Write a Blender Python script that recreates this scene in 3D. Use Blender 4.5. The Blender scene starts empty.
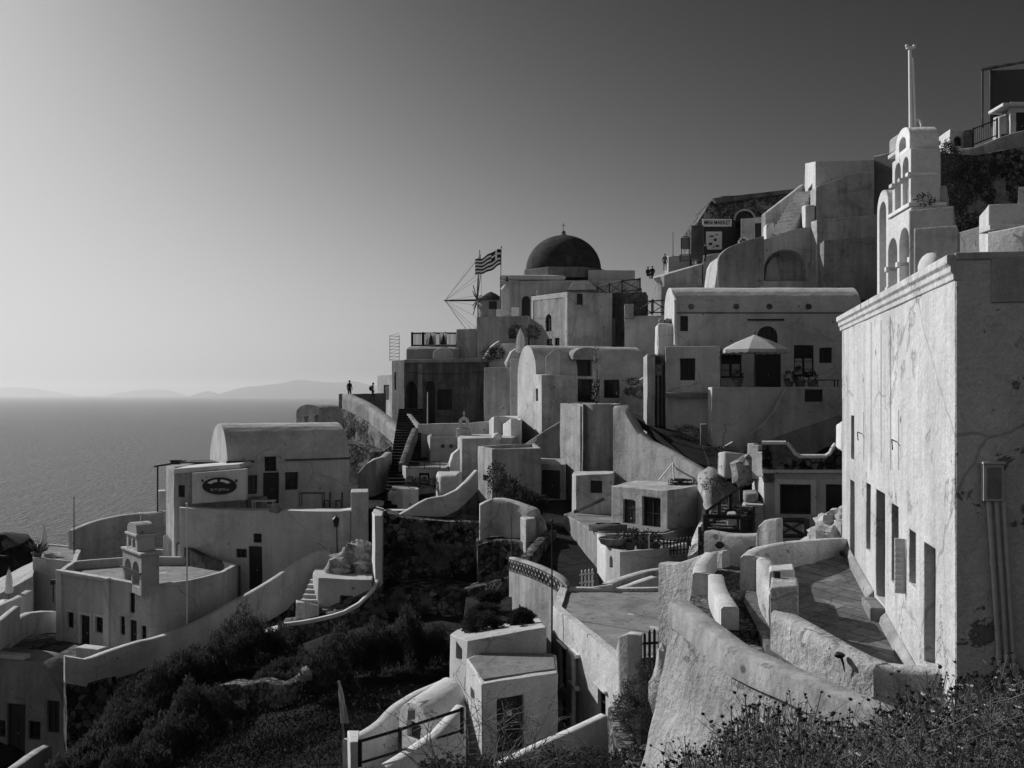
import bpy, bmesh, math, random
import numpy as np
from mathutils import Vector, Matrix, noise
random.seed(7)
R = math.radians
PI = math.pi
sc = bpy.context.scene
col = sc.collection
F, HZ, CX = 1000.0, 394.0, 512.0          # focal length in pixels, horizon row, centre column


def XY(px, D): return Vector(((px - CX) * D / F, D, 0))
def Z(py, D): return (HZ - py) * D / F
def P(px, py, D): return Vector(((px - CX) * D / F, D, (HZ - py) * D / F))


# ------------------------------------------------------------------ materials
def nodes(name):
    m = bpy.data.materials.new(name)
    m.use_nodes = True
    nt = m.node_tree
    return m, nt, nt.nodes['Principled BSDF']


def N(nt, t, **k):
    n = nt.nodes.new(t)
    for a, v in k.items():
        if a.startswith('i_'):
            n.inputs[int(a[2:])].default_value = v
        else:
            setattr(n, a, v)
    return n


def ramp(nt, src, stops):
    r = nt.nodes.new('ShaderNodeValToRGB')
    e = r.color_ramp.elements
    e[0].position, e[0].color = stops[0][0], (stops[0][1],) * 3 + (1,)
    e[1].position, e[1].color = stops[-1][0], (stops[-1][1],) * 3 + (1,)
    for p, v in stops[1:-1]:
        x = e.new(p)
        x.color = (v, v, v, 1)
    nt.links.new(src, r.inputs[0])
    return r.outputs[0]


def pos_noise(nt, scale, detail=5, rough=.6, sxyz=None, dist=0.0):
    g = nt.nodes.new('ShaderNodeNewGeometry')
    src = g.outputs['Position']
    if sxyz:
        mp = nt.nodes.new('ShaderNodeMapping')
        mp.inputs['Scale'].default_value = sxyz
        nt.links.new(src, mp.inputs[0])
        src = mp.outputs[0]
    n = nt.nodes.new('ShaderNodeTexNoise')
    n.inputs['Scale'].default_value = scale
    n.inputs['Detail'].default_value = detail
    n.inputs['Roughness'].default_value = rough
    n.inputs['Distortion'].default_value = dist
    nt.links.new(src, n.inputs['Vector'])
    return n.outputs['Fac']


def mul(nt, a, b, op='MULTIPLY'):
    m = nt.nodes.new('ShaderNodeMath')
    m.operation = op
    for i, s in enumerate((a, b)):
        if isinstance(s, (int, float)):
            m.inputs[i].default_value = s
        else:
            nt.links.new(s, m.inputs[i])
    return m.outputs[0]


def bump(nt, bsdf, hs, strength=.5, dist=.03):
    """hs: list of (height socket, weight)"""
    tot = None
    for h, w in hs:
        v = mul(nt, h, w)
        tot = v if tot is None else mul(nt, tot, v, 'ADD')
    b = nt.nodes.new('ShaderNodeBump')
    b.inputs['Strength'].default_value = strength
    b.inputs['Distance'].default_value = dist
    nt.links.new(tot, b.inputs['Height'])
    nt.links.new(b.outputs[0], bsdf.inputs['Normal'])


def grey(nt, sock, bsdf):
    c = nt.nodes.new('ShaderNodeCombineColor')
    for i in range(3):
        nt.links.new(sock, c.inputs[i])
    nt.links.new(c.outputs[0], bsdf.inputs['Base Color'])


def plaster(name, base=.72, cloud=.2, streak=.22, patch=None, patch_at=.62, fine=6.0, bstr=.55, scale=.5, coarse=1.6, speck=.84, tone=.78):
    m, nt, b = nodes(name)
    b.inputs['Roughness'].default_value = .92
    b.inputs['Specular IOR Level'].default_value = .15
    n1 = ramp(nt, pos_noise(nt, scale, 8, .65), [(.3, 1 - cloud), (.68, 1.0)])
    n2 = ramp(nt, pos_noise(nt, 1.0, 6, .7, (1.6, 1.6, .18)), [(.34, 1 - streak), (.6, 1.0)])
    n4 = mul(nt, ramp(nt, pos_noise(nt, fine * 1.4, 4, .7), [(.3, .82), (.6, 1.0)]), ramp(nt, pos_noise(nt, fine * 6, 2, .6), [(.36, speck), (.56, 1.0)]))
    n5 = ramp(nt, pos_noise(nt, scale * .45, 4, .75, (1, 1, 1.6), 1.0), [(.36, 1 - cloud * .8), (.5, 1.0), (.7, 1.04)])
    v = mul(nt, mul(nt, mul(nt, n1, n5), n2), n4)
    g = nt.nodes.new('ShaderNodeNewGeometry')
    vs = nt.nodes.new('ShaderNodeTexVoronoi')
    vs.inputs['Scale'].default_value = .8
    nt.links.new(g.outputs['Position'], vs.inputs['Vector'])
    v = mul(nt, v, ramp(nt, vs.outputs['Distance'], [(.05, .35), (.085, 1.0)]))        # small holes and knocks
    wn = nt.nodes.new('ShaderNodeTexNoise')
    wn.inputs['Scale'].default_value = 1.1
    nt.links.new(g.outputs['Position'], wn.inputs['Vector'])
    mw = nt.nodes.new('ShaderNodeMixRGB')
    mw.inputs[0].default_value = .35
    nt.links.new(g.outputs['Position'], mw.inputs[1])
    nt.links.new(wn.outputs['Color'], mw.inputs[2])
    ve = nt.nodes.new('ShaderNodeTexVoronoi')
    ve.feature = 'DISTANCE_TO_EDGE'
    ve.inputs['Scale'].default_value = .35
    nt.links.new(mw.outputs[0], ve.inputs['Vector'])
    ck = ramp(nt, ve.outputs['Distance'], [(.002, .62), (.008, 1.0)])                    # hairline cracks, here and there
    km = ramp(nt, pos_noise(nt, .21, 2), [(.5, 1.0), (.56, 0.0)])
    v = mul(nt, v, mul(nt, ck, km, 'MAXIMUM'))
    oi = nt.nodes.new('ShaderNodeObjectInfo')                                           # every wall was limewashed in another year
    v = mul(nt, v, ramp(nt, oi.outputs['Random'], [(0.0, tone), (1.0, 1.06)]))
    v = mul(nt, v, base)
    if patch is not None:
        k = ramp(nt, pos_noise(nt, scale * 1.5, 9, .68, None, .4), [(patch_at, 0.0), (patch_at + .025, 1.0)])
        inv = mul(nt, 1.0, k, 'SUBTRACT')
        v = mul(nt, mul(nt, v, inv), mul(nt, k, mul(nt, n4, patch)), 'ADD')
        hs = [(pos_noise(nt, fine, 5, .65), .5), (pos_noise(nt, coarse, 3), .8), (inv, .5)]
    else:
        hs = [(pos_noise(nt, fine, 5, .65), .5), (pos_noise(nt, coarse, 3), .8)]
    grey(nt, v, b)
    bump(nt, b, hs, bstr, .08)
    return m


def stone(name, lo=.03, hi=.14, scale=1.6, bstr=1.0, mortar=None, render=None):
    m, nt, b = nodes(name)
    b.inputs['Roughness'].default_value = .95
    b.inputs['Specular IOR Level'].default_value = .1
    g = nt.nodes.new('ShaderNodeNewGeometry')
    wn = nt.nodes.new('ShaderNodeTexNoise')
    wn.inputs['Scale'].default_value = scale * 1.3
    nt.links.new(g.outputs['Position'], wn.inputs['Vector'])
    mx = nt.nodes.new('ShaderNodeMixRGB')
    mx.inputs[0].default_value = .12
    nt.links.new(g.outputs['Position'], mx.inputs[1])
    nt.links.new(wn.outputs['Color'], mx.inputs[2])
    vo = nt.nodes.new('ShaderNodeTexVoronoi')
    vo.inputs['Scale'].default_value = scale
    nt.links.new(mx.outputs[0], vo.inputs['Vector'])
    cellv = nt.nodes.new('ShaderNodeSeparateColor')
    nt.links.new(vo.outputs['Color'], cellv.inputs[0])
    ve = nt.nodes.new('ShaderNodeTexVoronoi')
    ve.feature = 'DISTANCE_TO_EDGE'
    ve.inputs['Scale'].default_value = scale
    nt.links.new(mx.outputs[0], ve.inputs['Vector'])
    joint = ramp(nt, ve.outputs['Distance'], [(.02, 0.0), (.1, 1.0)])
    cl = ramp(nt, cellv.outputs[0], [(.0, lo), (.55, (lo + hi) / 2), (1.0, hi)])
    big = ramp(nt, pos_noise(nt, .45, 8, .7), [(.35, .35), (.65, 1.15)])
    fine = ramp(nt, pos_noise(nt, 7, 5, .7), [(.3, .6), (.65, 1.1)])
    v = mul(nt, mul(nt, cl, big), fine)
    if mortar is None:
        v = mul(nt, v, mul(nt, mul(nt, joint, .7), .3, 'ADD'))
    else:
        v = mul(nt, mul(nt, v, joint), mul(nt, mul(nt, 1.0, joint, 'SUBTRACT'), mortar), 'ADD')
    if render is not None:                                   # remains of old render over the stones
        k = ramp(nt, pos_noise(nt, .42, 9, .7, None, .6), [(.545, 0.0), (.575, 1.0)])
        rv = mul(nt, ramp(nt, pos_noise(nt, 2.5, 7, .75), [(.3, .35), (.7, 1.2)]), render)
        v = mul(nt, mul(nt, v, mul(nt, 1.0, k, 'SUBTRACT')), mul(nt, rv, k), 'ADD')
        joint = mul(nt, joint, k, 'MAXIMUM')
    grey(nt, v, b)
    bump(nt, b, [(joint, .9), (pos_noise(nt, 5, 6, .7), .7)], bstr, .12)
    return m


def flat(name, v, rough=.6, metal=0.0, spec=.4, var=.15, scale=8.0, bs=.15, sxyz=None):
    m, nt, b = nodes(name)
    b.inputs['Roughness'].default_value = rough
    b.inputs['Metallic'].default_value = metal
    b.inputs['Specular IOR Level'].default_value = spec
    n = pos_noise(nt, scale, 5, .6, sxyz)
    grey(nt, mul(nt, ramp(nt, n, [(.3, 1 - var), (.7, 1.0 + var * .5)]), v), b)
    if bs:
        bump(nt, b, [(n, 1.0)], bs, .01)
    return m


M = {}
M['white'] = plaster('whitewashed plaster', .74, .22, .2)
M['white2'] = plaster('older whitewash', .65, .32, .36)
M['clean'] = plaster('fresh whitewash', .84, .14, .12, bstr=.5)
M['worn'] = plaster('worn whitewash', .70, .34, .38, patch=.3, patch_at=.63, scale=.7)
M['captain'] = plaster('sunlit captain house plaster', .73, .2, .26, patch=.58, patch_at=.585, scale=.36, tone=1.0, fine=9, bstr=.8, coarse=2.2, speck=.8)
M['captain_front'] = plaster('flaking plaster', .86, .2, .14, patch=.26, patch_at=.575, scale=.8, fine=11, bstr=.9, coarse=2.6, speck=.75)
M['rough'] = plaster('rough hand thrown plaster', .68, .26, .3, patch=.42, patch_at=.6, fine=8, bstr=1.0, scale=.8, coarse=3.6, speck=.66)
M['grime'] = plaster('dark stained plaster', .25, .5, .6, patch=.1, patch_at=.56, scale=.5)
M['greyplaster'] = plaster('grey lime plaster', .4, .3, .35, patch=.2, patch_at=.6)
M['roof'] = plaster('weathered roof screed', .36, .35, .1, patch=.22, patch_at=.58, scale=.8)
M['paving'] = stone('irregular stone paving', .12, .3, 1.5, .5)
M['terrace'] = plaster('worn terrace paving', .36, .55, .2, patch=.17, patch_at=.5, fine=7, bstr=.5, scale=1.0)
m_, nt_, b_ = M['terrace'], M['terrace'].node_tree, M['terrace'].node_tree.nodes['Principled BSDF']
src_ = b_.inputs['Base Color'].links[0].from_socket
br_ = nt_.nodes.new('ShaderNodeTexBrick')
br_.inputs['Scale'].default_value = .52
br_.inputs['Mortar Size'].default_value = .012
br_.inputs['Color1'].default_value = (1, 1, 1, 1)
br_.inputs['Color2'].default_value = (.78, .78, .78, 1)
br_.inputs['Mortar'].default_value = (.5, .5, .5, 1)
g__ = nt_.nodes.new('ShaderNodeNewGeometry')
mp_ = nt_.nodes.new('ShaderNodeMapping')
mp_.inputs['Rotation'].default_value = (0, 0, .9)
nt_.links.new(g__.outputs['Position'], mp_.inputs[0])
nt_.links.new(mp_.outputs[0], br_.inputs['Vector'])
mm_ = nt_.nodes.new('ShaderNodeMixRGB')
mm_.blend_type = 'MULTIPLY'
mm_.inputs[0].default_value = 1
nt_.links.new(src_, mm_.inputs[1])
nt_.links.new(br_.outputs['Color'], mm_.inputs[2])
nt_.links.new(mm_.outputs[0], b_.inputs['Base Color'])
M['path'] = stone('cobbled path stone', .12, .3, 6.5, .9)
M['rubble'] = stone('dark volcanic rubble', .010, .34, 2.8, 1.0, None, .17)
M['rubble_light'] = stone('lime rubble masonry', .06, .34, 4.2, 1.0, None, .3)
M['rock'] = plaster('whitened boulder', .55, .5, .3, patch=.2, patch_at=.56, fine=5, bstr=1.0, scale=1.2, coarse=2.2)
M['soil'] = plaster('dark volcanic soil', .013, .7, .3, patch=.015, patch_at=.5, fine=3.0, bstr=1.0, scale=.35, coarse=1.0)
M['dome'] = plaster('painted dome', .095, .55, .45, patch=.05, patch_at=.6, scale=.8)
M['wood'] = flat('dark painted wood', .02, .55, 0, .35, .35, 6, .2, (6, 6, .6))
M['wood_mid'] = flat('weathered wood', .12, .7, 0, .3, .35, 6, .2, (6, 6, .6))
M['frame_white'] = flat('white painted frame', .6, .5)
M['frame_grey'] = flat('grey painted joinery', .22, .55, var=.25)
M['iron'] = flat('dark iron', .02, .5, .3)
M['steel'] = flat('zinc grey pipe', .55, .5, .0, .5, .15)
M['polewhite'] = flat('white enamel', .8, .4, 0, .4, .06)
M['canvas'] = flat('pale canvas', .7, .9, 0, .1, .08, 5, .2)
M['canvas_grey'] = flat('grey canvas', .3, .9, 0, .1, .1)
M['cloth_dark'] = flat('dark cloth', .03, .9, 0, .1, .3)
M['cloth_mid'] = flat('grey cloth', .14, .9, 0, .1, .3)
M['skin'] = flat('skin', .32, .6, 0, .3, .05, 8, 0)
M['hair'] = flat('hair', .02, .6, 0, .3, .2)
M['thatch'] = flat('dark thatch', .05, .95, 0, .1, .5, 14, .8, (1, 1, .2))
M['terracotta'] = flat('fired clay', .14, .85, 0, .2, .25)
M['flagblue'] = flat('flag blue', .025, .85, 0, .1, .1, 3, 0)
M['flagwhite'] = flat('flag white', .8, .85, 0, .1, .05, 3, 0)
M['signboard'] = flat('sign board', .75, .6, 0, .3, .12)
M['black'] = flat('black paint', .012, .5, 0, .3, .1)
M['leaf'] = flat('leaf', .035, .6, 0, .25, .4, 3, 0)
M['leaf_pale'] = flat('grey green leaf', .2, .7, 0, .2, .4, 2, 0)
M['scrub'] = flat('dry scrub', .042, .8, 0, .15, .5, .9, 0)
M['stem'] = flat('dry stem', .2, .8, 0, .15, .4, 6, 0)
M['seedhead'] = flat('dark seed head', .03, .9, 0, .1, .3, 6, 0)
M['petal'] = flat('pale petal', .55, .8, 0, .1, .15, 6, 0)
M['bark'] = flat('bark', .06, .9, 0, .1, .4, 6, .6)
M['curtain'] = flat('net curtain', .45, .9, 0, .1, .25, 6, 0)
M['screen'] = flat('shade net', .065, .9, 0, .1, .3, 20, .2)
def leafy(name, v, tr, var=.4, scale=2.0):
    m, nt, b = nodes(name)
    n = ramp(nt, pos_noise(nt, scale, 4, .65), [(.3, 1 - var), (.7, 1.15)])
    b.inputs['Roughness'].default_value = .7
    b.inputs['Specular IOR Level'].default_value = .2
    grey(nt, mul(nt, n, v), b)
    t = nt.nodes.new('ShaderNodeBsdfTranslucent')
    c = nt.nodes.new('ShaderNodeCombineColor')
    for i in range(3): nt.links.new(mul(nt, n, v * 1.6), c.inputs[i])
    nt.links.new(c.outputs[0], t.inputs[0])
    mx = nt.nodes.new('ShaderNodeMixShader')
    mx.inputs[0].default_value = tr
    nt.links.new(b.outputs[0], mx.inputs[1])
    nt.links.new(t.outputs[0], mx.inputs[2])
    nt.links.new(mx.outputs[0], nt.nodes['Material Output'].inputs['Surface'])
    return m


M['leaf'] = leafy('leaf', .028, .35)
M['leaf_pale'] = leafy('grey green leaf', .23, .45, .6, 9)
M['scrub'] = leafy('dry scrub', .032, .65, .5, .6)
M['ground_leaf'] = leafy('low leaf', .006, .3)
M['canvas'] = leafy('pale canvas', .62, .35, .08, 5)
g_, nt_, b_ = nodes('window glass')
b_.inputs['Base Color'].default_value = (.012, .012, .012, 1)
b_.inputs['Roughness'].default_value = .12
b_.inputs['Specular IOR Level'].default_value = .22
M['glass'] = g_


# ------------------------------------------------------------------ mesh helpers
class MB:
    def __init__(s):
        s.v, s.f, s.m = [], [], []
        s.mi = 0

    def add(s, vs, fs):
        o = len(s.v)
        s.v += [Vector(v) for v in vs]
        s.f += [tuple(i + o for i in f) for f in fs]
        s.m += [s.mi] * len(fs)
        return s

    def para(s, o, a, b, c):
        o, a, b, c = Vector(o), Vector(a), Vector(b), Vector(c)
        vs = [o, o + a, o + a + b, o + b, o + c, o + a + c, o + a + b + c, o + b + c]
        return s.add(vs, [(0, 3, 2, 1), (4, 5, 6, 7), (0, 1, 5, 4), (1, 2, 6, 5), (2, 3, 7, 6), (3, 0, 4, 7)])

    def box(s, c, size, rz=0.0):
        m = Matrix.Rotation(rz, 3, 'Z')
        x, y, z = m @ Vector((size[0], 0, 0)), m @ Vector((0, size[1], 0)), Vector((0, 0, size[2]))
        return s.para(Vector(c) - (x + y + z) / 2, x, y, z)

    def prism(s, plan, z0, z1):
        """plan: XY vectors; z1 a number or one per vertex"""
        n = len(plan)
        t = z1 if isinstance(z1, (list, tuple)) else [z1] * n
        b = z0 if isinstance(z0, (list, tuple)) else [z0] * n
        ar = sum(plan[i].x * plan[(i + 1) % n].y - plan[(i + 1) % n].x * plan[i].y for i in range(n))
        idx = list(range(n)) if ar > 0 else list(range(n))[::-1]
        vs = [Vector((plan[i].x, plan[i].y, b[i])) for i in idx] + [Vector((plan[i].x, plan[i].y, t[i])) for i in idx]
        fs = [tuple(range(n))[::-1], tuple(range(n, 2 * n))]
        fs += [(i, (i + 1) % n, n + (i + 1) % n, n + i) for i in range(n)]
        return s.add(vs, fs)

    def extrude(s, poly, vec):
        n = len(poly)
        vec = Vector(vec)
        poly = [Vector(p) for p in poly]
        nrm = Vector((0, 0, 0))
        for i in range(n):
            nrm += poly[i].cross(poly[(i + 1) % n])
        if nrm.dot(vec) > 0:
            poly = poly[::-1]
        vs = poly + [p + vec for p in poly]
        fs = [tuple(range(n)), tuple(range(n, 2 * n))[::-1]]
        fs += [((i + 1) % n, i, n + i, n + (i + 1) % n) for i in range(n)]
        return s.add(vs, fs)

    def tube(s, p0, p1, r, r1=None, n=6):
        return s.path([p0, p1], r, r1, n)

    def path(s, pts, r, r1=None, n=6):
        pts = [Vector(p) for p in pts]
        r1 = r if r1 is None else r1
        vs, fs = [], []
        for i, p in enumerate(pts):
            d = (pts[min(i + 1, len(pts) - 1)] - pts[max(i - 1, 0)]).normalized()
            up = Vector((0, 0, 1)) if abs(d.z) < .9 else Vector((1, 0, 0))
            a = d.cross(up).normalized()
            b = a.cross(d)
            rr = r + (r1 - r) * i / (len(pts) - 1)
            vs += [p + (a * math.cos(2 * PI * k / n) + b * math.sin(2 * PI * k / n)) * rr for k in range(n)]
        for i in range(len(pts) - 1):
            for k in range(n):
                fs.append((i * n + k, i * n + (k + 1) % n, (i + 1) * n + (k + 1) % n, (i + 1) * n + k))
        fs += [tuple(range(n))[::-1], tuple(range((len(pts) - 1) * n, len(pts) * n))]
        return s.add(vs, fs)

    def lathe(s, c, prof, n=24, a0=0.0, sx=1.0, sy=1.0):
        c = Vector(c)
        vs, fs = [], []
        for r, z in prof:
            vs += [c + Vector((r * sx * math.cos(a0 + 2 * PI * k / n), r * sy * math.sin(a0 + 2 * PI * k / n), z)) for k in range(n)]
        for i in range(len(prof) - 1):
            for k in range(n):
                fs.append((i * n + k, i * n + (k + 1) % n, (i + 1) * n + (k + 1) % n, (i + 1) * n + k))
        fs += [tuple(range(n))[::-1], tuple(range((len(prof) - 1) * n, len(prof) * n))]
        return s.add(vs, fs)

    def ball(s, c, r, n=10, sz=1.0, amp=0.0, seed=0.0, sx=1.0, sy=1.0):
        c = Vector(c)
        vs, fs = [], []
        mrow = max(4, n // 2 + 1)
        vs.append(c - Vector((0, 0, r * sz)))
        for i in range(1, mrow):
            t = -PI / 2 + PI * i / mrow
            for k in range(n):
                p = 2 * PI * k / n
                d = Vector((math.cos(t) * math.cos(p), math.cos(t) * math.sin(p), math.sin(t)))
                f = 1 + amp * noise.noise(d * 1.7 + Vector((seed, seed * 1.3, 0))) + amp * .5 * noise.noise(d * 4 + Vector((seed, 0, 3)))
                vs.append(c + Vector((d.x * r * f * sx, d.y * r * f * sy, d.z * r * f * sz)))
        vs.append(c + Vector((0, 0, r * sz)))
        L = len(vs) - 1
        for k in range(n):
            fs.append((0, 1 + (k + 1) % n, 1 + k))
            for i in range(mrow - 2):
                a, b = 1 + i * n + k, 1 + i * n + (k + 1) % n
                fs.append((a, b, b + n, a + n))
            a = 1 + (mrow - 2) * n
            fs.append((a + k, a + (k + 1) % n, L))
        return s.add(vs, fs)

    def quad(s, a, b, c, d): return s.add([a, b, c, d], [(0, 1, 2, 3)])

    def leaf(s, c, d, w, l):
        """a bent leaf of two triangles-quads growing from c along d"""
        d = d.normalized()
        t = d.cross(Vector((random.uniform(-1, 1), random.uniform(-1, 1), random.uniform(-1, 1))))
        if t.length < 1e-3:
            t = Vector((1, 0, 0))
        t = t.normalized() * w * .5
        n = d.cross(t).normalized() * l * .12
        return s.add([c, c + d * l * .5 + t + n, c + d * l, c + d * l * .5 - t + n], [(0, 1, 2, 3)])


def base_of(vs):
    xs = [v.x for v in vs]
    ys = [v.y for v in vs]
    return Vector(((min(xs) + max(xs)) / 2, (min(ys) + max(ys)) / 2, min(v.z for v in vs)))


def rootloc(o):
    L = Vector((0, 0, 0))
    while o:
        L = L + o.location
        o = o.parent
    return L


def make(name, mb, mat, parent=None, smooth=None, bevel=0.0, label=None, cat=None, group=None, kind=None, loc=None):
    me = bpy.data.meshes.new(name)
    L = rootloc(parent) if parent else (Vector(loc) if loc is not None else base_of(mb.v))
    me.from_pydata([v - L for v in mb.v], [], mb.f)
    mats = mat if isinstance(mat, (list, tuple)) else [mat]
    for k in mats:
        me.materials.append(M[k] if isinstance(k, str) else k)
    if len(mats) > 1:
        me.polygons.foreach_set('material_index', mb.m)
    me.update()
    o = bpy.data.objects.new(name, me)
    col.objects.link(o)
    if parent:
        o.parent = parent
    else:
        o.location = L
    finish(o, smooth, bevel)
    tag(o, label, cat, group, kind)
    return o


def finish(o, smooth=None, bevel=0.0):
    if smooth:
        for p in o.data.polygons:
            p.use_smooth = True
        o.data.set_sharp_from_angle(angle=R(smooth))
    if bevel:
        b = o.modifiers.new('soft edge', 'BEVEL')
        b.width = bevel
        b.segments = 2
        b.limit_method = 'ANGLE'
        b.angle_limit = R(38)


def tag(o, label=None, cat=None, group=None, kind=None):
    if label: o['label'] = label
    if cat: o['category'] = cat
    if group: o['group'] = group
    if kind: o['kind'] = kind


def thing(name, label, cat, loc, group=None):
    o = bpy.data.objects.new(name, None)
    o.empty_display_size = .3
    col.objects.link(o)
    o.location = Vector(loc)
    tag(o, label, cat, group)
    return o


def copy_tree(o, parent=None):
    c = o.copy()
    col.objects.link(c)
    c.parent = parent
    for ch in list(o.children):
        copy_tree(ch, c)
    return c


def boolean(o, cutter_mb):
    me = bpy.data.meshes.new('cut')
    L = rootloc(o)
    me.from_pydata([v - L for v in cutter_mb.v], [], cutter_mb.f)
    bmc = bmesh.new()
    bmc.from_mesh(me)
    bmesh.ops.recalc_face_normals(bmc, faces=bmc.faces)
    bmc.to_mesh(me)
    bmc.free()
    c = bpy.data.objects.new('cut', me)
    col.objects.link(c)
    c.location = L
    md = o.modifiers.new('cut', 'BOOLEAN')
    md.operation = 'DIFFERENCE'
    md.solver = 'EXACT'
    md.object = c
    dg = bpy.context.evaluated_depsgraph_get()
    dg.update()
    new = bpy.data.meshes.new_from_object(o.evaluated_get(dg))
    o.modifiers.remove(md)
    old = o.data
    if len(new.polygons) > 3:
        o.data = new
    bpy.data.objects.remove(c)
    bpy.data.meshes.remove(me)


def wobble(o, amp, maxlen=.75):
    """hand-built walls: nothing dead straight"""
    bm = bmesh.new()
    bm.from_mesh(o.data)
    bmesh.ops.triangulate(bm, faces=bm.faces[:])
    for _ in range(5):
        es = [e for e in bm.edges if e.calc_length() > maxlen]
        if not es or len(bm.faces) > 30000: break
        bmesh.ops.subdivide_edges(bm, edges=es, cuts=1)
        bmesh.ops.triangulate(bm, faces=[f for f in bm.faces if len(f.verts) > 3])
    L = rootloc(o)
    for v in bm.verts:
        p = v.co + L
        d = noise.noise_vector(p * .55) + noise.noise_vector(p * 1.7) * .45
        v.co += Vector((d.x, d.y, d.z * .8)) * amp
    bm.to_mesh(o.data)
    bm.free()


def inset_plan(plan, t):
    n = len(plan)
    ar = sum(plan[i].x * plan[(i + 1) % n].y - plan[(i + 1) % n].x * plan[i].y for i in range(n))
    p = plan if ar > 0 else plan[::-1]
    out = []
    for i in range(n):
        a, b, c = p[i - 1], p[i], p[(i + 1) % n]
        d1, d2 = (b - a).normalized(), (c - b).normalized()
        n1, n2 = Vector((-d1.y, d1.x, 0)), Vector((-d2.y, d2.x, 0))
        k = max(.35, 1 + n1.dot(n2))
        out.append(b + (n1 + n2) * (t / k))
    return out


def arc(u0, u1, z0, z1, k=10):
    """closed outline u,z of an opening whose top is a half round (or segmental) arch"""
    r = (u1 - u0) / 2
    rise = min(r, (z1 - z0) * .6)
    zs = z1 - rise
    return [(u0, z0), (u1, z0)] + [(u0 + r + r * math.cos(PI * i / k), zs + rise * math.sin(PI * i / k)) for i in range(k + 1)]


def pointed(u0, u1, z0, z1, k=6):
    w = u1 - u0
    zs = z0 + (z1 - z0) * .62
    o = [(u0, z0), (u1, z0)]
    for i in range(k + 1):
        t = i / k
        o.append((u1 - w / 2 * t ** 1.6, zs + (z1 - zs) * math.sin(t * PI / 2)))
    for i in range(k - 1, -1, -1):
        t = i / k
        o.append((u0 + w / 2 * t ** 1.6, zs + (z1 - zs) * math.sin(t * PI / 2)))
    return o


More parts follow.
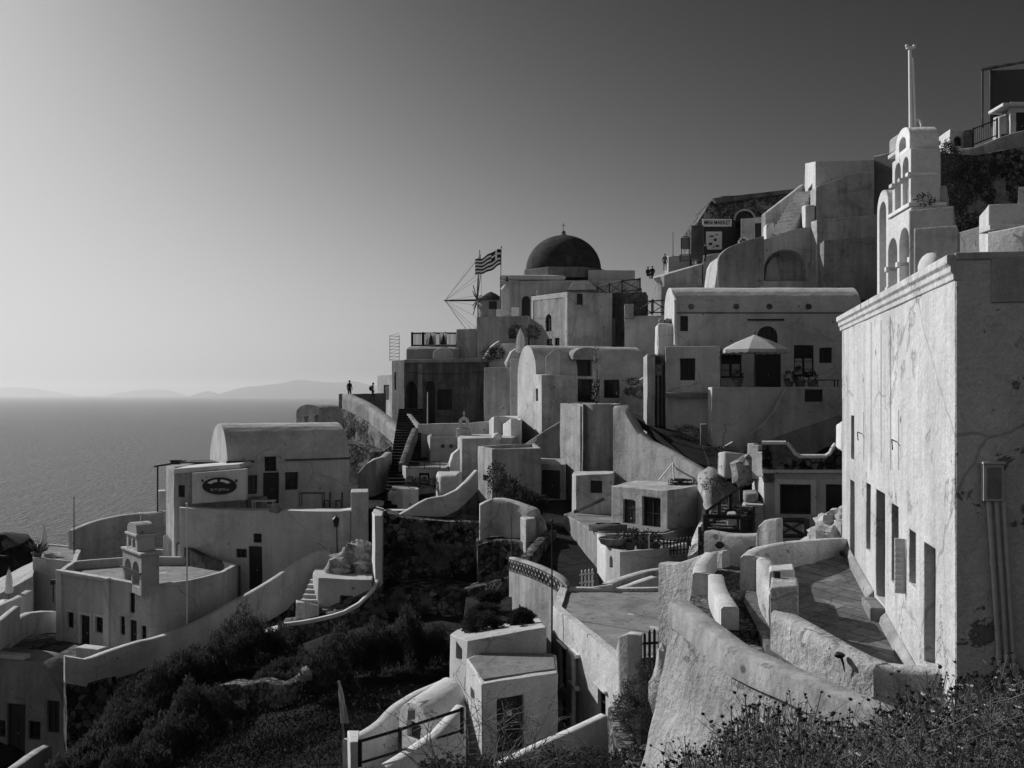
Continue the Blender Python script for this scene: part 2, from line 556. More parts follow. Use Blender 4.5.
class House:
    def __init__(s, name, label, cat, mat='white', bevel=.035, group=None):
        s.name, s.label, s.cat, s.mat, s.bevel, s.group = name, label, cat, mat, bevel, group
        s.mb, s.cut, s.parts, s.smooth = MB(), MB(), [], 22
        s.plan = None
        s.wob = .04
        s.roof = None
        s.ncut = 0

    def block(s, plan, top, bot, rim=None):
        s.plan = [XY(*p) for p in plan]
        s.mb.prism(s.plan, bot, top)
        if rim:
            ip = inset_plan(s.plan, rim[0])
            t = max(top) if isinstance(top, (list, tuple)) else top
            s.roof = (ip, t - rim[1])
            s.cut.prism(ip, t - rim[1], t + 1)
            s.ncut += 1
        return s

    def vault(s, a, b, width, bot, spring, rise, k=14, lip=0):
        """flank a->b faces the camera; the vault's axis runs a->b, the span goes backwards"""
        A, B = XY(*a), XY(*b)
        d = (B - A).normalized()
        n = Vector((-d.y, d.x, 0))
        if n.y < 0: n = -n
        pr = [A + Vector((0, 0, bot)), A + n * width + Vector((0, 0, bot))]
        for i in range(k + 1):
            t = PI * i / k
            pr.append(A + n * (width / 2 + width / 2 * math.cos(t)) + Vector((0, 0, spring + rise * math.sin(t))))
        s.mb.extrude(pr, B - A)
        s.plan = [A, B, B + n * width, A + n * width]
        return s

    def face(s, i):
        A, B = s.plan[i], s.plan[(i + 1) % len(s.plan)]
        u = (B - A).normalized()
        n = Vector((u.y, -u.x, 0))
        if n.dot(A + B) > 0: n = -n               # outward, towards the camera
        return A, u, n

    def hit(s, i, px):
        A, u, n = s.face(i)
        k = (px - CX) / F                          # X = k*Y
        t = (k * A.y - A.x) / (u.x - k * u.y)
        return t, A + u * t

    def op(s, i, px0, px1, py0, py1, kind='window', depth=.22, arch=None, bars=(1, 2), fm='wood', hood=False, surround=0.0, part=None):
        A, u, n = s.face(i)
        t0, Q0 = s.hit(i, px0)
        t1, Q1 = s.hit(i, px1)
        if t0 > t1: t0, t1 = t1, t0
        D = (Q0.y + Q1.y) / 2
        z0, z1 = Z(py1, D), Z(py0, D)
        out = {'round': arc, 'point': pointed}[arch](t0, t1, z0, z1) if arch else [(t0, z0), (t1, z0), (t1, z1), (t0, z1)]
        W = lambda q, d: A + u * q[0] - n * d + Vector((0, 0, q[1]))
        s.cut.extrude([W(q, -.3) for q in out], -n * (depth + .3))
        s.ncut += 1
        s.parts.append((kind, A, u, n, t0, t1, z0, z1, out, depth, bars, fm, hood, surround))
        return s

    def build(s):
        loc = base_of(s.mb.v)
        s.root = thing(s.name, s.label, s.cat, loc, s.group)
        s.wall = make('wall', s.mb, s.mat, s.root)
        if s.ncut:
            boolean(s.wall, s.cut)
        if s.wob: wobble(s.wall, s.wob)
        finish(s.wall, 30 if s.wob else s.smooth, s.bevel)
        if s.roof:
            r = MB()
            r.prism(inset_plan(s.roof[0], .004), s.roof[1] - .05, s.roof[1] + .02)
            make('roof', r, 'roof', s.root)
        for p in s.parts:
            s._part(*p)
        return s

    def _part(s, kind, A, u, n, t0, t1, z0, z1, out, dep, bars, fm, hood, sur):
        W = lambda t, z, d: A + u * t - n * d + Vector((0, 0, z))
        w, h = t1 - t0, z1 - z0
        fw = max(.05, min(.1, w * .12))

        def bar(mb, a, b, c, d, din, th):
            mb.para(W(a, c, din + th), u * (b - a), n * th, Vector((0, 0, d - c)))
        if kind in ('window', 'shutter', 'curtained'):
            f = MB()
            e = dep - .10
            bar(f, t0, t0 + fw, z0, z1, e, .06)
            bar(f, t1 - fw, t1, z0, z1, e, .06)
            bar(f, t0 + fw, t1 - fw, z0, z0 + fw, e, .06)
            bar(f, t0 + fw, t1 - fw, z1 - fw, z1, e, .06)
            for i in range(bars[0]):
                c = t0 + w * (i + 1) / (bars[0] + 1)
                bar(f, c - .03, c + .03, z0 + fw, z1 - fw, e + .005, .05)
            for i in range(bars[1]):
                c = z0 + h * (i + 1) / (bars[1] + 1)
                bar(f, t0 + fw, t1 - fw, c - .02, c + .02, e + .008, .04)
            fo = make('window', f, fm, s.root)
            g = MB()
            g.extrude([W(q[0], q[1], dep - .012) for q in out], n * .02)
            make('pane', g, 'glass' if kind != 'shutter' else 'wood', fo)
            if kind == 'curtained':
                c = MB()
                for (a, b) in ((t0 + fw, t0 + w * .44), (t0 + w * .56, t1 - fw)):
                    for k2 in range(5):
                        x0, x1 = a + (b - a) * k2 / 5, a + (b - a) * (k2 + 1) / 5
                        c.para(W(x0, z0 + h * .08, dep - .035), u * (x1 - x0), n * (.008 + .006 * (k2 % 2)), Vector((0, 0, h * .5)))
                make('curtain', c, 'curtain', fo)
        elif kind == 'door':
            f = MB()
            e = dep - .1
            f.extrude([W(q[0], q[1], dep - .01) for q in out], n * .05)
            bar(f, t0 + .002, t0 + fw, z0 + .01, z1 - (0 if len(out) == 4 else w / 2) - .003, e, .05)
            bar(f, t1 - fw, t1 - .002, z0 + .01, z1 - (0 if len(out) == 4 else w / 2) - .003, e, .05)
            bar(f, t0 + fw, t1 - fw, z0 + h * .74, z0 + h * .78, e, .05)
            bar(f, t0 + w / 2 - .03, t0 + w / 2 + .03, z0 + .02, z0 + h * .74, e + .01, .045)
            for c in (.08, .4):
                bar(f, t0 + fw, t0 + w / 2 - .03, z0 + h * c, z0 + h * (c + .05), e + .012, .035)
                bar(f, t0 + w / 2 + .03, t1 - fw, z0 + h * c, z0 + h * (c + .05), e + .012, .035)
            d = make('door', f, fm, s.root)
            k = MB()
            k.ball(W(t0 + w / 2 + .09, z0 + h * .45, e - .03), .035, 6)
            make('handle', k, 'steel', d)
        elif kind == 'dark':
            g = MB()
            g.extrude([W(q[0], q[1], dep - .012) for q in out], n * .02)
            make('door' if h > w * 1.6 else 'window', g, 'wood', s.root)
        if hood:
            k = MB()
            k.para(W(t0 - .15, z1 + .1, .03), u * (w + .3), n * .15, Vector((0, 0, .07)))
            make('hood_moulding', k, s.mat, s.root, bevel=.015)
        if sur:
            k = MB()
            bar(k, t0 - sur, t0 - .003, z0, z1 + sur, -.035, .06)
            bar(k, t1 + .003, t1 + sur, z0, z1 + sur, -.035, .06)
            bar(k, t0 - .003, t1 + .003, z1 + .003, z1 + sur, -.035, .06)
            make('surround', k, 'clean', s.root, bevel=.012)

    def part(s, name, mb, mat, smooth=None, bevel=0.0, label=None):
        return make(name, mb, mat, s.root, smooth, bevel, label)


def house(name, label, cat, plan, top, bot, mat='white', rim=None, bevel=.035, ops=(), group=None, extra=()):
    h = House(name, label, cat, mat, bevel, group).block(plan, top, bot, rim)
    for e in extra:
        h2 = [XY(*p) for p in e[0]]
        h.mb.prism(h2, e[2], e[1])
    for o in ops:
        h.op(*o[0], **(o[1] if len(o) > 1 else {}))
    return h.build()


def spline(pts, step):
    pts = [Vector(p) for p in pts]
    out = []
    n = len(pts)
    for i in range(n - 1):
        p0, p1, p2, p3 = pts[max(i - 1, 0)], pts[i], pts[i + 1], pts[min(i + 2, n - 1)]
        k = max(1, int((p2 - p1).length / step))
        for j in range(k):
            t = j / k
            out.append(.5 * ((2 * p1) + (p2 - p0) * t + (2 * p0 - 5 * p1 + 4 * p2 - p3) * t * t + (3 * p1 - p0 - 3 * p2 + p3) * t ** 3))
    out.append(pts[-1])
    return out


def ribbon_mb(pts, thick, bot=None, drop=None, batter=0.0, step=.6, wob=.015, rough=0.0, vstep=.5, curve=True, side=1, toplip=.05, gate=None):
    """a free-standing wall that follows pts (px, py of its top, D); thickness grows away from the camera"""
    W = [P(*p) for p in pts]
    C = spline(W, step) if curve else W
    if not curve:
        C2 = []
        for i in range(len(W) - 1):
            k = max(1, int((W[i + 1] - W[i]).length / step))
            C2 += [W[i].lerp(W[i + 1], j / k) for j in range(k)]
        C = C2 + [W[-1]]
    n = len(C)
    nv = None
    mb = MB()
    rows = []
    dr = drop if isinstance(drop, tuple) else (drop, drop)
    hmax = max(((p.z - bot) if bot is not None else max(dr)) for p in C)
    nv = max(1, int(hmax / vstep)) if rough else 1
    for i, p in enumerate(C):
        d = C[min(i + 1, n - 1)] - C[max(i - 1, 0)]
        d.z = 0
        d.normalize()
        nn = Vector((-d.y, d.x, 0))
        if nn.dot(Vector((p.x, p.y, 0))) < 0: nn = -nn
        nn = nn * side
        zt = p.z + wob * noise.noise(p * .9) * 2
        zb = bot if bot is not None else p.z - dr[0] - (dr[1] - dr[0]) * i / (n - 1)
        row = []
        for k in range(nv + 1):                              # outer face, bottom to top
            t = k / nv
            q = Vector((p.x, p.y, zb + (zt - toplip - zb) * t)) - nn * batter * (1 - t) ** 1.3
            if rough:
                q -= nn * rough * (noise.noise(q * .7) + .6 * noise.noise(q * 1.9)) * min(1, (1 - t) * 4 + .15)
            row.append(q)
        row.append(Vector((p.x, p.y, zt)) + nn * toplip)
        row.append(Vector((p.x, p.y, zt)) + nn * (thick - toplip))
        row.append(Vector((p.x, p.y, zt - toplip)) + nn * thick)
        row.append(Vector((p.x, p.y, zb)) + nn * thick)
        rows.append(row)
    m = len(rows[0])
    vs = [v for r in rows for v in r]
    fs = []
    for i in range(n - 1):
        for k in range(m):
            a, b = i * m + k, i * m + (k + 1) % m
            fs.append((a, a + m, b + m, b))
    fs.append(tuple(range(m)))
    fs.append(tuple(range((n - 1) * m, n * m))[::-1])
    mb.add(vs, fs)
    bm = bmesh.new()
    me = bpy.data.meshes.new('t')
    me.from_pydata(mb.v, [], mb.f)
    bm.from_mesh(me)
    bmesh.ops.recalc_face_normals(bm, faces=bm.faces)
    mb2 = MB()
    bm.verts.index_update()
    mb2.add([v.co.copy() for v in bm.verts], [tuple(v.index for v in f.verts) for f in bm.faces])
    bm.free()
    bpy.data.meshes.remove(me)
    return mb2


def ribbon(name, label, cat, pts, thick=.35, bot=None, drop=1.0, mat='white', group=None, **k):
    mb = ribbon_mb(pts, thick, bot, drop, **k)
    return make(name, mb, mat, None, smooth=50, label=label, cat=cat, group=group)

# ------------------------------------------------------------------ camera, world, sun
cd = bpy.data.cameras.new('camera')
cam = bpy.data.objects.new('camera', cd)
col.objects.link(cam)
cam.rotation_euler = (R(90), 0, 0)
cd.sensor_width = 36
cd.lens = F / 1024 * 36
cd.shift_y = (384 - HZ) / 1024 * -1
cd.clip_start, cd.clip_end = .1, 200000
sc.camera = cam

SUN_AZ, SUN_EL = R(-53), R(31)               # azimuth from the view axis, towards the left
w = bpy.data.worlds.new('World')
sc.world = w
w.use_nodes = True
nt = w.node_tree
bg = nt.nodes['Background']
sky = nt.nodes.new('ShaderNodeTexSky')
sky.sky_type = 'NISHITA'
sky.sun_disc = False
sky.sun_elevation = SUN_EL
sky.sun_rotation = SUN_AZ
sky.altitude = 100
sky.dust_density = 3
sep = nt.nodes.new('ShaderNodeSeparateColor')
nt.links.new(sky.outputs[0], sep.inputs[0])
tc = nt.nodes.new('ShaderNodeTexCoord')
sx = nt.nodes.new('ShaderNodeSeparateXYZ')
nt.links.new(tc.outputs['Generated'], sx.inputs[0])
zc = nt.nodes.new('ShaderNodeClamp')
zc.inputs['Min'].default_value, zc.inputs['Max'].default_value = 0.0, .40
nt.links.new(sx.outputs['Z'], zc.inputs[0])
fall = mul(nt, 2.71828, mul(nt, zc.outputs[0], -3.75), 'POWER')
red = mul(nt, mul(nt, mul(nt, sep.outputs[0], .1), 2.387, 'POWER'), 5.3)     # a red filter on black and white film
xx = mul(nt, red, fall)
soft = mul(nt, mul(nt, xx, .75), mul(nt, xx, 1.0, 'ADD'), 'DIVIDE')           # the film's shoulder near the sun
bc = nt.nodes.new('ShaderNodeClamp')
nt.links.new(mul(nt, sx.outputs['Y'], -1.0), bc.inputs[0])
lum = mul(nt, mul(nt, soft, mul(nt, bc.outputs[0], .17), 'ADD'), 1 / .1)      # the anti-solar sky is a little brighter
cb = nt.nodes.new('ShaderNodeCombineColor')
for i in range(3):
    nt.links.new(lum, cb.inputs[i])
nt.links.new(cb.outputs[0], bg.inputs[0])
bg.inputs[1].default_value = .1

sd = Vector((math.sin(SUN_AZ) * math.cos(SUN_EL), math.cos(SUN_AZ) * math.cos(SUN_EL), math.sin(SUN_EL)))
sl = bpy.data.lights.new('sun', 'SUN')
sl.energy = 4.2
sl.angle = R(.53)
sl.color = (1, 1, 1)
so = bpy.data.objects.new('sun', sl)
col.objects.link(so)
so.rotation_euler = sd.to_track_quat('Z', 'Y').to_euler()
so.location = (-60, 60, 80)
vs_ = sc.view_settings
vs_.view_transform = 'Standard'
vs_.look = 'None'
vs_.exposure = 0
vs_.gamma = 1
sc.render.engine = 'CYCLES'
sc.cycles.use_denoising = True
sc.cycles.max_bounces = 6
sc.cycles.diffuse_bounces = 1
sc.cycles.glossy_bounces = 2
sc.cycles.volume_bounces = 0
sc.cycles.sample_clamp_indirect = 4

# ------------------------------------------------------------------ sea, islands, haze
SEA = -120.0
m, nt, b = nodes('sea water')
b.inputs['Base Color'].default_value = (.014, .014, .014, 1)
b.inputs['Roughness'].default_value = .30
b.inputs['IOR'].default_value = 1.33
h1 = pos_noise(nt, .035, 3, .55, (1, 1.5, 1))
h2 = pos_noise(nt, .16, 4, .6, (1, 1.6, 1))
h3 = pos_noise(nt, .008, 2, .5, (1, 2.0, 1))
h4 = pos_noise(nt, .55, 3, .6, (1, 1.8, 1))
bump(nt, b, [(h1, 6.0), (h2, 4.5), (h3, 5.0), (h4, 1.6), (pos_noise(nt, 1.0, 3, .6, (.3, .04, 1), .5), 30.0), (pos_noise(nt, 1.0, 2, .5, (.02, .003, 1), .5), 22.0)], 1.0, 1.0)
M['sea'] = m
mb = MB()
xs = [-90000, -30000, -8000, -2500, -800, 0, 1500, 8000, 30000, 60000]
ys = [20, 400, 900, 2000, 5000, 12000, 30000, 80000]
for i in range(len(xs) - 1):
    for j in range(len(ys) - 1):
        mb.quad((xs[i], ys[j], SEA), (xs[i + 1], ys[j], SEA), (xs[i + 1], ys[j + 1], SEA), (xs[i], ys[j + 1], SEA))
make('sea', mb, 'sea', kind='structure')

M['island'] = stone('island slopes', .05, .12, .004, .3)


def island(profile, D, depth, label):
    """profile: skyline (px, py); a ridge with slopes falling both ways to the sea"""
    sp = spline([Vector((p[0], p[1], 0)) for p in profile], 3)
    mb = MB()
    rows = []
    for q in sp:
        top = P(q.x, q.y, D)
        if q.y < 393: top.z += 26 * noise.noise(Vector((q.x * .25, 0, D * .001)))
        hgt = max(2.0, top.z - SEA)
        row = []
        for t in (-1, -.6, -.28, 0, .3, .65, 1):
            zz = SEA - 5 + (hgt + 5) * (1 - abs(t)) ** .8
            row.append(Vector((top.x + 60 * noise.noise(Vector((q.x * .3, t * 3, 1))), D + t * depth, zz)))
        rows.append(row)
    vs = [v for r in rows for v in r]
    m = 7
    fs = [(i * m + k, (i + 1) * m + k, (i + 1) * m + k + 1, i * m + k + 1) for i in range(len(rows) - 1) for k in range(m - 1)]
    mb.add(vs, fs)
    return make('island', mb, 'island', smooth=60, kind='structure')


island([(-60, 392), (-20, 389.5), (12, 387), (30, 388), (45, 390), (60, 393.5)], 58000, 2500, '')
island([(112, 394), (128, 391.5), (148, 389.5), (166, 390), (180, 393.5)], 56000, 1500, '')
island([(196, 394), (208, 391), (216, 393)], 43000, 900, '')
island([(222, 394), (240, 388), (262, 385.5), (282, 383), (300, 379.5), (316, 381.5), (338, 382.5), (352, 381), (366, 384), (378, 386), (400, 389), (430, 394)], 40000, 2600, '')

hz, nt, b = nodes('sea haze')
nt.nodes.remove(b)
pv = nt.nodes.new('ShaderNodeVolumePrincipled')
pv.inputs['Color'].default_value = (.92, .92, .92, 1)
pv.inputs['Density'].default_value = 3.4e-5
pv.inputs['Anisotropy'].default_value = .35
nt.links.new(pv.outputs[0], nt.nodes['Material Output'].inputs['Volume'])
M['haze'] = hz
mb = MB()
mb.para((-92000, -300, SEA - 1.5), (154000, 0, 0), (0, 80400, 0), (0, 0, 680 - SEA))
make('haze', mb, 'haze', kind='stuff')

# ------------------------------------------------------------------ terrain
TP = [(2, 3, -2.3), (5, 7, -2.75), (3, 8, -3.3), (0, 5, -3.0), (8, 6, -2.5), (6.6, 11, -4.3), (7.6, 13.2, -4.7), (-4, 5, -4.6), (-10, 8, -8.5), (-20, 10, -14), (-40, 20, -26),
      (4, 16, -7.8), (3, 12, -6.4), (6, 20, -7.8), (10, 20, -6.5), (12, 15, -5.2), (11, 8, -2.6), (2, 22, -10), (1.6, 25, -11.4), (-2, 26, -11.6), (-6, 28, -12.3), (0, 30, -12.3), (3, 34, -13), (5, 30, -10.5),
      (-6.2, 34, -12.9), (-11.2, 36, -13.7), (-21, 44, -18.5), (-7.6, 42, -12.9), (-3, 42, -13.2), (-3.5, 48, -12.6), (-11.9, 56, -13.9), (-15.6, 50, -13.5), (-19, 46, -15), (-11, 46, -13.2),
      (-24, 53, -21.8), (-27, 50, -22.3), (-23.5, 48, -21.5), (-29, 56, -19), (-20, 62, -15.8), (-30, 60, -16.6), (-33, 50, -22), (-30, 42, -21), (-33, 75, -17), (-42, 80, -22), (-47, 60, -27), (-62, 70, -60), (-72, 92, -95), (-92, 100, -122), (-40, 45, -22), (-60, 40, -45), (-100, 60, -122), (-90, 20, -80),
      (-10, 64, -12), (-6, 62, -12.4), (-2, 61, -12), (-6, 70, -8), (0, 68, -9.4), (4, 60, -11), (4, 50, -12), (8, 45, -11.5), (1, 46, -12), (1, 56, -11.8),
      (-18, 66, -13), (-14, 74, -10), (-22, 80, -11), (-13, 86, -7), (-26, 95, -16),
      (8, 66, -8.4), (14, 62, -7.4), (18, 55, -7.4), (12, 50, -9.6), (16, 42, -8.6), (20, 35, -7.6), (14, 36, -8.6), (11, 55, -8.6), (9, 30, -8), (11, 26, -7),
      (-10, 95, -4.8), (-15, 110, -4.2), (-20, 130, -8), (0, 92, -5), (4, 86, -5), (10, 80, -5.4), (16, 74, -5), (20, 70, -4.4), (17, 66, -5.4), (-5, 88, -5.5), (-4, 80, -6.6),
      (0, 112, 2), (6, 108, 3), (8, 101, .5), (14, 97, 2), (20, 92, 4.5), (26, 87, 8), (32, 82, 9), (40, 77, 11), (36, 62, 8), (44, 52, 9), (30, 52, 1), (20, 52, -5.4), (30, 36, 1), (40, 30, 4), (22, 64, -2.6), (28, 68, -1), (25, 78, 1), (16, 88, -1), (20, 80, -2),
      (0, 150, -6), (-22, 160, -24), (20, 150, -1), (50, 150, 4), (60, 100, 13), (60, 50, 13), (60, 20, 9), (30, 15, 0), (-42, 120, -45), (-62, 140, -112), (-30, 185, -105), (0, 205, -110), (40, 205, -70), (80, 205, -40), (85, 120, 12), (85, 10, 10)]
_A = np.array([(a, b) for a, b, c in TP], float)
_z = np.array([c for a, b, c in TP], float)
_n = len(TP)
_K = np.sqrt(((_A[:, None] - _A[None]) ** 2).sum(-1))
_S = np.zeros((_n + 3, _n + 3))
_S[:_n, :_n] = _K
_S[:_n, _n] = 1
_S[:_n, _n + 1:] = _A
_S[_n:, :_n] = _S[:_n, _n:].T
_c = np.linalg.solve(_S, np.concatenate([_z, np.zeros(3)]))


def tz0(x, y):
    q = np.stack([np.ravel(x), np.ravel(y)], 1).astype(float)
    k = np.sqrt(((q[:, None] - _A[None]) ** 2).sum(-1))
    return (k @ _c[:_n] + _c[_n] + q @ _c[_n + 1:])


def tnoise(x, y):
    return .22 * noise.noise(Vector((x * .35, y * .35, 0))) + .2 * noise.noise(Vector((x * 1.1, y * 1.1, 4))) + .5 * noise.noise(Vector((x * .12, y * .12, 9)))


def tz(x, y):
    return float(tz0([x], [y])[0]) + tnoise(x, y) * min(1, max(.2, (y - 6) / 15))


gx = np.arange(-102, 88, .9)
gy = np.concatenate([np.arange(1.0, 60, .7), np.arange(60, 206, 1.1)])
GX, GY = np.meshgrid(gx, gy)
GZ = tz0(GX, GY).reshape(GX.shape)
vs = []
for j in range(len(gy)):
    for i in range(len(gx)):
        x, y = float(gx[i]), float(gy[j])
        vs.append(Vector((x, y, max(SEA - 3, float(GZ[j, i]) + tnoise(x, y) * min(1, max(.2, (y - 6) / 15))))))
nx = len(gx)
fs = [(j * nx + i, j * nx + i + 1, (j + 1) * nx + i + 1, (j + 1) * nx + i) for j in range(len(gy) - 1) for i in range(nx - 1)]
mb = MB()
mb.v, mb.f, mb.m = vs, fs, [0] * len(fs)
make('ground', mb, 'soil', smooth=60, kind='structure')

# ================================================================== generic small things
def leaf_cloud(mb, c, rad, n, size, up=.3, shell=.55):
    for _ in range(n):
        d = Vector((random.gauss(0, 1), random.gauss(0, 1), random.gauss(0, 1))).normalized()
        r = (shell + (1 - shell) * random.random()) * (.75 + .35 * noise.noise(d * 2.3 + c))
        p = c + Vector((d.x * rad[0], d.y * rad[1], d.z * rad[2])) * r
        dd = (d + Vector((0, 0, up)) + Vector((random.uniform(-.6, .6), random.uniform(-.6, .6), random.uniform(-.6, .6))))
        mb.leaf(p, dd, size * random.uniform(.35, .6), size * random.uniform(.7, 1.3))


def bush(label, px, py, D, rad, n=350, size=.16, mat='leaf', cat='bush', group=None, name='bush', stem=True):
    """(px, py) is the foot of the bush"""
    b = P(px, py, D)
    t = thing(name, label, cat, b, group)
    mb = MB()
    leaf_cloud(mb, b + Vector((0, 0, rad[2] * .95)), rad, int(n * 2.4), size * .6)
    make('foliage', mb, mat, t)
    if stem:
        s = MB()
        for k in range(6):
            a = random.uniform(0, 6.28)
            s.path([b + Vector((0, 0, -.05)), b + Vector((math.cos(a) * rad[0] * .3, math.sin(a) * rad[1] * .3, rad[2] * .8)),
                    b + Vector((math.cos(a) * rad[0] * .6, math.sin(a) * rad[1] * .6, rad[2] * 1.4))], .025, .008, 5)
        make('stem', s, 'bark', t)
    return t


def pot_plant(label, px, py, D, s=.3, kind='bush', group='potted plants'):
    b = P(px, py, D)
    t = thing('potted_plant', label, 'potted plant', b, group)
    p = MB()
    p.lathe(b, [(s * .55, 0), (s * .8, s * .95), (s * .92, s), (s * .92, s * 1.15), (s * .78, s * 1.15), (s * .74, s * .95)], 14)
    make('pot', p, 'terracotta', t, smooth=40)
    f = MB()
    if kind == 'agave':
        for k in range(22):
            a = k * 2.4
            e = .5 + .9 * (k / 22)
            d = Vector((math.cos(a) * math.cos(e), math.sin(a) * math.cos(e), math.sin(e)))
            f.leaf(b + Vector((0, 0, s)), d, s * .4, s * 2.6)
    else:
        leaf_cloud(f, b + Vector((0, 0, s * 2.0)), (s * 1.1, s * 1.1, s * 1.1), 90, s * .5)
    make('foliage', f, 'leaf', t)
    return t


def closed_umbrella(label, px, py0, py1, D, rad=.22):
    b = P(px, py1, D)
    h = Z(py0, D) - Z(py1, D)
    t = thing('closed_umbrella', label, 'umbrella', b, 'furled sun umbrellas')
    c = MB()
    n = 20
    prof = [(.04, .22), (.9, .25), (1.0, .34), (.72, .48), (.86, .52), (.7, .72), (.42, .86), (.14, .97), (.05, 1.0)]
    vs, fs = [], []
    for r, z in prof:
        for k in range(n):
            rr = rad * r * (1 + .22 * math.cos(k * PI))
            a = 2 * PI * k / n
            vs.append(b + Vector((rr * math.cos(a), rr * math.sin(a), z * h)))
    for i in range(len(prof) - 1):
        for k in range(n):
            fs.append((i * n + k, i * n + (k + 1) % n, (i + 1) * n + (k + 1) % n, (i + 1) * n + k))
    fs.append(tuple(range((len(prof) - 1) * n, len(prof) * n)))
    fs.append(tuple(range(n))[::-1])
    c.add(vs, fs)
    make('canopy', c, 'canvas', t)
    p = MB()
    p.tube(b, b + Vector((0, 0, h * 1.04)), .03, n=8)
    p.lathe(b, [(.28, 0), (.28, .06), (.06, .09)], 14)
    make('pole', p, 'wood_mid', t)
    return t


def railing(label, pts, h, kind='x', mat='wood', group=None, cat='railing', name='railing', posts=None, th=.05):
    """pts (px, py of the foot, D)"""
    W = [P(*p) for p in pts]
    t = thing(name, label, cat, W[0], group)
    Zv = Vector((0, 0, h))
    rails, inf = MB(), MB()
    ps = []
    for a, b in zip(W[:-1], W[1:]):
        L = (b - a).length
        k = max(1, round(L / (h * 1.15 if kind == 'x' else 1.4)))
        for i in range(k):
            ps.append(a.lerp(b, i / k))
    ps.append(W[-1])
    for a, b in zip(ps[:-1], ps[1:]):
        rails.tube(a + Zv, b + Zv, th * .7, n=4)
        rails.tube(a + Zv * .12, b + Zv * .12, th * .6, n=4)
        if kind == 'x':
            inf.tube(a + Zv * .12, b + Zv, th * .5, n=4)
            inf.tube(a + Zv, b + Zv * .12, th * .5, n=4)
        elif kind == 'bars':
            L = (b - a).length
            m_ = max(2, int(L / .13))
            for i in range(1, m_):
                q = a.lerp(b, i / m_)
                inf.tube(q + Zv * .12, q + Zv, th * .28, n=4)
    make('rail', rails, mat, t)
    if inf.v:
        make('brace' if kind == 'x' else 'baluster_row', inf, mat, t)
    for q in ps:
        pm = MB()
        pm.box(q + Zv * .53, (th * 1.6, th * 1.6, h * 1.1))
        make('post', pm, mat, t)
    return t


def picket(label, a, b, h, mat, n=6, cat='gate', name='picket_gate', group=None, arched=.15):
    A, B = P(*a), P(*b)
    t = thing(name, label, cat, A, group)
    u = (B - A)
    nn = Vector((u.y, -u.x, 0)).normalized() * .03
    for i in range(n):
        q = A + u * ((i + .5) / n)
        hh = h * (1 + arched * math.sin(PI * (i + .5) / n))
        m_ = MB()
        wv = u.normalized() * min(.075, u.length / n * .5)
        m_.extrude([q - wv * .5, q + wv * .5, q + wv * .5 + Vector((0, 0, hh * .93)), q + Vector((0, 0, hh)), q - wv * .5 + Vector((0, 0, hh * .93))], nn)
        make('picket', m_, mat, t)
    m_ = MB()
    for z in (.22, .68):
        m_.para(A + Vector((0, 0, h * z)) - nn, u, nn * .9, Vector((0, 0, .07)))
    make('rail', m_, mat, t)
    return t


def stairs(label, p0, p1, width, n, mat='white', group=None, name='stairs', cat='stairs', bot=None):
    """p0 foot, p1 head (px, py, D) along the middle of the flight"""
    A, B = P(*p0), P(*p1)
    d = B - A
    run = Vector((d.x, d.y, 0)) / n
    rise = d.z / n
    s = Vector((-run.y, run.x, 0)).normalized() * width
    mb = MB()
    bz = (min(A.z, B.z) - .6) if bot is None else bot
    for i in range(n):
        o = A + run * i - s * .5
        o = Vector((o.x, o.y, bz - .002 * i))
        mb.para(o, run * (1.0 if i == n - 1 else .999), s, Vector((0, 0, A.z + rise * (i + 1) - bz)))
    return make(name, mb, mat, None, bevel=.02, label=label, cat=cat, group=group)


def pole(label, px, py0, py1, D, r=.035, mat='steel', name='pole', cat='pole', top=True):
    b = P(px, py1, D)
    mb = MB()
    h = Z(py0, D) - b.z
    mb.tube(b, b + Vector((0, 0, h)), r, r * .75, 8)
    mb.lathe(b, [(r * 2.4, -.02), (r * 2.4, .05), (r, .08)], 10)
    if top:
        mb.ball(b + Vector((0, 0, h)), r * 1.5, 8)
    return make(name, mb, mat, None, smooth=40, label=label, cat=cat)


def boulder(mb, c, r, seed, sz=.75):
    mb.ball(c, r, 14, sz, .55, seed)


def rock(label, px, py, D, r, seed, mat='rock', group=None, sz=.75):
    mb = MB()
    boulder(mb, P(px, py, D), r, seed, sz)
    return make('boulder', mb, mat, None, smooth=35, label=label, cat='rock', group=group)


def lantern(label, px, py, D, s=.3):
    b = P(px, py, D)
    t = thing('wall_lamp', label, 'lamp', b - Vector((0, 0, s * .5)), 'wall lamps')
    m_ = MB()
    m_.lathe(b, [(s * .2, -s * .5), (s * .32, s * .25), (s * .4, s * .3), (s * .05, s * .6)], 6)
    make('lamp_case', m_, 'iron', t)
    a = MB()
    a.path([b + Vector((0, 0, s * .55)), b + Vector((0, .12, s * .75)), b + Vector((0, .35, s * .6))], .02, n=5)
    make('bracket', a, 'iron', t)
    return t


def slab(name, pts, th, mat, label=None, cat=None, kind='structure'):
    """pts (px, py, D): corner points of the top surface"""
    W = [P(*p) for p in pts]
    mb = MB()
    ar = sum(W[i].x * W[(i + 1) % len(W)].y - W[(i + 1) % len(W)].x * W[i].y for i in range(len(W)))
    if ar < 0: W = W[::-1]
    n = len(W)
    vs = [q - Vector((0, 0, th)) for q in W] + W
    mb.add(vs, [tuple(range(n))[::-1], tuple(range(n, 2 * n))] + [(i, (i + 1) % n, n + (i + 1) % n, n + i) for i in range(n)])
    return make(name, mb, mat, None, label=label, cat=cat, kind=kind)


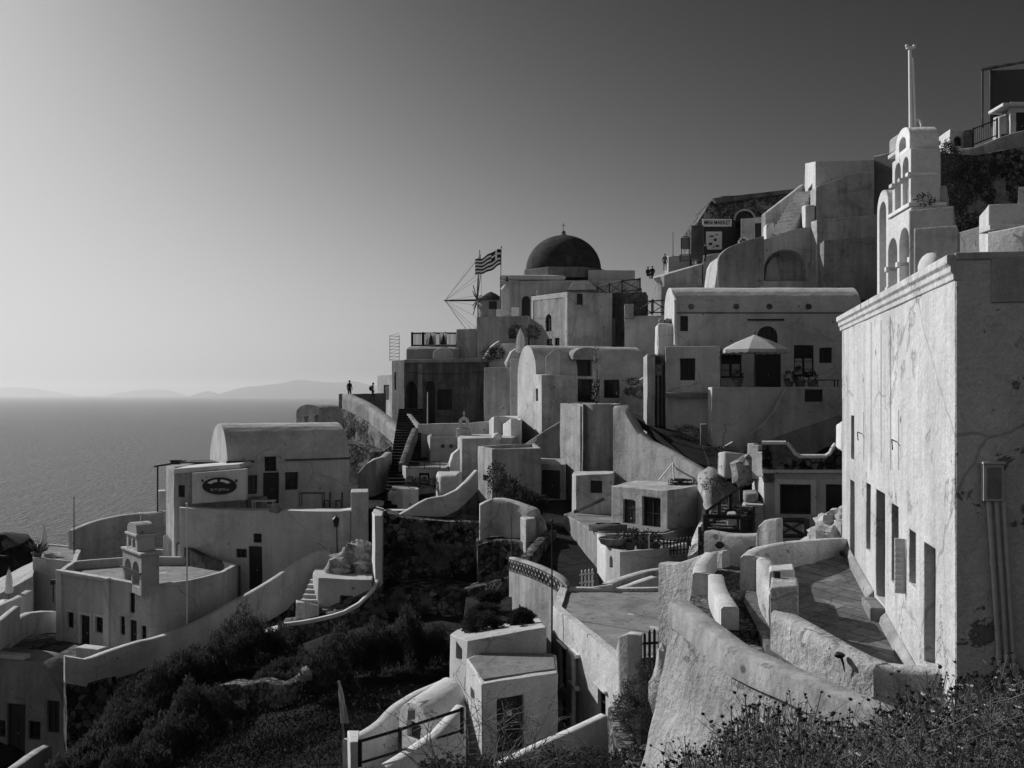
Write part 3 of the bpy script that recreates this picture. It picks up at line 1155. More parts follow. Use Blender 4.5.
# ================================================================== LEFT: chapel, vaulted houses, long wall
# bottom left vaulted house
h = House('vaulted_house', 'stained grey vaulted house with two dark doorways in the bottom left corner', 'house', 'greyplaster', .05)
A, B = XY(-46, 56.5), XY(68, 54.5)
d = (B - A)
n_ = Vector((-d.y, d.x, 0)).normalized()
zt = Z(661, 55.2)
pr = [A + Vector((0, 0, -21)), B + Vector((0, 0, -21)), B + Vector((0, 0, Z(738, 54.8)))]
for i in range(11):
    t = PI / 2 * i / 10
    pr.append(A.lerp(B, .62 + .38 * math.cos(t)) + Vector((0, 0, Z(738, 54.8) + (zt - Z(738, 54.8)) * math.sin(t))))
pr.append(A + Vector((0, 0, zt)))
h.mb.extrude(pr, n_ * 2.2)
h.plan = [A, B, B + n_ * 2.2, A + n_ * 2.2]
h.op(0, 7, 25, 704, 758, kind='door').op(0, 47, 59, 701, 733, kind='shutter', bars=(1, 0)).op(0, 28, 40, 721, 740, bars=(1, 1)).op(0, -6, 5, 720, 737, bars=(1, 1))
h.build()
c = MB()
c.para(A + n_ * -.12 + Vector((0, 0, zt + .02)), (B - A) * .63, n_ * .6, Vector((0, 0, .28)))
h.part('parapet', c, 'white', bevel=.08)
ribbon('garden_wall', 'low sunlit wall rising from the bottom edge beside the stained vaulted house', 'wall', [(8, 775, 46), (28, 760, 48), (42, 750, 50), (52, 745, 51)], .5, drop=2.0, mat='white2')

# chapel court and terrace floor
slab('chapel_courtyard', [(-60, 660, 57.2), (60, 662, 57), (100, 690, 51.5), (165, 650, 58.0), (60, 634, 63.2), (-60, 634, 64)], .5, 'paving')

# chapel: flat facade, roof terrace with curved parapet wall
zr, zb = Z(574, 60), -16.0
h = House('chapel', 'small whitewashed chapel with flat facade and roof terrace beside the paved court', 'chapel', 'white', .05)
pl = [(59, 61.4), (109, 58.6), (150, 56.2), (190, 58.0), (224, 60.6), (238, 63.5), (207, 66.5), (130, 66.5), (72, 64.8)]
h.block(pl, zr, zb, rim=(.32, .55))
h.op(0, 67, 74, 612, 628, bars=(1, 1), surround=.14).op(0, 80, 90, 615, 648, kind='door', surround=.16).op(0, 95, 104, 617, 633, bars=(1, 1), surround=.14)
h.op(1, 119.5, 124.5, 616, 635, bars=(0, 1)).op(1, 129, 136.5, 620, 646, kind='door').op(1, 140.5, 146, 626, 643, bars=(0, 1)).op(1, 129, 134.5, 593, 613, kind='shutter', bars=(0, 1))
h.build()
c = MB()
A, u, n = h.face(0)
for px in (60.5, 107.5):
    t, q = h.hit(0, px)
    c.para(q - u * .3 + n * -.02 + Vector((0, 0, zb)), u * .55, n * .14, Vector((0, 0, zr - zb - .18)))
c.para(h.plan[0] - u * .1 - n * .1 + Vector((0, 0, zr - .17)), h.plan[1] - h.plan[0] + u * .2, n * .3, Vector((0, 0, .2)))
h.part('pilaster', c, 'white', bevel=.03)
c = MB()
q = h.plan[1]
c.box(Vector((q.x - .6, q.y - 1.0, -15.0)), (1.7, .8, .9), -.35)
h.part('bench', c, 'white', bevel=.08)

# chapel bell gable with two tiers of arches
def gable_tower(name, label, cat, a, b, thick, tiers, mat, bevel=.02):
    """a -> b: the broad arched face; tiers: (margin0, margin1, z0, z1, [(u0,u1,z0,z1,kind)])"""
    A, B = XY(*a), XY(*b)
    u = (B - A).normalized()
    L = (B - A).length
    n = Vector((u.y, -u.x, 0))
    if n.dot(A + B) > 0: n = -n
    mb, cut = MB(), MB()
    W = lambda t, z, d: A + u * t - n * d + Vector((0, 0, z))
    t = thing(name, label, cat, W(L / 2, tiers[0][2], thick / 2))
    for k, (m0, m1, z0, z1, holes, prof) in enumerate(tiers):
        mb = MB()
        if prof == 'arch':
            out = arc(L * m0, L * m1, z0, z1, 12)
        else:
            out = [(L * m0, z0), (L * m1, z0), (L * m1, z1), (L * m0, z1)]
        mb.extrude([W(q[0], q[1], 0) for q in out], -n * thick)
        o = make('arch_tier', mb, mat, t)
        if holes:
            cut = MB()
            for (u0, u1, c0, c1) in holes:
                cut.extrude([W(q[0], q[1], -.4) for q in arc(L * u0, L * u1, c0, c1, 10)], -n * (thick + .8))
            boolean(o, cut)
        finish(o, 22, bevel)
        if prof == 'box':
            mb = MB()
            mb.extrude([W(L * m0 - .09, z1 + .004, -.09), W(L * m1 + .09, z1 + .004, -.09), W(L * m1 + .09, z1 + .14, -.09), W(L * m0 - .09, z1 + .14, -.09)], -n * (thick + .18))
            make('cornice', mb, mat, t, bevel=.02)
    return t, W, L, n, u


def bell(parent, c, s):
    mb = MB()
    mb.lathe(c, [(s * .52, -s * .5), (s * .5, -s * .42), (s * .34, -s * .1), (s * .26, s * .25), (s * .12, s * .42), (.02, s * .46)], 14)
    mb.tube(c + Vector((0, 0, s * .4)), c + Vector((0, 0, s * .75)), .03, n=5)
    return make('bell', mb, 'iron', parent, smooth=40)


D0 = 57.0
z0, z1, z2 = Z(588, D0), Z(553, D0), Z(536, D0)
bt, W, L, n, u = gable_tower('bell_gable', 'small white bell gable of two arched tiers on the chapel roof edge', 'bell gable', (122.5, 58.5), (141.5, 56.0), 1.0,
    [(0, 1, z0 - .3, z1, [(.12, .47, z0 + .15, z1 - .45), (.53, .88, z0 + .15, z1 - .45)], 'box'), (.22, .78, z1 + .142, z2, [(.32, .47, z1 + .3, z2 - .15), (.53, .68, z1 + .3, z2 - .15)], 'box'), (.25, .75, z2 + .146, z2 + .75, None, 'arch')], 'white')
mb = MB()
c = W(L * .5, z2 + .7, .5)
mb.tube(c, c + Vector((0, 0, .8)), .03, n=6)
mb.tube(c + Vector((0, 0, .55)) - u * .22, c + Vector((0, 0, .55)) + u * .22, .03, n=6)
make('cross', mb, 'polewhite', bt)
for k in (.295, .705): bell(bt, W(L * k, z0 + 1.15, .5), .42)
mb = MB()
mb.para(W(-.12, z0 + .95, -.06), u * (L + .24), n * .08, Vector((0, 0, .09)))
make('beam', mb, 'wood', bt)

# wall behind the chapel
ribbon('boundary_wall', 'tall curving whitewashed wall with bright coping between the sea and the chapel roof', 'wall', [(74, 531, 73), (92, 523, 74), (118, 516, 75), (140, 513, 75), (164, 511, 74)], .8, bot=-16, mat='white2', toplip=.12)
pole('thin dark flagpole standing on the terrace end beside the sea', 74, 498, 572, 71.5, .045, 'wood', 'flagpole')
pole('slim pale flagpole rising in front of the chapel side wall', 187, 504, 626, 57.2, .05, 'polewhite', 'flagpole')

# small lookout terrace at far left
h = house('terrace_block', 'white lookout terrace block below the furled umbrella at the sea edge', 'terrace', [(33, 69), (76, 67.5), (82, 74), (36, 76)], Z(559, 68.5), -18, 'white', rim=(.3, .12))
closed_umbrella('furled pale umbrella standing against the sea on the lookout terrace', 44, 525, 559, 70, .22)
pot_plant('spiky agave in a pot on the lookout terrace corner', 37, 559, 69.6, .42, 'agave')
# a small upturned rowing boat on the terrace
b0 = P(52.5, 558.5, 70)
t = thing('rowing_boat', 'small pale rowing boat resting on the lookout terrace beside the umbrella', 'boat', b0)
mb = MB()
pts = []
for i in range(9):
    x = -1 + 2 * i / 8
    wd = .42 * (1 - abs(x) ** 2.2) + .02
    pts.append((x * .62, wd, .12 + .1 * x * x))
vs, fs = [], []
for x, wd, z in pts:
    vs += [b0 + Vector((x, -wd, z + .22)), b0 + Vector((x, -wd * .55, .02)), b0 + Vector((x, wd * .55, .02)), b0 + Vector((x, wd, z + .22)), b0 + Vector((x, wd * .85, z + .2)), b0 + Vector((x, wd * .45, .1)), b0 + Vector((x, -wd * .45, .1)), b0 + Vector((x, -wd * .85, z + .2))]
for i in range(8):
    for k in range(8):
        a, b = i * 8 + k, i * 8 + (k + 1) % 8
        fs.append((a, b, b + 8, a + 8))
fs += [tuple(range(8))[::-1], tuple(range(64, 72))]
mb.add(vs, fs)
make('hull', mb, 'canvas', t)
mb = MB()
for x in (-.25, .2): mb.box(b0 + Vector((x, 0, .3)), (.14, .72, .04))
make('thwart', mb, 'wood', t)

ribbon('stair_wall', 'curved white stair wall descending at the left edge below the small umbrella', 'wall', [(-12, 612, 60), (8, 603, 61.5), (22, 597, 63), (33, 590, 65)], .5, bot=-18, mat='white')
h = house('cafe_terrace', 'little sunlit cafe terrace with low wall at the left edge by the dark rock', 'terrace', [(-14, 67.5), (33, 66.5), (36, 73), (-14, 75)], [Z(601, 67.5), Z(576, 66.5), Z(576, 66.5), Z(585, 75)], -19, 'white2')
closed_umbrella('furled pale umbrella at the left edge beside the cafe terrace steps', 9, 568, 601, 64.5, .22)
b0 = P(9, 601, 64.5)
mb = MB()
mb.box(b0 + Vector((.1, -.3, -.2)), (1.5, 1.2, .5))
make('plinth', mb, 'clean', None, bevel=.05, label='square white plinth carrying the furled umbrella at the left edge', cat='plinth')
ribbon('low_wall', 'low rounded wall crossing the chapel court at the left edge', 'wall', [(-12, 640, 57), (10, 626, 58.5), (32, 613, 60.5), (58, 612, 62)], .6, drop=1.3, mat='white2')
ribbon('kerb_wall', 'thin bright topped kerb slanting up from the left edge of the court', 'wall', [(-14, 630, 55), (0, 622, 56), (12, 612, 58), (20, 606, 59)], .4, drop=1.6, mat='white')
mb = MB()
for i, (px, py, D, r) in enumerate([(4, 572, 96, 3.6), (18, 577, 97, 2.6), (-16, 574, 95, 4.5), (28, 584, 94, 2.2), (8, 590, 93, 4.0)]):
    boulder(mb, P(px, py, D), r, i * 2.3, .8)
make('sea_crag', mb, 'soil', None, smooth=30, label='dark rounded volcanic crag above the sea at the left edge', cat='crag')
mb = MB()
mb.tube(P(53.5, 602, 62.5), P(53.5, 582, 62.5), .06, n=6)
mb.box(P(53.5, 582, 62.5), (.3, .25, .3))
make('lamp_post', mb, 'iron', None, label='short dark lamp post beside the chapel corner', cat='lamp post')

# long wall running up from the court
ribbon('long_wall', 'long curving whitewashed wall with bright top climbing from the court to the stair', 'wall',
       [(65, 657, 50), (86, 660, 50.5), (130, 645, 53), (165, 636, 55), (205, 619, 57), (250, 594, 59.4), (280, 576, 60.8), (300, 561.5, 61.8), (314, 553, 62.2), (322, 550, 62.4), (330, 549.5, 62.4)], .55, drop=(1.3, 2.6), mat='white', toplip=.1)
ribbon('rubble_wall', 'dark rubble retaining wall under the long whitewashed wall', 'wall',
       [(66, 678, 50.1), (88, 682, 50.6), (130, 667, 53.1), (165, 658, 55.1), (205, 641, 57.1), (250, 617, 59.6), (290, 603, 61.4), (328, 594, 62.5)], 1.2, bot=-18, mat='rubble', rough=.5, batter=.8)

# sign house and retaining wall below the barrel house
zs = Z(463, 67)
h = House('sign_house', 'flat roofed white house with sunlit left end carrying an oval sign', 'house', 'white2', .06)
h.block([(166, 70.5), (174, 67.5), (241, 67.0), (246, 72), (200, 76)], [Z(466, 70.5), Z(472, 67.5), Z(468, 67.0), Z(462, 72), Z(462, 76)], -13)
h.op(1, 178.5, 185, 485, 497, bars=(0, 0))
h.build()
c = MB()
A = P(170, 470, 67.3)
c.para(P(173, 474, 67.3), P(240, 469, 66.8) - P(173, 474, 67.3), Vector((0, 4.0, 0)), Vector((0, 0, .35)))
h.part('roof_lip', c, 'clean', bevel=.1)
c = MB()
c.para(P(192, 504, 66.8), P(246, 500, 66.2) - P(192, 504, 66.8), Vector((0, .5, 0)), Vector((0, 0, Z(473, 66.6) - Z(504, 66.6))))
h.part('panel_wall', c, 'clean', bevel=.04, label='smooth white panel behind the oval sign')
# oval sign
b0 = P(219.5, 486, 66.3)
t = thing('oval_sign', 'dark oval sign with pale scroll lettering on the white sign house', 'sign', b0)
rx, rz = 17.2 * .0663, 8.6 * .0663
mb = MB()
mb.extrude([b0 + Vector((rx * math.cos(2 * PI * k / 28), .04, rz * math.sin(2 * PI * k / 28))) for k in range(28)], (0, -.09, 0))
make('board', mb, 'black', t)
mb = MB()
def oarc(mb, r0, r1, a0, a1, k=12):
    for i in range(k):
        p, q = a0 + (a1 - a0) * i / k, a0 + (a1 - a0) * (i + 1) / k
        f = lambda r, a: b0 + Vector((rx * r * math.cos(a), -.065, rz * r * math.sin(a)))
        mb.extrude([f(r0, p), f(r1, p), f(r1, q), f(r0, q)], (0, -.02, 0))
oarc(mb, .52, .78, R(100), R(152))
oarc(mb, .52, .78, R(32), R(84))
make('scroll_band', mb, 'signboard', t)
mb = MB()
for k, (x, wd, hh) in enumerate([(-.42, .16, .3), (-.2, .15, .22), (.0, .14, .34), (.22, .3, .26), (.5, .18, .2)]):
    mb.box(b0 + Vector((rx * x, -.07, rz * (-.42 + .05 * (k % 2)))), (rx * wd, .02, rz * hh))
make('lettering', mb, 'frame_grey', t)
mb = MB()
for s_ in (-1, 1):
    mb.box(b0 + Vector((s_ * rx * .98, -.03, rz * .62)), (.14, .05, .16))
make('bracket', mb, 'iron', t)
# canopy on thin posts at the sea end
t = thing('canopy', 'thin dark canopy on posts over the sea end of the sign house', 'canopy', P(160, 512, 71.5))
mb = MB()
mb.para(P(154, 467.5, 72), P(172, 464.5, 72) - P(154, 467.5, 72), (0, 3.2, 0), (0, 0, .12))
make('canopy_roof', mb, 'wood', t)
for px, D in ((157.5, 72.2), (157.8, 74.5)):
    mb = MB()
    mb.tube(P(px, 512, D), P(px, 466.5, D), .05, n=6)
    make('post', mb, 'wood', t)
mb = MB()
mb.box(P(176, 462, 70), (.6, .5, .3))
mb.box(P(176, 460.5, 70), (.7, .6, .06))
make('roof_vent', mb, 'iron', None, label='small dark vent cap on the roof of the sign house', cat='vent')
mb = MB()
mb.para(P(182, 463.5, 71), (4.2, 0, 0), (0, 2.4, 0), (0, 0, .1))
make('awning', mb, 'wood', None, label='flat dark awning lying behind the sign house roof', cat='shade')
h = house('gatepost', 'white rounded gatepost at the sea end below the canopy', 'gatepost', [(158.5, 75.2), (166, 75), (166, 76), (158.5, 76)], Z(491, 75), -13, 'clean', bevel=.15)

# retaining wall of the barrel house terrace
h = House('terrace_wall', 'broad whitewashed retaining wall under the barrel vaulted house with a dark door', 'wall', 'white', .1)
h.block([(180, 66.4), (252, 64.8), (340, 63.6), (368, 65), (368, 66.4), (340, 65), (252, 66.2), (180, 67.6)], [Z(508, 66.4), Z(510.5, 64.8), Z(511.5, 63.6), Z(508, 65), Z(508, 65), Z(511.5, 63.6), Z(510.5, 64.8), Z(508, 66.4)], -14.5)
h.op(0, 236, 247, 549, 558, bars=(1, 0)).op(1, 253.5, 261.5, 533.5, 543, bars=(1, 1)).op(1, 248.5, 262, 546.5, 590, kind='door')
h.build()
slab('house_terrace', [(186, 520, 67), (362, 522.5, 65), (362, 509, 76), (186, 510, 76)], .3, 'roof')
h = house('gatepost', 'stout white pillar at the right end of the barrel house terrace', 'gatepost', [(350.5, 64), (368.5, 63.6), (368.5, 66), (351, 66)], Z(491.5, 64), -14, 'white', bevel=.18)
ribbon('low_wall', 'short white wall behind the stout pillar on the barrel house terrace', 'wall', [(322, 503, 69), (336, 500, 68.5), (350, 498, 68)], .5, drop=1.4, mat='white2')
lantern('dark lantern on a cable against the wide retaining wall', 336, 522, 63.4, .62)
mb = MB()
mb.tube(P(336.8, 526, 63.55), P(337.2, 553, 63.55), .035, n=5)
make('cable', mb, 'iron', None, label='dark cable hanging below the lantern on the retaining wall', cat='cable')

# barrel vaulted house
h = House('barrel_house', 'white barrel vaulted house with sunlit gable end above the sea', 'house', 'white', .05)
zspr = -4.65
h.vault((227, 69), (349, 73.2), 5.4, Z(515, 70), zspr, -2.12 - zspr)
cz = arc(h.hit(0, 257)[0], h.hit(0, 284)[0], Z(515, 71.0), Z(450.5, 71.0), 12)
h.op(0, 264.5, 276.5, 456.5, 471.5, kind='window', bars=(1, 2), arch=None).op(0, 263, 279, 472.5, 504, kind='door', fm='wood')
h.op(0, 247.5, 257, 475.5, 494, bars=(1, 2)).op(0, 285, 298, 472, 490, bars=(1, 2))
h.build()
A, u, n = h.face(0)
c = MB()
t0, _ = h.hit(0, 256.5); t1, _ = h.hit(0, 284.5)
ta, _ = h.hit(0, 262.5); tb, _ = h.hit(0, 279.6)
zz0, zz1 = Z(475, 71.0), Z(449, 71.0)
out = [(ta, zspr - .6)] + [((t0 + t1) / 2 + (t1 - t0) / 2 * math.cos(PI - PI * i / 12), Z(461, 71) + (zz1 - Z(461, 71)) * math.sin(PI * i / 12)) for i in range(13)] + [(tb, zspr - .6)]
lo = [(tb, Z(456, 71.0)), (ta, Z(456, 71.0))]
poly = [(t0, Z(459, 71.0))] + [((t0 + t1) / 2 - (t1 - t0) / 2 * math.cos(PI * i / 12), Z(459, 71.0) + (zz1 - Z(459, 71.0)) * math.sin(PI * i / 12)) for i in range(13)] + [(t1, Z(459, 71.0)), (tb + .03, Z(459, 71.0)), (tb + .03, Z(456, 71.0)), (ta - .03, Z(456, 71.0)), (ta - .03, Z(459, 71.0))]
c.extrude([A + u * q[0] + n * .1 + Vector((0, 0, q[1])) for q in poly], -n * 1.3)
h.part('door_hood', c, 'white', smooth=22, bevel=.05)
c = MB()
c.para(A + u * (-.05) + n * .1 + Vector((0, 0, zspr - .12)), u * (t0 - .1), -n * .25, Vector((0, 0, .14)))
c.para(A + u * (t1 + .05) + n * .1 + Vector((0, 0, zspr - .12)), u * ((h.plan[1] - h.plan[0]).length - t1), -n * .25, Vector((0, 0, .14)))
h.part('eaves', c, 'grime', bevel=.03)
c = MB()
for px in (243, 287):
    q = P(px, 444, 71.3)
    c.ball(q, .18, 8)
h.part('vault_vent', c, 'clean', smooth=60)
for px in (259.5, 282): lantern('black lantern %s the tall door of the barrel house' % ('left of' if px < 270 else 'right of'), px, 473, 71.0, .36)
# terrace furniture
def table(label, px, py, D, w, dp, hgt, mat='wood', group='terrace tables'):
    b = P(px, py, D)
    t = thing('table', label, 'table', b, group)
    mb = MB(); mb.box(b + Vector((0, 0, hgt)), (w, dp, .06)); make('table_top', mb, mat, t, bevel=.01)
    for sx_ in (-1, 1):
        for sy_ in (-1, 1):
            mb = MB(); mb.box(b + Vector((sx_ * (w / 2 - .08), sy_ * (dp / 2 - .08), hgt / 2)), (.07, .07, hgt - .06)); make('leg', mb, mat, t)
    return t
table('low pale topped table on the barrel house terrace left of the planter', 264, 509, 66.5, 1.5, .8, .55, 'frame_white')
table('dark covered table under the right window of the barrel house', 312, 507, 68, 1.7, .9, .95, 'wood_mid')
for i, px in enumerate((327, 339)):
    b0 = P(px, 507.5, 67.4)
    t = thing('chair', ('dark chair beside the covered table on the barrel house terrace', 'dark chair nearest the stout pillar on the barrel house terrace')[i], 'chair', b0, 'terrace chairs')
    mb = MB(); mb.box(b0 + Vector((0, 0, .46)), (.45, .45, .05)); make('seat', mb, 'wood', t)
    mb = MB(); mb.box(b0 + Vector((.21, 0, .78)), (.05, .42, .5)); make('backrest', mb, 'wood', t)
    for sx_ in (-1, 1):
        for sy_ in (-1, 1):
            mb = MB(); mb.box(b0 + Vector((sx_ * .19, sy_ * .19, .22)), (.05, .05, .44)); make('leg', mb, 'wood', t)
h = house('bench', 'low white masonry bench below the left window of the barrel house', 'bench', [(247, 69.5), (267, 69.3), (267, 70.2), (247, 70.4)], Z(497, 69.5), Z(512, 69.5), 'white2', bevel=.06)
mb = MB()
mb.ball(P(277.5, 509, 64.6), .38, 12, .8); mb.ball(P(273, 509.5, 64.7), .3, 10, .8)
make('stone_ornament', mb, 'rock', None, smooth=40, label='two rounded white stones set on the retaining wall coping', cat='ornament')
ribbon('curved_ramp', 'stained white wall sloping down behind the chapel roof terrace', 'wall', [(163, 535, 70), (185, 547, 66.2), (210, 559, 64.6), (236, 567, 63.8)], .5, bot=-14, mat='grime', toplip=.1)
h = house('small_house', 'small white store with a flat roof in the hollow behind the chapel', 'house', [(144, 73.5), (164, 72.5), (166, 76), (146, 77)], Z(549, 73), -14, 'white2')

# stair wall, small store and boulders right of the big retaining wall
stairs('narrow flight of worn white steps beside the small store', (304, 614, 57.5), (324, 569, 61.6), 1.0, 9, 'white', bot=-14.5)
h = house('small_store', 'low white store with one dark window beside the worn steps', 'house', [(313, 60), (318, 58.2), (372, 57.6), (374, 63), (320, 64)], Z(577, 58.5), -14.5, 'white', rim=None, ops=[((1, 339.5, 353, 595.5, 609), dict(bars=(1, 1)))])
h = house('step_block', 'stepped white block at the foot of the narrow steps', 'wall', [(296, 57.5), (305, 57), (319, 57.2), (319, 58.2), (296, 58.6)], [Z(602, 57.5), Z(602, 57), Z(606, 57.2), Z(606, 58), Z(602, 58)], -14.5, 'white')
for i, (px, py, D, r) in enumerate([(348, 563, 60.6, .95), (357, 556, 61, .9), (339, 570, 60, .7), (366, 568, 60.2, .8), (364, 550, 61.8, .55)]):
    rock(['whitened boulder beside the steps, broadest of the heap', 'upright whitened boulder behind the broadest one', 'low whitened boulder at the left foot of the heap', 'whitened boulder leaning against the white pillar wall', 'small whitened boulder topmost of the heap'][i], px, py, D, r, i * 3.1 + 1, 'rock', 'whitened boulders', 1.05)
h = house('pillar_wall', 'narrow sunlit white wall end standing against the dark rubble terrace', 'wall', [(372, 59.5), (375, 58.2), (382, 58.6), (384, 66), (377, 67)], [Z(512, 59.5), Z(516, 58.2), Z(516, 58.6), Z(508, 66), Z(506, 67)], -13.5, 'clean', bevel=.05)
ribbon('kerb_wall', 'thin bright kerb curving from the white pillar down along the rubble wall', 'wall', [(379.5, 580, 58), (374, 590, 57.3), (360, 603, 56.6), (345, 611, 56), (318, 618, 55.6), (281, 624, 55.4)], .3, drop=.35, mat='clean')
ribbon('rubble_wall', 'dark rubble bank below the thin bright kerb', 'wall', [(382, 583, 57.8), (374, 593, 57.2), (360, 607, 56.5), (345, 615, 55.9), (318, 622, 55.5), (279, 628, 55.3)], 2.5, bot=-15.5, mat='rubble', rough=.7, batter=1.2)
slab('store_yard', [(296, 613, 58), (372, 605, 57.2), (380, 586, 60), (330, 586, 62)], .3, 'roof')

# ================================================================== CENTRE: rubble terrace and the little houses above it
ribbon('rubble_wall', 'massive dark rubble terrace wall in the middle of the slope', 'wall',
       [(381, 514, 64), (400, 517, 64), (425, 520, 64), (450, 522, 64), (480, 524, 64), (505, 540, 63), (512, 560, 61)], 3.0, bot=-14.5, mat='rubble', rough=.8, batter=1.6, step=.4, vstep=.35)
ribbon('rubble_wall', 'lower dark rubble ledge behind the big round bushes', 'wall',
       [(386, 590, 59.5), (410, 588, 59), (440, 592, 58), (470, 588, 57), (500, 580, 56), (520, 572, 55)], 3.5, bot=-15, mat='rubble', rough=.9, batter=2.2, step=.4, vstep=.35)
slab('alley', [(540, 590, 50), (600, 590, 50), (590, 500, 70), (520, 500, 70)], .3, 'soil')
ribbon('diagonal_wall', 'bright topped white parapet climbing diagonally above the dark rubble terrace', 'wall',
       [(400, 515, 65), (412, 508, 65.4), (428, 499, 66), (445, 496, 66.6), (458, 490, 67), (468, 481, 67.5), (478, 470, 68)], .5, drop=1.35, mat='white', toplip=.1)
ribbon('rubble_wall', 'dark plastered bank under the diagonal white parapet', 'wall',
       [(402, 524, 65.1), (428, 512, 66.1), (458, 506, 67.1), (477, 492, 67.9)], 1.5, bot=-10, mat='grime', rough=.15)
# low parapet objects
h = house('cube_house', 'plain white block house with shrubs before its shaded front', 'house', [(478, 72.5), (492, 69), (541, 69.8), (535, 77)], Z(449, 69), -10.5, 'white2', rim=(.3, .25),
      ops=[((0, 483, 487.5, 475, 481), dict(kind='dark'))])
h = house('house_wing', 'lower white wing with a dark door beside the plain block house', 'house', [(524, 71.6), (566, 70.6), (566, 78), (524, 78)], Z(464, 71), -10.5, 'white2',
      ops=[((0, 541.5, 560, 470, 499), dict(kind='door'))])
ribbon('ramp_wall', 'dark stained ramp wall rising behind the plain block house', 'wall', [(520, 447, 79), (530, 440, 78.5), (545, 430, 78), (560, 421, 77.5), (566, 418, 77)], .5, drop=4.5, mat='greyplaster', toplip=.08)
# chapel-like small houses
zc_ = Z(438, 84)
h = house('small_house', 'small white cube house with a sunlit corner and a round wall vent', 'house', [(427.5, 85), (430, 83), (461, 83), (463, 89), (430, 89)], Z(437, 83), Z(480, 83), 'white', rim=(.25, .3))
c = MB()
for dx in (-.35, .35): c.ball(P(447, 446, 82.97) + Vector((dx, 0, 0)), .17, 8)
h.part('wall_vent', c, 'grime')
h = house('long_block', 'broad plain white block with a rounded corner in the middle cluster', 'house', [(457.5, 80), (462, 78), (512, 79), (520, 86), (462, 86)], Z(438.5, 78), Z(515, 78), 'white2', rim=None)
# small chapel belfry
b0 = P(464, 437, 84)
t = thing('belfry', 'tiny white belfry with one opening on the cube house roof', 'belfry', b0)
mb = MB(); mb.box(b0 + Vector((0, 0, .35)), (1.25, 1.0, .75)); make('base', mb, 'clean', t, bevel=.05)
mb = MB(); A_ = b0 + Vector((-.42, -.3, .73)); mb.extrude([A_ + Vector((q[0], 0, q[1])) for q in arc(0, .84, 0, .95)], (0, .6, 0))
o = make('arch', mb, 'clean', t)
cu = MB(); cu.extrude([A_ + Vector((q[0], -.3, q[1])) for q in arc(.24, .6, .2, .68)], (0, 1.2, 0)); boolean(o, cu); finish(o, 22, .03)
mb = MB(); c = b0 + Vector((0, 0, 1.66)); mb.tube(c, c + Vector((0, 0, .55)), .03, n=5); mb.tube(c + Vector((-.16, 0, .35)), c + Vector((.16, 0, .35)), .03, n=5); make('cross', mb, 'clean', t)
ribbon('low_wall', 'low white wall running before the dark stained ruin', 'wall', [(418, 424, 89), (440, 423.5, 88.5), (470, 423, 88), (493, 421, 88)], .5, bot=-6, mat='white', curve=False)
h = house('small_house', 'rounded little white house with two dark wall holes below the shadowed wall', 'house', [(489, 87), (494, 85), (505, 85), (521, 85.5), (518, 92), (492, 92)], [Z(420, 87), Z(416, 85), Z(416, 85), Z(419, 85), Z(415, 92), Z(417, 92)], -7, 'white', bevel=.25)
h = house('buttress', 'sunlit white buttress at the left foot of the vaulted tower house', 'wall', [(503, 84), (511, 82.5), (520, 82.2), (522, 86), (505, 86)], [Z(424, 84), Z(418, 82.5), Z(420, 82.2), Z(418, 86), Z(420, 86)], -7.5, 'clean', bevel=.12)
# house with the balcony railing and the framed square window
h = house('balcony_house', 'small white house with balcony rail and a square framed window', 'house', [(402.5, 77.5), (406, 76), (446, 75.2), (452, 80), (404, 82)], Z(467, 76), -9.5, 'white', rim=(.22, .18),
      ops=[((1, 418.5, 429.5, 473, 485.5), dict(bars=(0, 0), surround=.0, fm='black'))])
c = MB()
A, u, n = h.face(1)
q0, _ = h.hit(1, 420.8); q1, _ = h.hit(1, 427.2)
za, zb_ = Z(483, 75.6), Z(475.6, 75.6)
for (a, b, c0, c1) in ((q0, q1, za, za + .07), (q0, q1, zb_ - .07, zb_), (q0, q0 + .07, za + .07, zb_ - .07), (q1 - .07, q1, za + .07, zb_ - .07)):
    c.para(A + u * a + n * -.1 + Vector((0, 0, c0)), u * (b - a), n * .05, Vector((0, 0, c1 - c0)))
h.part('inner_frame', c, 'frame_white')
railing('thin dark balcony railing on the house with the framed window', [(409, 468.5, 75.9), (440, 468.5, 75.3)], .52, 'bars', 'iron', th=.045)
h = house('rounded_block', 'rounded white masonry block right of the framed window', 'house', [(436, 73), (440, 71.5), (458, 71), (462, 75), (438, 76)], Z(475, 71.5), -9.5, 'white', bevel=.4)
ribbon('arched_wall', 'white quarter round wall beside the small rounded block', 'wall', [(449, 470, 77), (450.5, 462, 77), (454, 454, 77.2), (460, 449, 77.6)], .4, bot=-8.5, mat='clean')
h = house('planter', 'low white planter box full of dark plants by the stairway', 'planter', [(388, 72), (403, 70), (418.5, 70.3), (418, 74), (390, 75)], [Z(494, 72), Z(489.5, 70), Z(489.5, 70), Z(487, 74), Z(489, 75)], -9, 'white', rim=(.2, .2))
for i, (px, py, D) in enumerate([(410, 484, 73), (417, 485, 73), (424, 486, 72.6), (432, 485, 72.8), (438, 487, 72.4)]):
    bush(['dark bush in the planter nearest the stairway', 'dark bush under the left edge of the framed window', 'low dark bush right under the framed window', 'dark bush right of the framed window', 'dark bush against the rounded masonry block'][i], px, py + 4, D, (.55, .5, .5), 130, .2, group='planter bushes', stem=False)
mb = MB()
mb.para(P(383, 511, 66.5), (1.3, 0, .0), (.2, .8, 0), (0, 0, .04))
make('white_board', mb, 'polewhite', None, label='small pale board lying on top of the dark rubble terrace', cat='board')
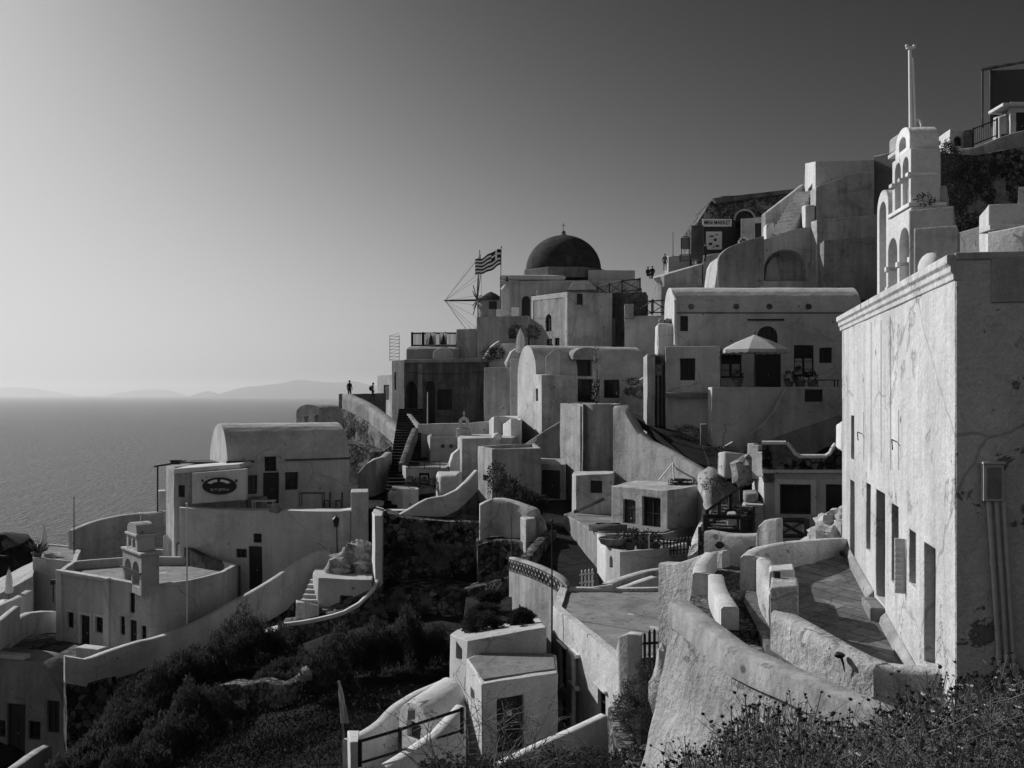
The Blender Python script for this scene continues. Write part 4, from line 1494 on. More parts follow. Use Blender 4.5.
h = house('wall_end', 'white wall end between the stairway and the diagonal parapet', 'wall', [(403.5, 74), (409, 73), (415, 73), (415, 75)], Z(497, 73), -9.5, 'white2', bevel=.15)

# the curved rampart and stairway up to the people
RP = [(342, 394, 102), (352, 398, 100), (365, 405, 97.5), (378, 415, 94.5), (389, 424, 91.5), (396, 434, 88.5), (398, 446, 85.5), (395, 457, 83)]
ribbon('rampart_wall', 'curved whitewashed rampart parapet descending from the lookout beside the shade-darkened stairway', 'wall', RP, 1.1, drop=1.7, mat='worn', rough=.12, vstep=.4, toplip=.15, step=.5)
ribbon('rubble_wall', 'stained rubble face under the curved rampart parapet', 'wall', [(x - 1, y + 1.5 * F / D, D - .25) for x, y, D in RP], 1.0, bot=-10, mat='rubble_light', rough=.4, vstep=.45, step=.5, batter=.3)
ribbon('rubble_wall', 'crumbling stone wall below the curved rampart beside the barrel house', 'wall',
       [(341, 440, 84), (350, 443, 83), (362, 447, 82), (374, 452, 81), (384, 451, 80.5), (392, 446, 81)], 1.4, bot=-11, mat='rubble_light', rough=.35, batter=.6)
ribbon('low_wall', 'short stained white wall at the foot of the crumbling rampart', 'wall', [(358, 473, 78), (366, 464, 78), (376, 459, 78), (386, 457, 79), (392, 452, 80)], .6, bot=-11, mat='worn', rough=.1)
stairs('long cobbled stairway with shade painted dark, climbing between rampart and white houses', (399, 512, 70), (411, 408, 97), 2.3, 34, 'soil', bot=-14)  # near-black colour on the steps stands in for the rampart's shadow
ribbon('stair_wall', 'white sloping wall along the right side of the cobbled stairway', 'wall', [(405, 463, 78), (408, 455, 79.5), (413, 440, 83), (418, 428, 87)], .5, drop=3.2, mat='grime')
ribbon('stair_wall', 'short pale wall rising to the pointed arch of the ruin', 'wall', [(406, 413, 95), (412, 420, 92), (418.5, 428, 89)], .45, drop=2.2, mat='white2')
ribbon('lookout_wall', 'low lookout parapet where two people stand against the sky', 'wall', [(343, 394, 103.5), (356, 394, 106), (372, 393.5, 108), (386, 393, 109)], .5, drop=4, mat='greyplaster', curve=False)
# lower part of the barrel house cluster seen behind it
h = House('dome_house', 'pale low domed roof peeping above the barrel house beside the rampart', 'house', 'white2', .05)
h.vault((322, 90), (343, 92), 3.6, -8, Z(414, 91), Z(404, 91) - Z(414, 91))
h.build()
for i, (px, py, D) in enumerate([(306, 421, 78), (316, 420, 78.5)]):
    mb = MB()
    b0 = P(px, py + 1.5, D)
    mb.lathe(b0, [(.14, -.4), (.14, .35), (.2, .38), (.2, .48), (.05, .55)], 8)
    make('chimney_pot', mb, 'grime', None, label=['left small chimney pot on the crest of the barrel house', 'right small chimney pot on the crest of the barrel house'][i], cat='chimney', group='chimney pots')

# cylindrical tower with tall slim cypress, and the wall that steps down beside it
h = House('round_tower', 'sunlit round fronted white tower with a slim plant on top', 'tower', 'worn', .06)
cx, cy = XY(601, 71.2)[:2]
tpl = [XY(560, 73), XY(583, 69.5)] + [Vector((cx + 1.45 * math.cos(a), cy + 2.0 * math.sin(a), 0)) for a in [R(-150 + 15 * k) for k in range(11)]] + [XY(617, 74), XY(580, 77)]
h.plan = tpl
h.mb.prism(tpl, -8.5, Z(404, 69.6))
c_ = inset_plan(tpl, .3)
h.cut.prism(c_, Z(404, 69.6) - .25, 2); h.ncut += 1; h.roof = (c_, Z(404, 69.6) - .25)
h.build()
c = MB()
q = XY(580.5, 69.8)
c.tube(Vector((q.x, q.y - .05, -8)), Vector((q.x, q.y - .05, Z(406, 69.8))), .05, n=6)
h.part('drain_pipe', c, 'frame_white')
b0 = P(596.5, 404, 71.2)
t = thing('slim_cypress', 'slim columnar plant rising above the round white tower', 'plant', b0)
mb = MB()
for k in range(380):
    z = random.random() ** .9
    r = .2 * (1 - z) ** .5 + .07
    a = random.uniform(0, 6.28)
    p = b0 + Vector((r * math.cos(a) * random.random() ** .5, r * math.sin(a) * random.random() ** .5, z * 4.1 + .1))
    mb.leaf(p, Vector((math.cos(a), math.sin(a), .8)), .06, .16)
make('foliage', mb, 'leaf_pale', t)
mb = MB(); mb.path([b0, b0 + Vector((.05, 0, 2)), b0 + Vector((0, 0, 3.9))], .05, .015, 6); make('stem', mb, 'bark', t)

ribbon('stepped_wall', 'large sunlit white wall sweeping down from the round tower in a curved crest', 'wall',
       [(613, 406, 64.5), (622, 405, 64.0), (629, 418, 63.4), (637, 431, 62.8), (648, 441, 62), (662, 448, 61), (676, 456, 60), (690, 464, 59), (703, 473, 58), (710, 483, 57.4)], .7, bot=-9, mat='worn', rough=.06, toplip=.15, vstep=.6, curve=True)
C = spline([P(*q) for q in [(698, 474, 57.0), (702, 480, 56.2), (704, 492, 55.6), (703, 506, 55.0), (700, 518, 54.4), (695, 530, 53.4), (690, 543, 51.8), (688, 557, 50)]], .35)
mb = MB(); rows = []
for i, p in enumerate(C):
    wv = .07 * noise.noise(p * 1.3)
    q = p + Vector((.62 + wv, .1, .42 + wv)); r_ = p + Vector((.95 + wv, .25, .36)); s_ = p + Vector((1.1, .4, -.2))
    rows.append([Vector((p.x - .05, p.y - .05, -12)), p + Vector((-.02, 0, -.15)), p + Vector((.1, 0, .08 + wv)), q, r_, s_, Vector((s_.x, s_.y, -12))])
mb.add([v for r in rows for v in r], [(i * 7 + k, i * 7 + (k + 1) % 7, (i + 1) * 7 + (k + 1) % 7, (i + 1) * 7 + k) for i in range(len(rows) - 1) for k in range(7)] + [tuple(range(7))[::-1], tuple(range((len(rows) - 1) * 7, len(rows) * 7))])
make('bulging_wall', mb, 'rough', None, smooth=60, label='bulging sunlit white wall end curling down past the flat roofed store', cat='wall')
mb = MB(); mb.ball(P(497, 437.5, 79), .42, 12, .9)
make('roof_vent', mb, 'clean', None, smooth=60, label='small white domed vent on the broad white block', cat='vent')
# flat roofed store with two doors
h = House('flat_roofed_store', 'flat roofed white store with two dark doors and a wire reel on top', 'house', 'worn', .05)
h.block([(611.5, 58.5), (668, 55), (699, 57.4), (700, 62), (640, 64)], [Z(486, 58.5), Z(490.5, 55), Z(486, 57.4), Z(480, 62), Z(479, 64)], -9.5)
h.op(0, 623, 635.5, 500, 533, kind='door').op(0, 642.5, 661, 497, 530, kind='window', bars=(1, 1), fm='wood')
h.build()
# wire reel and tripod on the roof
b0 = P(680, 485, 58.5)
t = thing('wire_reel', 'flat round wire reel lying on the flat roofed store', 'reel', b0)
for zz, rr in ((.08, .68), (.3, .68)):
    mb = MB()
    mb.path([b0 + Vector((rr * math.cos(a), rr * .8 * math.sin(a), zz)) for a in [2 * PI * k / 24 for k in range(25)]], .05, n=6)
    make('rim', mb, 'iron', t)
for k in range(8):
    mb = MB(); a = 2 * PI * k / 8
    mb.path([b0 + Vector((0, 0, .2)), b0 + Vector((.68 * math.cos(a), .54 * math.sin(a), .3)), b0 + Vector((.68 * math.cos(a), .54 * math.sin(a), .08))], .03, n=5)
    make('spoke', mb, 'iron', t)
mb = MB(); mb.lathe(b0, [(.3, 0), (.3, .05), (.15, .08), (.15, .3)], 12); make('drum', mb, 'iron', t)
b0 = P(668, 481, 60)
t = thing('tripod', 'pale pole tripod standing on the flat roofed store beside the reel', 'tripod', b0)
ap = P(673, 463, 59.5)
for q in ((659, 480, 60.2), (680, 475, 60.5), (674, 481, 58.8)):
    mb = MB(); mb.tube(P(*q), ap, .05, .04, 6); make('leg', mb, 'frame_white', t)
# small square house
h = house('small_house', 'small white square house with one dark window below the round tower', 'house', [(572, 64.5), (576, 62.4), (613, 61.5), (616, 66), (574, 68)], [Z(474, 64.5), Z(475.5, 62.4), Z(473.5, 61.5), Z(471, 66), Z(471, 68)], -10, 'worn', ops=[((1, 590, 602, 480.5, 493), dict(kind='dark'))])
mb = MB(); mb.path([P(574, 512, 61.4), P(590, 505, 61.2), P(604, 498.5, 61)], .12, n=6)
make('drain_pipe', mb, 'grime', None, label='dark drain pipe slanting along the foot of the small square house', cat='pipe')
# terrace in front of these and its dark retaining wall
h = House('store_terrace', 'pale paved terrace block with a dark shaded side before the two doors', 'terrace', 'greyplaster', .05)
h.block([(564, 62.5), (598, 53.5), (665, 53.5), (700, 57.8), (640, 62), (580, 65)], Z(534, 53.5), -12.5)
h.build()
c = MB()
c.prism([XY(566, 62.2), XY(599, 53.9), XY(664, 54.0), XY(690, 57.4), XY(640, 61), XY(582, 64)], Z(534, 53.5) + .003, Z(534, 53.5) + .06)
h.part('paving', c, 'roof')
ribbon('wall_strip', 'bright sunlit wall strip below the store terrace edge', 'wall', [(597, 533, 52.9), (603, 543, 52), (607, 548, 51.4)], .5, bot=-12, mat='clean', rough=.04, curve=False)
h = house('planter', 'white planter terrace crowded with pots below the two doors', 'planter', [(605.5, 51.2), (620, 49.2), (662, 50.2), (688, 52.2), (640, 54), (608, 53)], Z(551, 49.5), -12, 'white', rim=(.25, .3), ops=[((0, 609.5, 612.5, 556, 568), dict(kind='dark', arch='round'))])
b0 = P(613, 548, 51)
mb = MB()
mb.lathe(b0, [(.1, 0), (.62, .22), (.78, .52), (.72, .54), (.5, .25), (.05, .12)], 18, sy=.8)
make('stone_basin', mb, 'rock', None, smooth=40, label='shallow pale stone basin at the left end of the potted planter', cat='basin')
b0 = P(608, 531, 54.6)
t = thing('dinghy', 'upturned grey dinghy lying on the terrace edge left of the doors', 'boat', b0)
mb = MB()
vs, fs = [], []
for i in range(11):
    x = -1 + .2 * i
    wd = .55 * (1 - abs(x) ** 2.4) + .02
    for k in range(7):
        a = PI * k / 6
        vs.append(b0 + Vector((x * 1.05, -wd * math.cos(a), .02 + (.42 - .1 * abs(x)) * math.sin(a))))
for i in range(10):
    for k in range(6):
        a = i * 7 + k
        fs.append((a, a + 7, a + 8, a + 1))
fs.append(tuple(range(7))); fs.append(tuple(range(70, 77))[::-1])
mb.add(vs, fs)
make('hull', mb, 'cloth_mid', t, smooth=50)
mb = MB(); mb.path([b0 + Vector((-1.05, 0, .1)), b0 + Vector((-.6, 0, .42)), b0 + Vector((.6, 0, .42)), b0 + Vector((1.05, 0, .1))], .035, n=5); make('keel', mb, 'wood', t)
for i, (px, py, D, s_) in enumerate([(622, 549, 51, .34), (630, 550, 50.8, .38), (640, 549, 51, .3), (648, 550, 50.8, .36), (656, 550, 51, .32), (634, 545, 52.4, .3)]):
    pot_plant(['dark potted plant beside the stone basin', 'big dark potted plant second from the stone basin', 'small potted plant in the middle of the planter', 'bushy potted plant right of the middle of the planter', 'potted plant at the picket fence end of the planter', 'potted plant in the back row before the left door'][i], px, py, D, s_)
picket('dark picket fence at the right end of the potted planter', (662, 556, 50.6), (692, 553, 51.2), .85, 'wood', 9, 'fence', 'picket_fence', arched=0)
pole('thin white lamp stem standing among the pots of the planter', 649, 536, 550, 50.5, .04, 'polewhite', 'garden_lamp', 'lamp')
ribbon('low_wall', 'long low white wall with stepped ledge below the potted planter', 'wall', [(611, 585, 45.5), (630, 578, 46.5), (650, 572, 47.5), (668, 569, 48.5)], .6, drop=2.5, mat='white2', toplip=.08)
ribbon('ledge', 'narrow white ledge at the foot of the long low wall', 'ledge', [(614, 592, 44.8), (634, 585, 45.8), (658, 577, 46.8)], .5, drop=1.6, mat='clean')
h = house('low_block', 'low white parapet block beside the white picket gate', 'wall', [(566, 43.8), (573, 42.0), (614, 41.6), (614, 42.4), (574, 43)], [Z(592, 43.8), Z(590, 42), Z(584, 41.6), Z(584, 42.4), Z(590, 43)], -11, 'white', bevel=.05)
picket('small white picket gate at the alley foot', (580, 588, 46), (594, 586, 46.4), .82, 'frame_white', 4, arched=0)
# planter rocks and curved alley walls left of the alley
ribbon('planter_wall', 'curved stained planter wall under the shrubs of the plain block house', 'wall', [(480, 505, 62), (492, 499, 62), (505, 500, 61.5), (520, 505, 60.8), (535, 511, 60), (545, 520, 60), (548, 535, 60.5)], .7, drop=2.3, mat='worn', rough=.3, step=.4, vstep=.3)
ribbon('rubble_wall', 'dark rubble bank below the curved stained planter wall', 'wall', [(478, 545, 60.6), (495, 540, 60.6), (512, 540, 60), (530, 546, 59), (540, 556, 57)], 2.5, bot=-14, mat='rubble', rough=.7, batter=1.2, step=.4, vstep=.35)
ribbon('alley_wall', 'pale rough wall curving down along the left of the alley', 'wall', [(556, 530, 60), (548, 537, 58), (541, 545, 56), (533, 555, 53), (528, 562, 51)], .6, bot=-13, mat='rubble_light', rough=.15)
h = house('niche_block', 'small pale masonry pier with dark niche in the planter wall', 'wall', [(520, 60.2), (526, 58.8), (536, 59.2), (536, 61)], Z(519, 59), -11, 'worn', bevel=.1)
for i, (px, py, D, r_) in enumerate([(497, 500, 65.5, (.9, .8, 1.5)), (508, 503, 64.5, (1.0, .9, 1.0)), (520, 507, 63.6, (1.1, .9, .75)), (532, 511, 63, (1.0, .9, .7)), (541, 516, 62.6, (.7, .7, .7))]):
    bush(['tall dark shrub against the sunlit corner of the plain block house', 'dense dark shrub before the plain block house', 'spreading dark shrub in the middle of the planter wall', 'low dark shrub below the side house door', 'small dark shrub at the alley end of the planter'][i], px, py, D, r_, 330, .26, group='shrubs before the plain block house')
pole('thin dark post standing in the planter shrubs', 509.5, 475, 500, 64, .06, 'wood_mid', 'post')
pole('slender lamp pole at the planter corner', 511.5, 515, 560, 57, .035, 'wood_mid', 'pole', top=False)

# decorated curved wall
ribbon('ornamented_wall', 'curved white terrace wall with a patterned band along its rim', 'wall',
       [(509, 557, 47.0), (520, 560, 45.6), (532, 564, 44.4), (546, 570, 43.2), (558, 577, 42.2), (567, 586, 41.6), (572, 598, 41.8)], .3, bot=-13.5, mat='worn', rough=.02, step=.25, toplip=.03)
ow = bpy.data.objects['ornamented_wall']
C = spline([P(*p) for p in [(509, 557, 47.0), (520, 560, 45.6), (532, 564, 44.4), (546, 570, 43.2), (558, 577, 42.2), (567, 586, 41.6)]], .3)
mb = MB()
for i in range(len(C) - 1):
    a, b = C[i], C[i + 1]
    d = (b - a); d.z = 0; d.normalize()
    nn = Vector((d.y, -d.x, 0))
    if nn.dot(a) > 0: nn = -nn
    a0, b0 = a + nn * .03, b + nn * .03
    for z in (-.12, -.62):
        mb.para(a0 + Vector((0, 0, z)), b0 - a0, -nn * .06, (0, 0, .035))
    for (s0, s1) in ((-.56, -.16), (-.16, -.56)):
        p, q = a0 + Vector((0, 0, s0)), b0 + Vector((0, 0, s1))
        mb.tube(p, q, .025, n=4)
make('ornament_band', mb, 'grime', ow)
mb = MB(); mb.prism([XY(462, 39.5), XY(510, 39.5), XY(512, 46), XY(466, 46)], -14, -9.32)
make('rubble_platform', mb, 'soil', None, bevel=.05, label='dark rubble platform carrying the stacked round bushes', cat='platform')
# dark clipped bushes on and behind the small roof house
for i, (px, py, D, r_) in enumerate([(482, 640, 38, (1.0, .8, .62)), (486, 619, 41, (.75, .65, .36)), (490, 606, 43, (.68, .6, .38)), (521, 632, 38.5, (.66, .6, .5)), (529, 641, 37, (.6, .5, .3))]):
    bush(['large clipped dark bush on the roof of the small white house', 'rounded dark bush in the middle of the stack above the small white house', 'topmost rounded dark bush above the small white house', 'dark bush against the foot of the ornamented wall', 'low dark bush at the right end of the small roof'][i], px, py, D, r_, 2200, .15, group='rounded bushes above the small roof', stem=False)
pole('tall thin black pole in front of the ornamented wall', 552, 521, 668, 37, .035, 'iron', 'pole')

# ================================================================== lower centre: white houses in the hollow
zt_ = Z(634, 35)
h = House('roof_bush_house', 'small white house whose roof carries clipped round bushes', 'house', 'white', .05)
h.block([(450, 38.5), (467.5, 35), (546, 35.2), (540, 41), (460, 42)], [Z(634, 38.5), Z(641, 35), Z(627, 35.2), Z(618, 41), Z(628, 42)], -14)
h.op(0, 456, 462, 645, 662.5, kind='dark', arch=None)
h.build()
h = House('doorway_house', 'low white house with a big dark doorway in the hollow', 'house', 'white', .05)
h.block([(466.5, 34.4), (482, 31.4), (558, 32.6), (556, 35), (480, 35.2)], Z(684, 31.4), -14.5)
h.op(1, 497, 523.5, 697, 752, kind='door').op(0, 470.5, 474.5, 690.5, 701, kind='dark')
h.build()
c = MB()
c.prism([XY(469, 34.2), XY(483, 31.8), XY(555, 33), XY(553, 34.9), XY(482, 35.0)], Z(684, 31.4) + .003, Z(684, 31.4) + .05)
h.part('roof', c, 'roof')
c = MB(); c.box(P(509, 713, 31.55), (.16, .03, .16)); h.part('notice', c, 'polewhite')
# terrace house with long sunlit wall
ztr = Z(607, 38)
h = House('terrace_house', 'long white house with a broad flat terrace roof and sunlit left wall', 'house', 'captain', .03)
h.block([(552.5, 38.2), (616.5, 30.6), (700, 30.6), (690, 42), (560, 42)], ztr, -15, rim=(.32, .16))
h.op(0, 559.5, 566.5, 648, 690, kind='door', hood=True).op(0, 559.5, 566, 700, 736, kind='door', hood=False).op(0, 570, 574.5, 715, 730, kind='dark').op(0, 597.5, 606, 691.5, 717, bars=(1, 1), hood=True)
h.build()
A, u, n = h.face(0)
c = MB()
t_, q = h.hit(0, 577)
for (za, zb_) in ((653, 729),):
    c.tube(q + n * .12 + Vector((0, 0, Z(zb_, q.y))), q + n * .12 + Vector((0, 0, Z(za, q.y))), .09, n=8)
    for y_ in (655, 687):
        c.para(q + n * .02 - u * .45 + Vector((0, 0, Z(y_, q.y))), u * .9, n * .2, (0, 0, .12))
h.part('wall_pipe', c, 'clean', smooth=40)
ribbon('end_pier', 'white pier with a swept top closing the terrace beside the dark gate', 'wall', [(612, 668, 30.2), (616, 650, 29.9), (620, 637, 29.6), (628, 634.5, 29.5), (641, 636, 29.4)], .35, bot=-13, mat='white', curve=True, step=.15, toplip=.02)
picket('dark arched picket gate beside the white pier', (642.5, 668, 29.4), (667, 667, 29.0), 1.0, 'wood', 5)
ribbon('garden_wall', 'low white wall running down past the foot of the terrace house', 'wall', [(500, 766, 26.5), (530, 752, 27), (560, 738, 27.6), (585, 727, 28.2), (608, 716, 28.8)], .35, drop=1.2, mat='white', curve=False)
ribbon('stone_planter', 'rough stone planter corner under the grey shrub', 'planter', [(608, 706, 28), (611, 720, 26.5), (618, 745, 24.5), (626, 768, 23)], .5, drop=2.5, mat='rubble_light', rough=.12)
ribbon('stone_planter', 'low rough stone kerb before the grey shrub', 'planter', [(622, 752, 24.6), (640, 748, 24.4), (656, 746, 24.2)], .4, drop=1.6, mat='rubble_light', rough=.1)
for i, (px, py, D, r_) in enumerate([(652, 690, 26.5, (.55, .5, .55)), (640, 712, 26, (.65, .5, .55)), (627, 722, 26, (.5, .5, .45)), (655, 722, 25.4, (.45, .5, .6)), (640, 740, 25, (.7, .5, .45))]):
    bush(['grey feathery shrub beside the dark picket gate', 'grey shrub in the stone planter, broadest one', 'small grey shrub at the left corner of the stone planter', 'grey shrub against the big flared wall', 'low grey shrub at the kerb of the stone planter'][i], px, py, D, r_, 620, .09, 'scrub', group='grey shrubs by the gate', stem=False)

# curved stair walls and little arched cellar at bottom centre
ribbon('stair_wall', 'curved white wall sweeping down past the arched cellar', 'wall', [(452, 680, 37), (430, 689, 36.4), (410, 700, 35.6), (398, 708, 35), (385, 722, 34.2), (370, 732, 33.4), (352, 741, 32.6)], .4, bot=-15, mat='white', step=.3)
h = House('arched_cellar', 'little arched white cellar with a dark triangular doorway', 'house', 'white', .05)
A, B = XY(399, 33.2), XY(430, 31.6)
d = (B - A); n_ = Vector((.35, .94, 0))
pr = [A + Vector((0, 0, -15)), B + Vector((0, 0, -15))] + [A.lerp(B, .5 + .5 * math.cos(PI * i / 12)) + Vector((0, 0, Z(733, 32) + (Z(702, 32.5) - Z(733, 32)) * math.sin(PI * i / 12))) for i in range(13)]
h.mb.extrude(pr, n_ * 3.0)
h.plan = [A, B, B + n_ * 4, A + n_ * 4]
h.op(0, 407, 420, 722, 740, kind='dark')
h.build()
c = MB(); c.box(P(411.5, 714, 31.9), (.22, .2, .3)); h.part('wall_lamp', c, 'grime')
ribbon('ramp_wall', 'bright white coping of the ramp before the lower house', 'wall', [(388, 768, 28.5), (405, 757, 29), (425, 744, 29.6), (440, 734, 30.2), (455, 718, 31), (466, 706, 31.6)], .4, drop=2.6, mat='clean', step=.3)
h = house('gatepost', 'sunlit white gatepost at the bottom of the ramp', 'gatepost', [(347, 30.4), (350, 29.4), (359.5, 29.4), (359, 30.4)], Z(741, 29.5), -15, 'clean', bevel=.05)
railing('dark handrail slanting up past the arched cellar', [(360, 766, 29.2), (400, 754, 29.6), (462, 733, 30.4)], .72, 'plain', 'iron', th=.07)
t = thing('signpost', 'weathered pole with a pale rag hanging beside the dark bushes', 'pole', P(344, 745, 33))
mb = MB(); mb.tube(P(344, 745, 33), P(338.5, 681, 33), .05, .04, 6); make('post', mb, 'wood_mid', t)
mb = MB()
vs = []
for i in range(7):
    z = 681 + i * 7
    for k in range(4): vs.append(P(338.6 + i * .55 + (k - .5) * (.5 + .55 * i ** .8) , z, 32.9 + .05 * math.sin(i + k * 1.7)))
mb.add(vs, [(i * 4 + k, i * 4 + k + 1, i * 4 + k + 5, i * 4 + k + 4) for i in range(6) for k in range(3)])
o = make('hanging_cloth', mb, 'canvas_grey', t)
sm = o.modifiers.new('s', 'SOLIDIFY'); sm.thickness = .02

# ================================================================== UPPER TOWN
# dark stained ruin with pointed arches
h = House('arched_ruin', 'dark stained old mansion front with pointed archway beside the stairway', 'ruin', 'grime', .06)
h.block([(392, 104), (404, 99.5), (487, 97), (492, 106), (400, 110)], [Z(361, 104), Z(360, 99.5), Z(359, 97), Z(359, 106), Z(361, 110)], -8)
h.op(0, 402.5 - 8, 402.5 - 6.4, 372, 390, kind='shutter', bars=(0, 0))
h.op(1, 405, 417.5, 380.5, 416, kind='dark', depth=1.2, arch='point').op(1, 424, 435, 381, 424, kind='dark', depth=.5, arch='round').op(1, 437, 452, 389, 410, kind='window', depth=.3, bars=(1, 1))
h.build()
c = MB()
c.para(P(404, 363, 99.3), P(487, 362, 96.8) - P(404, 363, 99.3), (0, .3, 0), (0, 0, .35))
h.part('string_course', c, 'greyplaster', bevel=.06)
c = MB()
for px, wd in ((418, 2.4), (421.6, 1.6)):
    pass
c.para(P(417.9, 430, 98.65), (.45, 0, 0), (0, .3, 0), (0, 0, Z(364, 98.65) - Z(430, 98.65)))
h.part('pilaster', c, 'greyplaster', bevel=.05)
mb = MB(); mb.path([P(404, 372, 99), P(430, 374, 98), P(455, 374, 97.4), P(487, 371, 96.6)], .03, n=5)
make('cable', mb, 'iron', None, label='sagging dark cable strung across the stained mansion front', cat='cable')
pole('slim pale pole standing before the stained mansion arches', 427.5, 392, 429, 92, .05, 'polewhite', 'pole', top=False)
h = house('small_house', 'small pale flat house with a dark door behind the person carrying a bag', 'house', [(377, 118), (393, 112), (396, 120), (380, 124)], Z(375, 115), -6, 'white2', ops=[((0, 383.5, 389, 385, 400), dict(kind='door', fm='wood'))])
# antenna
t = thing('antenna', 'lattice antenna mast against the sky above the stained mansion', 'antenna', P(394.5, 361, 106))
for dx in (-.5, .5):
    mb = MB(); mb.tube(P(394.5, 361, 106) + Vector((dx, 0, 0)), P(394.5, 335, 106) + Vector((dx, 0, 0)), .03, n=5); make('upright', mb, 'iron', t)
mb = MB()
for k in range(8):
    q = P(394.5, 360 - k * 3.4, 106)
    mb.tube(q + Vector((-.5, 0, 0)), q + Vector((.5, 0, 0)), .02, n=4)
    mb.tube(q + Vector((-.5, 0, 0)), q + Vector((.5, 0, .36)), .015, n=4)
make('lattice', mb, 'iron', t)

# shadowed tall wall right of the mansion
h = house('tall_wall', 'tall stained white wall block crossed by a slanting shadow', 'wall', [(484, 93.5), (511, 92.2), (511.5, 96), (485, 97)], Z(367.5, 93), -8, 'white2')
h = house('pier', 'tall white pier between the shadowed wall and the vaulted tower house', 'pier', [(510, 91.5), (524.5, 91), (528, 96), (511, 97)], Z(358.5, 91), -8, 'white')
# terrace house above the mansion with vault band
h = House('vault_band', 'low white vaulted storey above the stained mansion', 'house', 'white2', .06)
h.vault((406, 104), (459, 102.5), 5, Z(362, 103), Z(350, 103), Z(345, 104) - Z(350, 103))
h.build()
c = MB()
A_ = P(433, 359.5, 102.9)
c.extrude([A_ + Vector((q[0], 0, q[1])) for q in arc(0, 2.1, 0, 1.2, 10)], (0, -.25, 0))
h.part('arch_rim', c, 'white', bevel=.06)
h = house('terrace_block', 'flat roof terrace with dark rails above the low vaulted storey', 'terrace', [(411, 106), (458, 104.5), (458, 110), (412, 111)], Z(347.5, 105), Z(362, 105), 'grime')
railing('dark balustrade of the flat roof terrace against the sky', [(412, 347, 105.8), (457, 347, 104.4)], 1.45, 'bars', 'wood', th=.12)
for i, (px, D, w_) in enumerate(((431, 105, 1.0), (443.5, 104.6, .75))):
    b0 = P(px, 346, D)
    mb = MB()
    mb.para(b0 + Vector((-w_ / 2 * 1.0, -.25, 0)), (w_, 0, 0), (0, .08, 0), (0, 0, 1.35))
    make('hanging_cloth', mb, 'canvas', None, label=['broader white cloth hung on the flat roof balustrade', 'narrower white cloth hung on the flat roof balustrade'][i], cat='cloth', group='hung cloths')
    mb = MB(); b0 = b0 + Vector((0, -.5, .05))
    mb.lathe(b0, [(.34, .12), (.3, .3), (.2, .7), (.14, .95), (.05, 1.1)], 12)
    mb.tube(b0 + Vector((0, 0, 1.05)), b0 + Vector((0, 0, 1.3)), .03, n=5)
    make('bell', mb, 'iron', None, smooth=40, label=['left dark bell before the broader white cloth', 'right dark bell before the narrower white cloth'][i], cat='bell', group='bells on the roof terrace')

# big blank white wall stepping up to the dome church
h = House('blank_house', 'big blank white house wall stepping up below the dome church', 'house', 'white2', .06)
h.block([(456.5, 103), (476.5, 102.3), (476.5, 108), (457, 109)], Z(329, 103), Z(362, 103))
h.build()
h = house('blank_house', 'upper blank white house block with a small arched hole', 'house', [(476.8, 102.2), (528, 100.5), (530, 108), (477, 109)], Z(316.5, 101.5), Z(364, 101.5), 'white2', ops=[((0, 508.5, 516, 328, 338.5), dict(kind='dark', arch='round'))])
stairs('pale outside steps below the furled umbrella', (498, 364, 97), (512, 343, 100), 2.0, 9, 'white', bot=Z(368, 97))
for i, (a, b_) in enumerate((((484, 360, 97.5), (500, 341, 98.6)), ((507, 362, 96.3), (519, 347, 97.0)))):
    ribbon('stair_wall', ['upper curved white stair wall with planters below the blank house', 'lower curved white stair wall beside the furled umbrella'][i], 'wall', [a, ((a[0] + b_[0]) / 2 - 1, (a[1] + b_[1]) / 2 - 3, (a[2] + b_[2]) / 2), b_], .45, drop=1.6, mat='white')
closed_umbrella('tall furled pale umbrella standing before the stone steps', 520.5, 328, 360, 95, .42)
for i, (px, py, D) in enumerate(((497, 362, 95.5), (489, 363, 95.5), (533, 341, 97.5), (516, 340, 99))):
    bush(['dark shrub in the stair planter under the blank house', 'dark shrub at the left end of the stair planter', 'dark plants at the foot of the arched window house', 'dark shrub beside the furled umbrella'][i], px, py, D, (1.0, .8, .9), 200, .3, group='shrubs under the blank house', stem=False)

# windmill with bowsprit
b0 = P(491, 332, 130)
t = thing('windmill', 'old windmill with bare sail poles and rope stays against the sky', 'windmill', b0)
mb = MB(); zt_ = Z(301, 130) - b0.z
mb.lathe(b0, [(2.0, 0), (1.85, zt_ * .6), (1.75, zt_)], 24)
make('tower', mb, 'white2', t, smooth=40)
mb = MB(); mb.lathe(b0 + Vector((0, 0, zt_)), [(1.95, -.02), (1.85, .1), (1.3, .5), (.6, .95), (.08, 1.2)], 20)
make('cap', mb, 'thatch', t, smooth=40)
hub = P(477, 300, 130)
mb = MB(); mb.tube(b0 + Vector((.4, 0, hub.z - b0.z)), P(444, 300.6, 130), .17, .09, 8)
make('windshaft', mb, 'wood', t)
tips = []
for k in range(12):
    a = 2 * PI * k / 12 + .2
    d = Vector((.06, math.cos(a), math.sin(a)))
    mb = MB(); tip = hub + d * 6.5
    mb.tube(hub - d * .6, tip, .085, .05, 6)
    make('sail_pole', mb, 'wood', t)
    tips.append(tip)
mb = MB()
bow = P(445, 300.6, 130)
for tip in tips: mb.tube(tip, bow, .018, n=4)
for a_, b_ in zip(tips, tips[1:] + tips[:1]): mb.tube(a_, b_, .016, n=4)
make('stay', mb, 'iron', t)
for k in range(6):
    a = 2 * PI * k / 6 + .5
    mb = MB(); d = Vector((0, math.cos(a), math.sin(a)))
    mb.tube(hub + d * .2, hub + d * 1.9 + Vector((-.5, 0, 0)), .06, n=5)
    make('brace', mb, 'wood', t)
mb = MB()
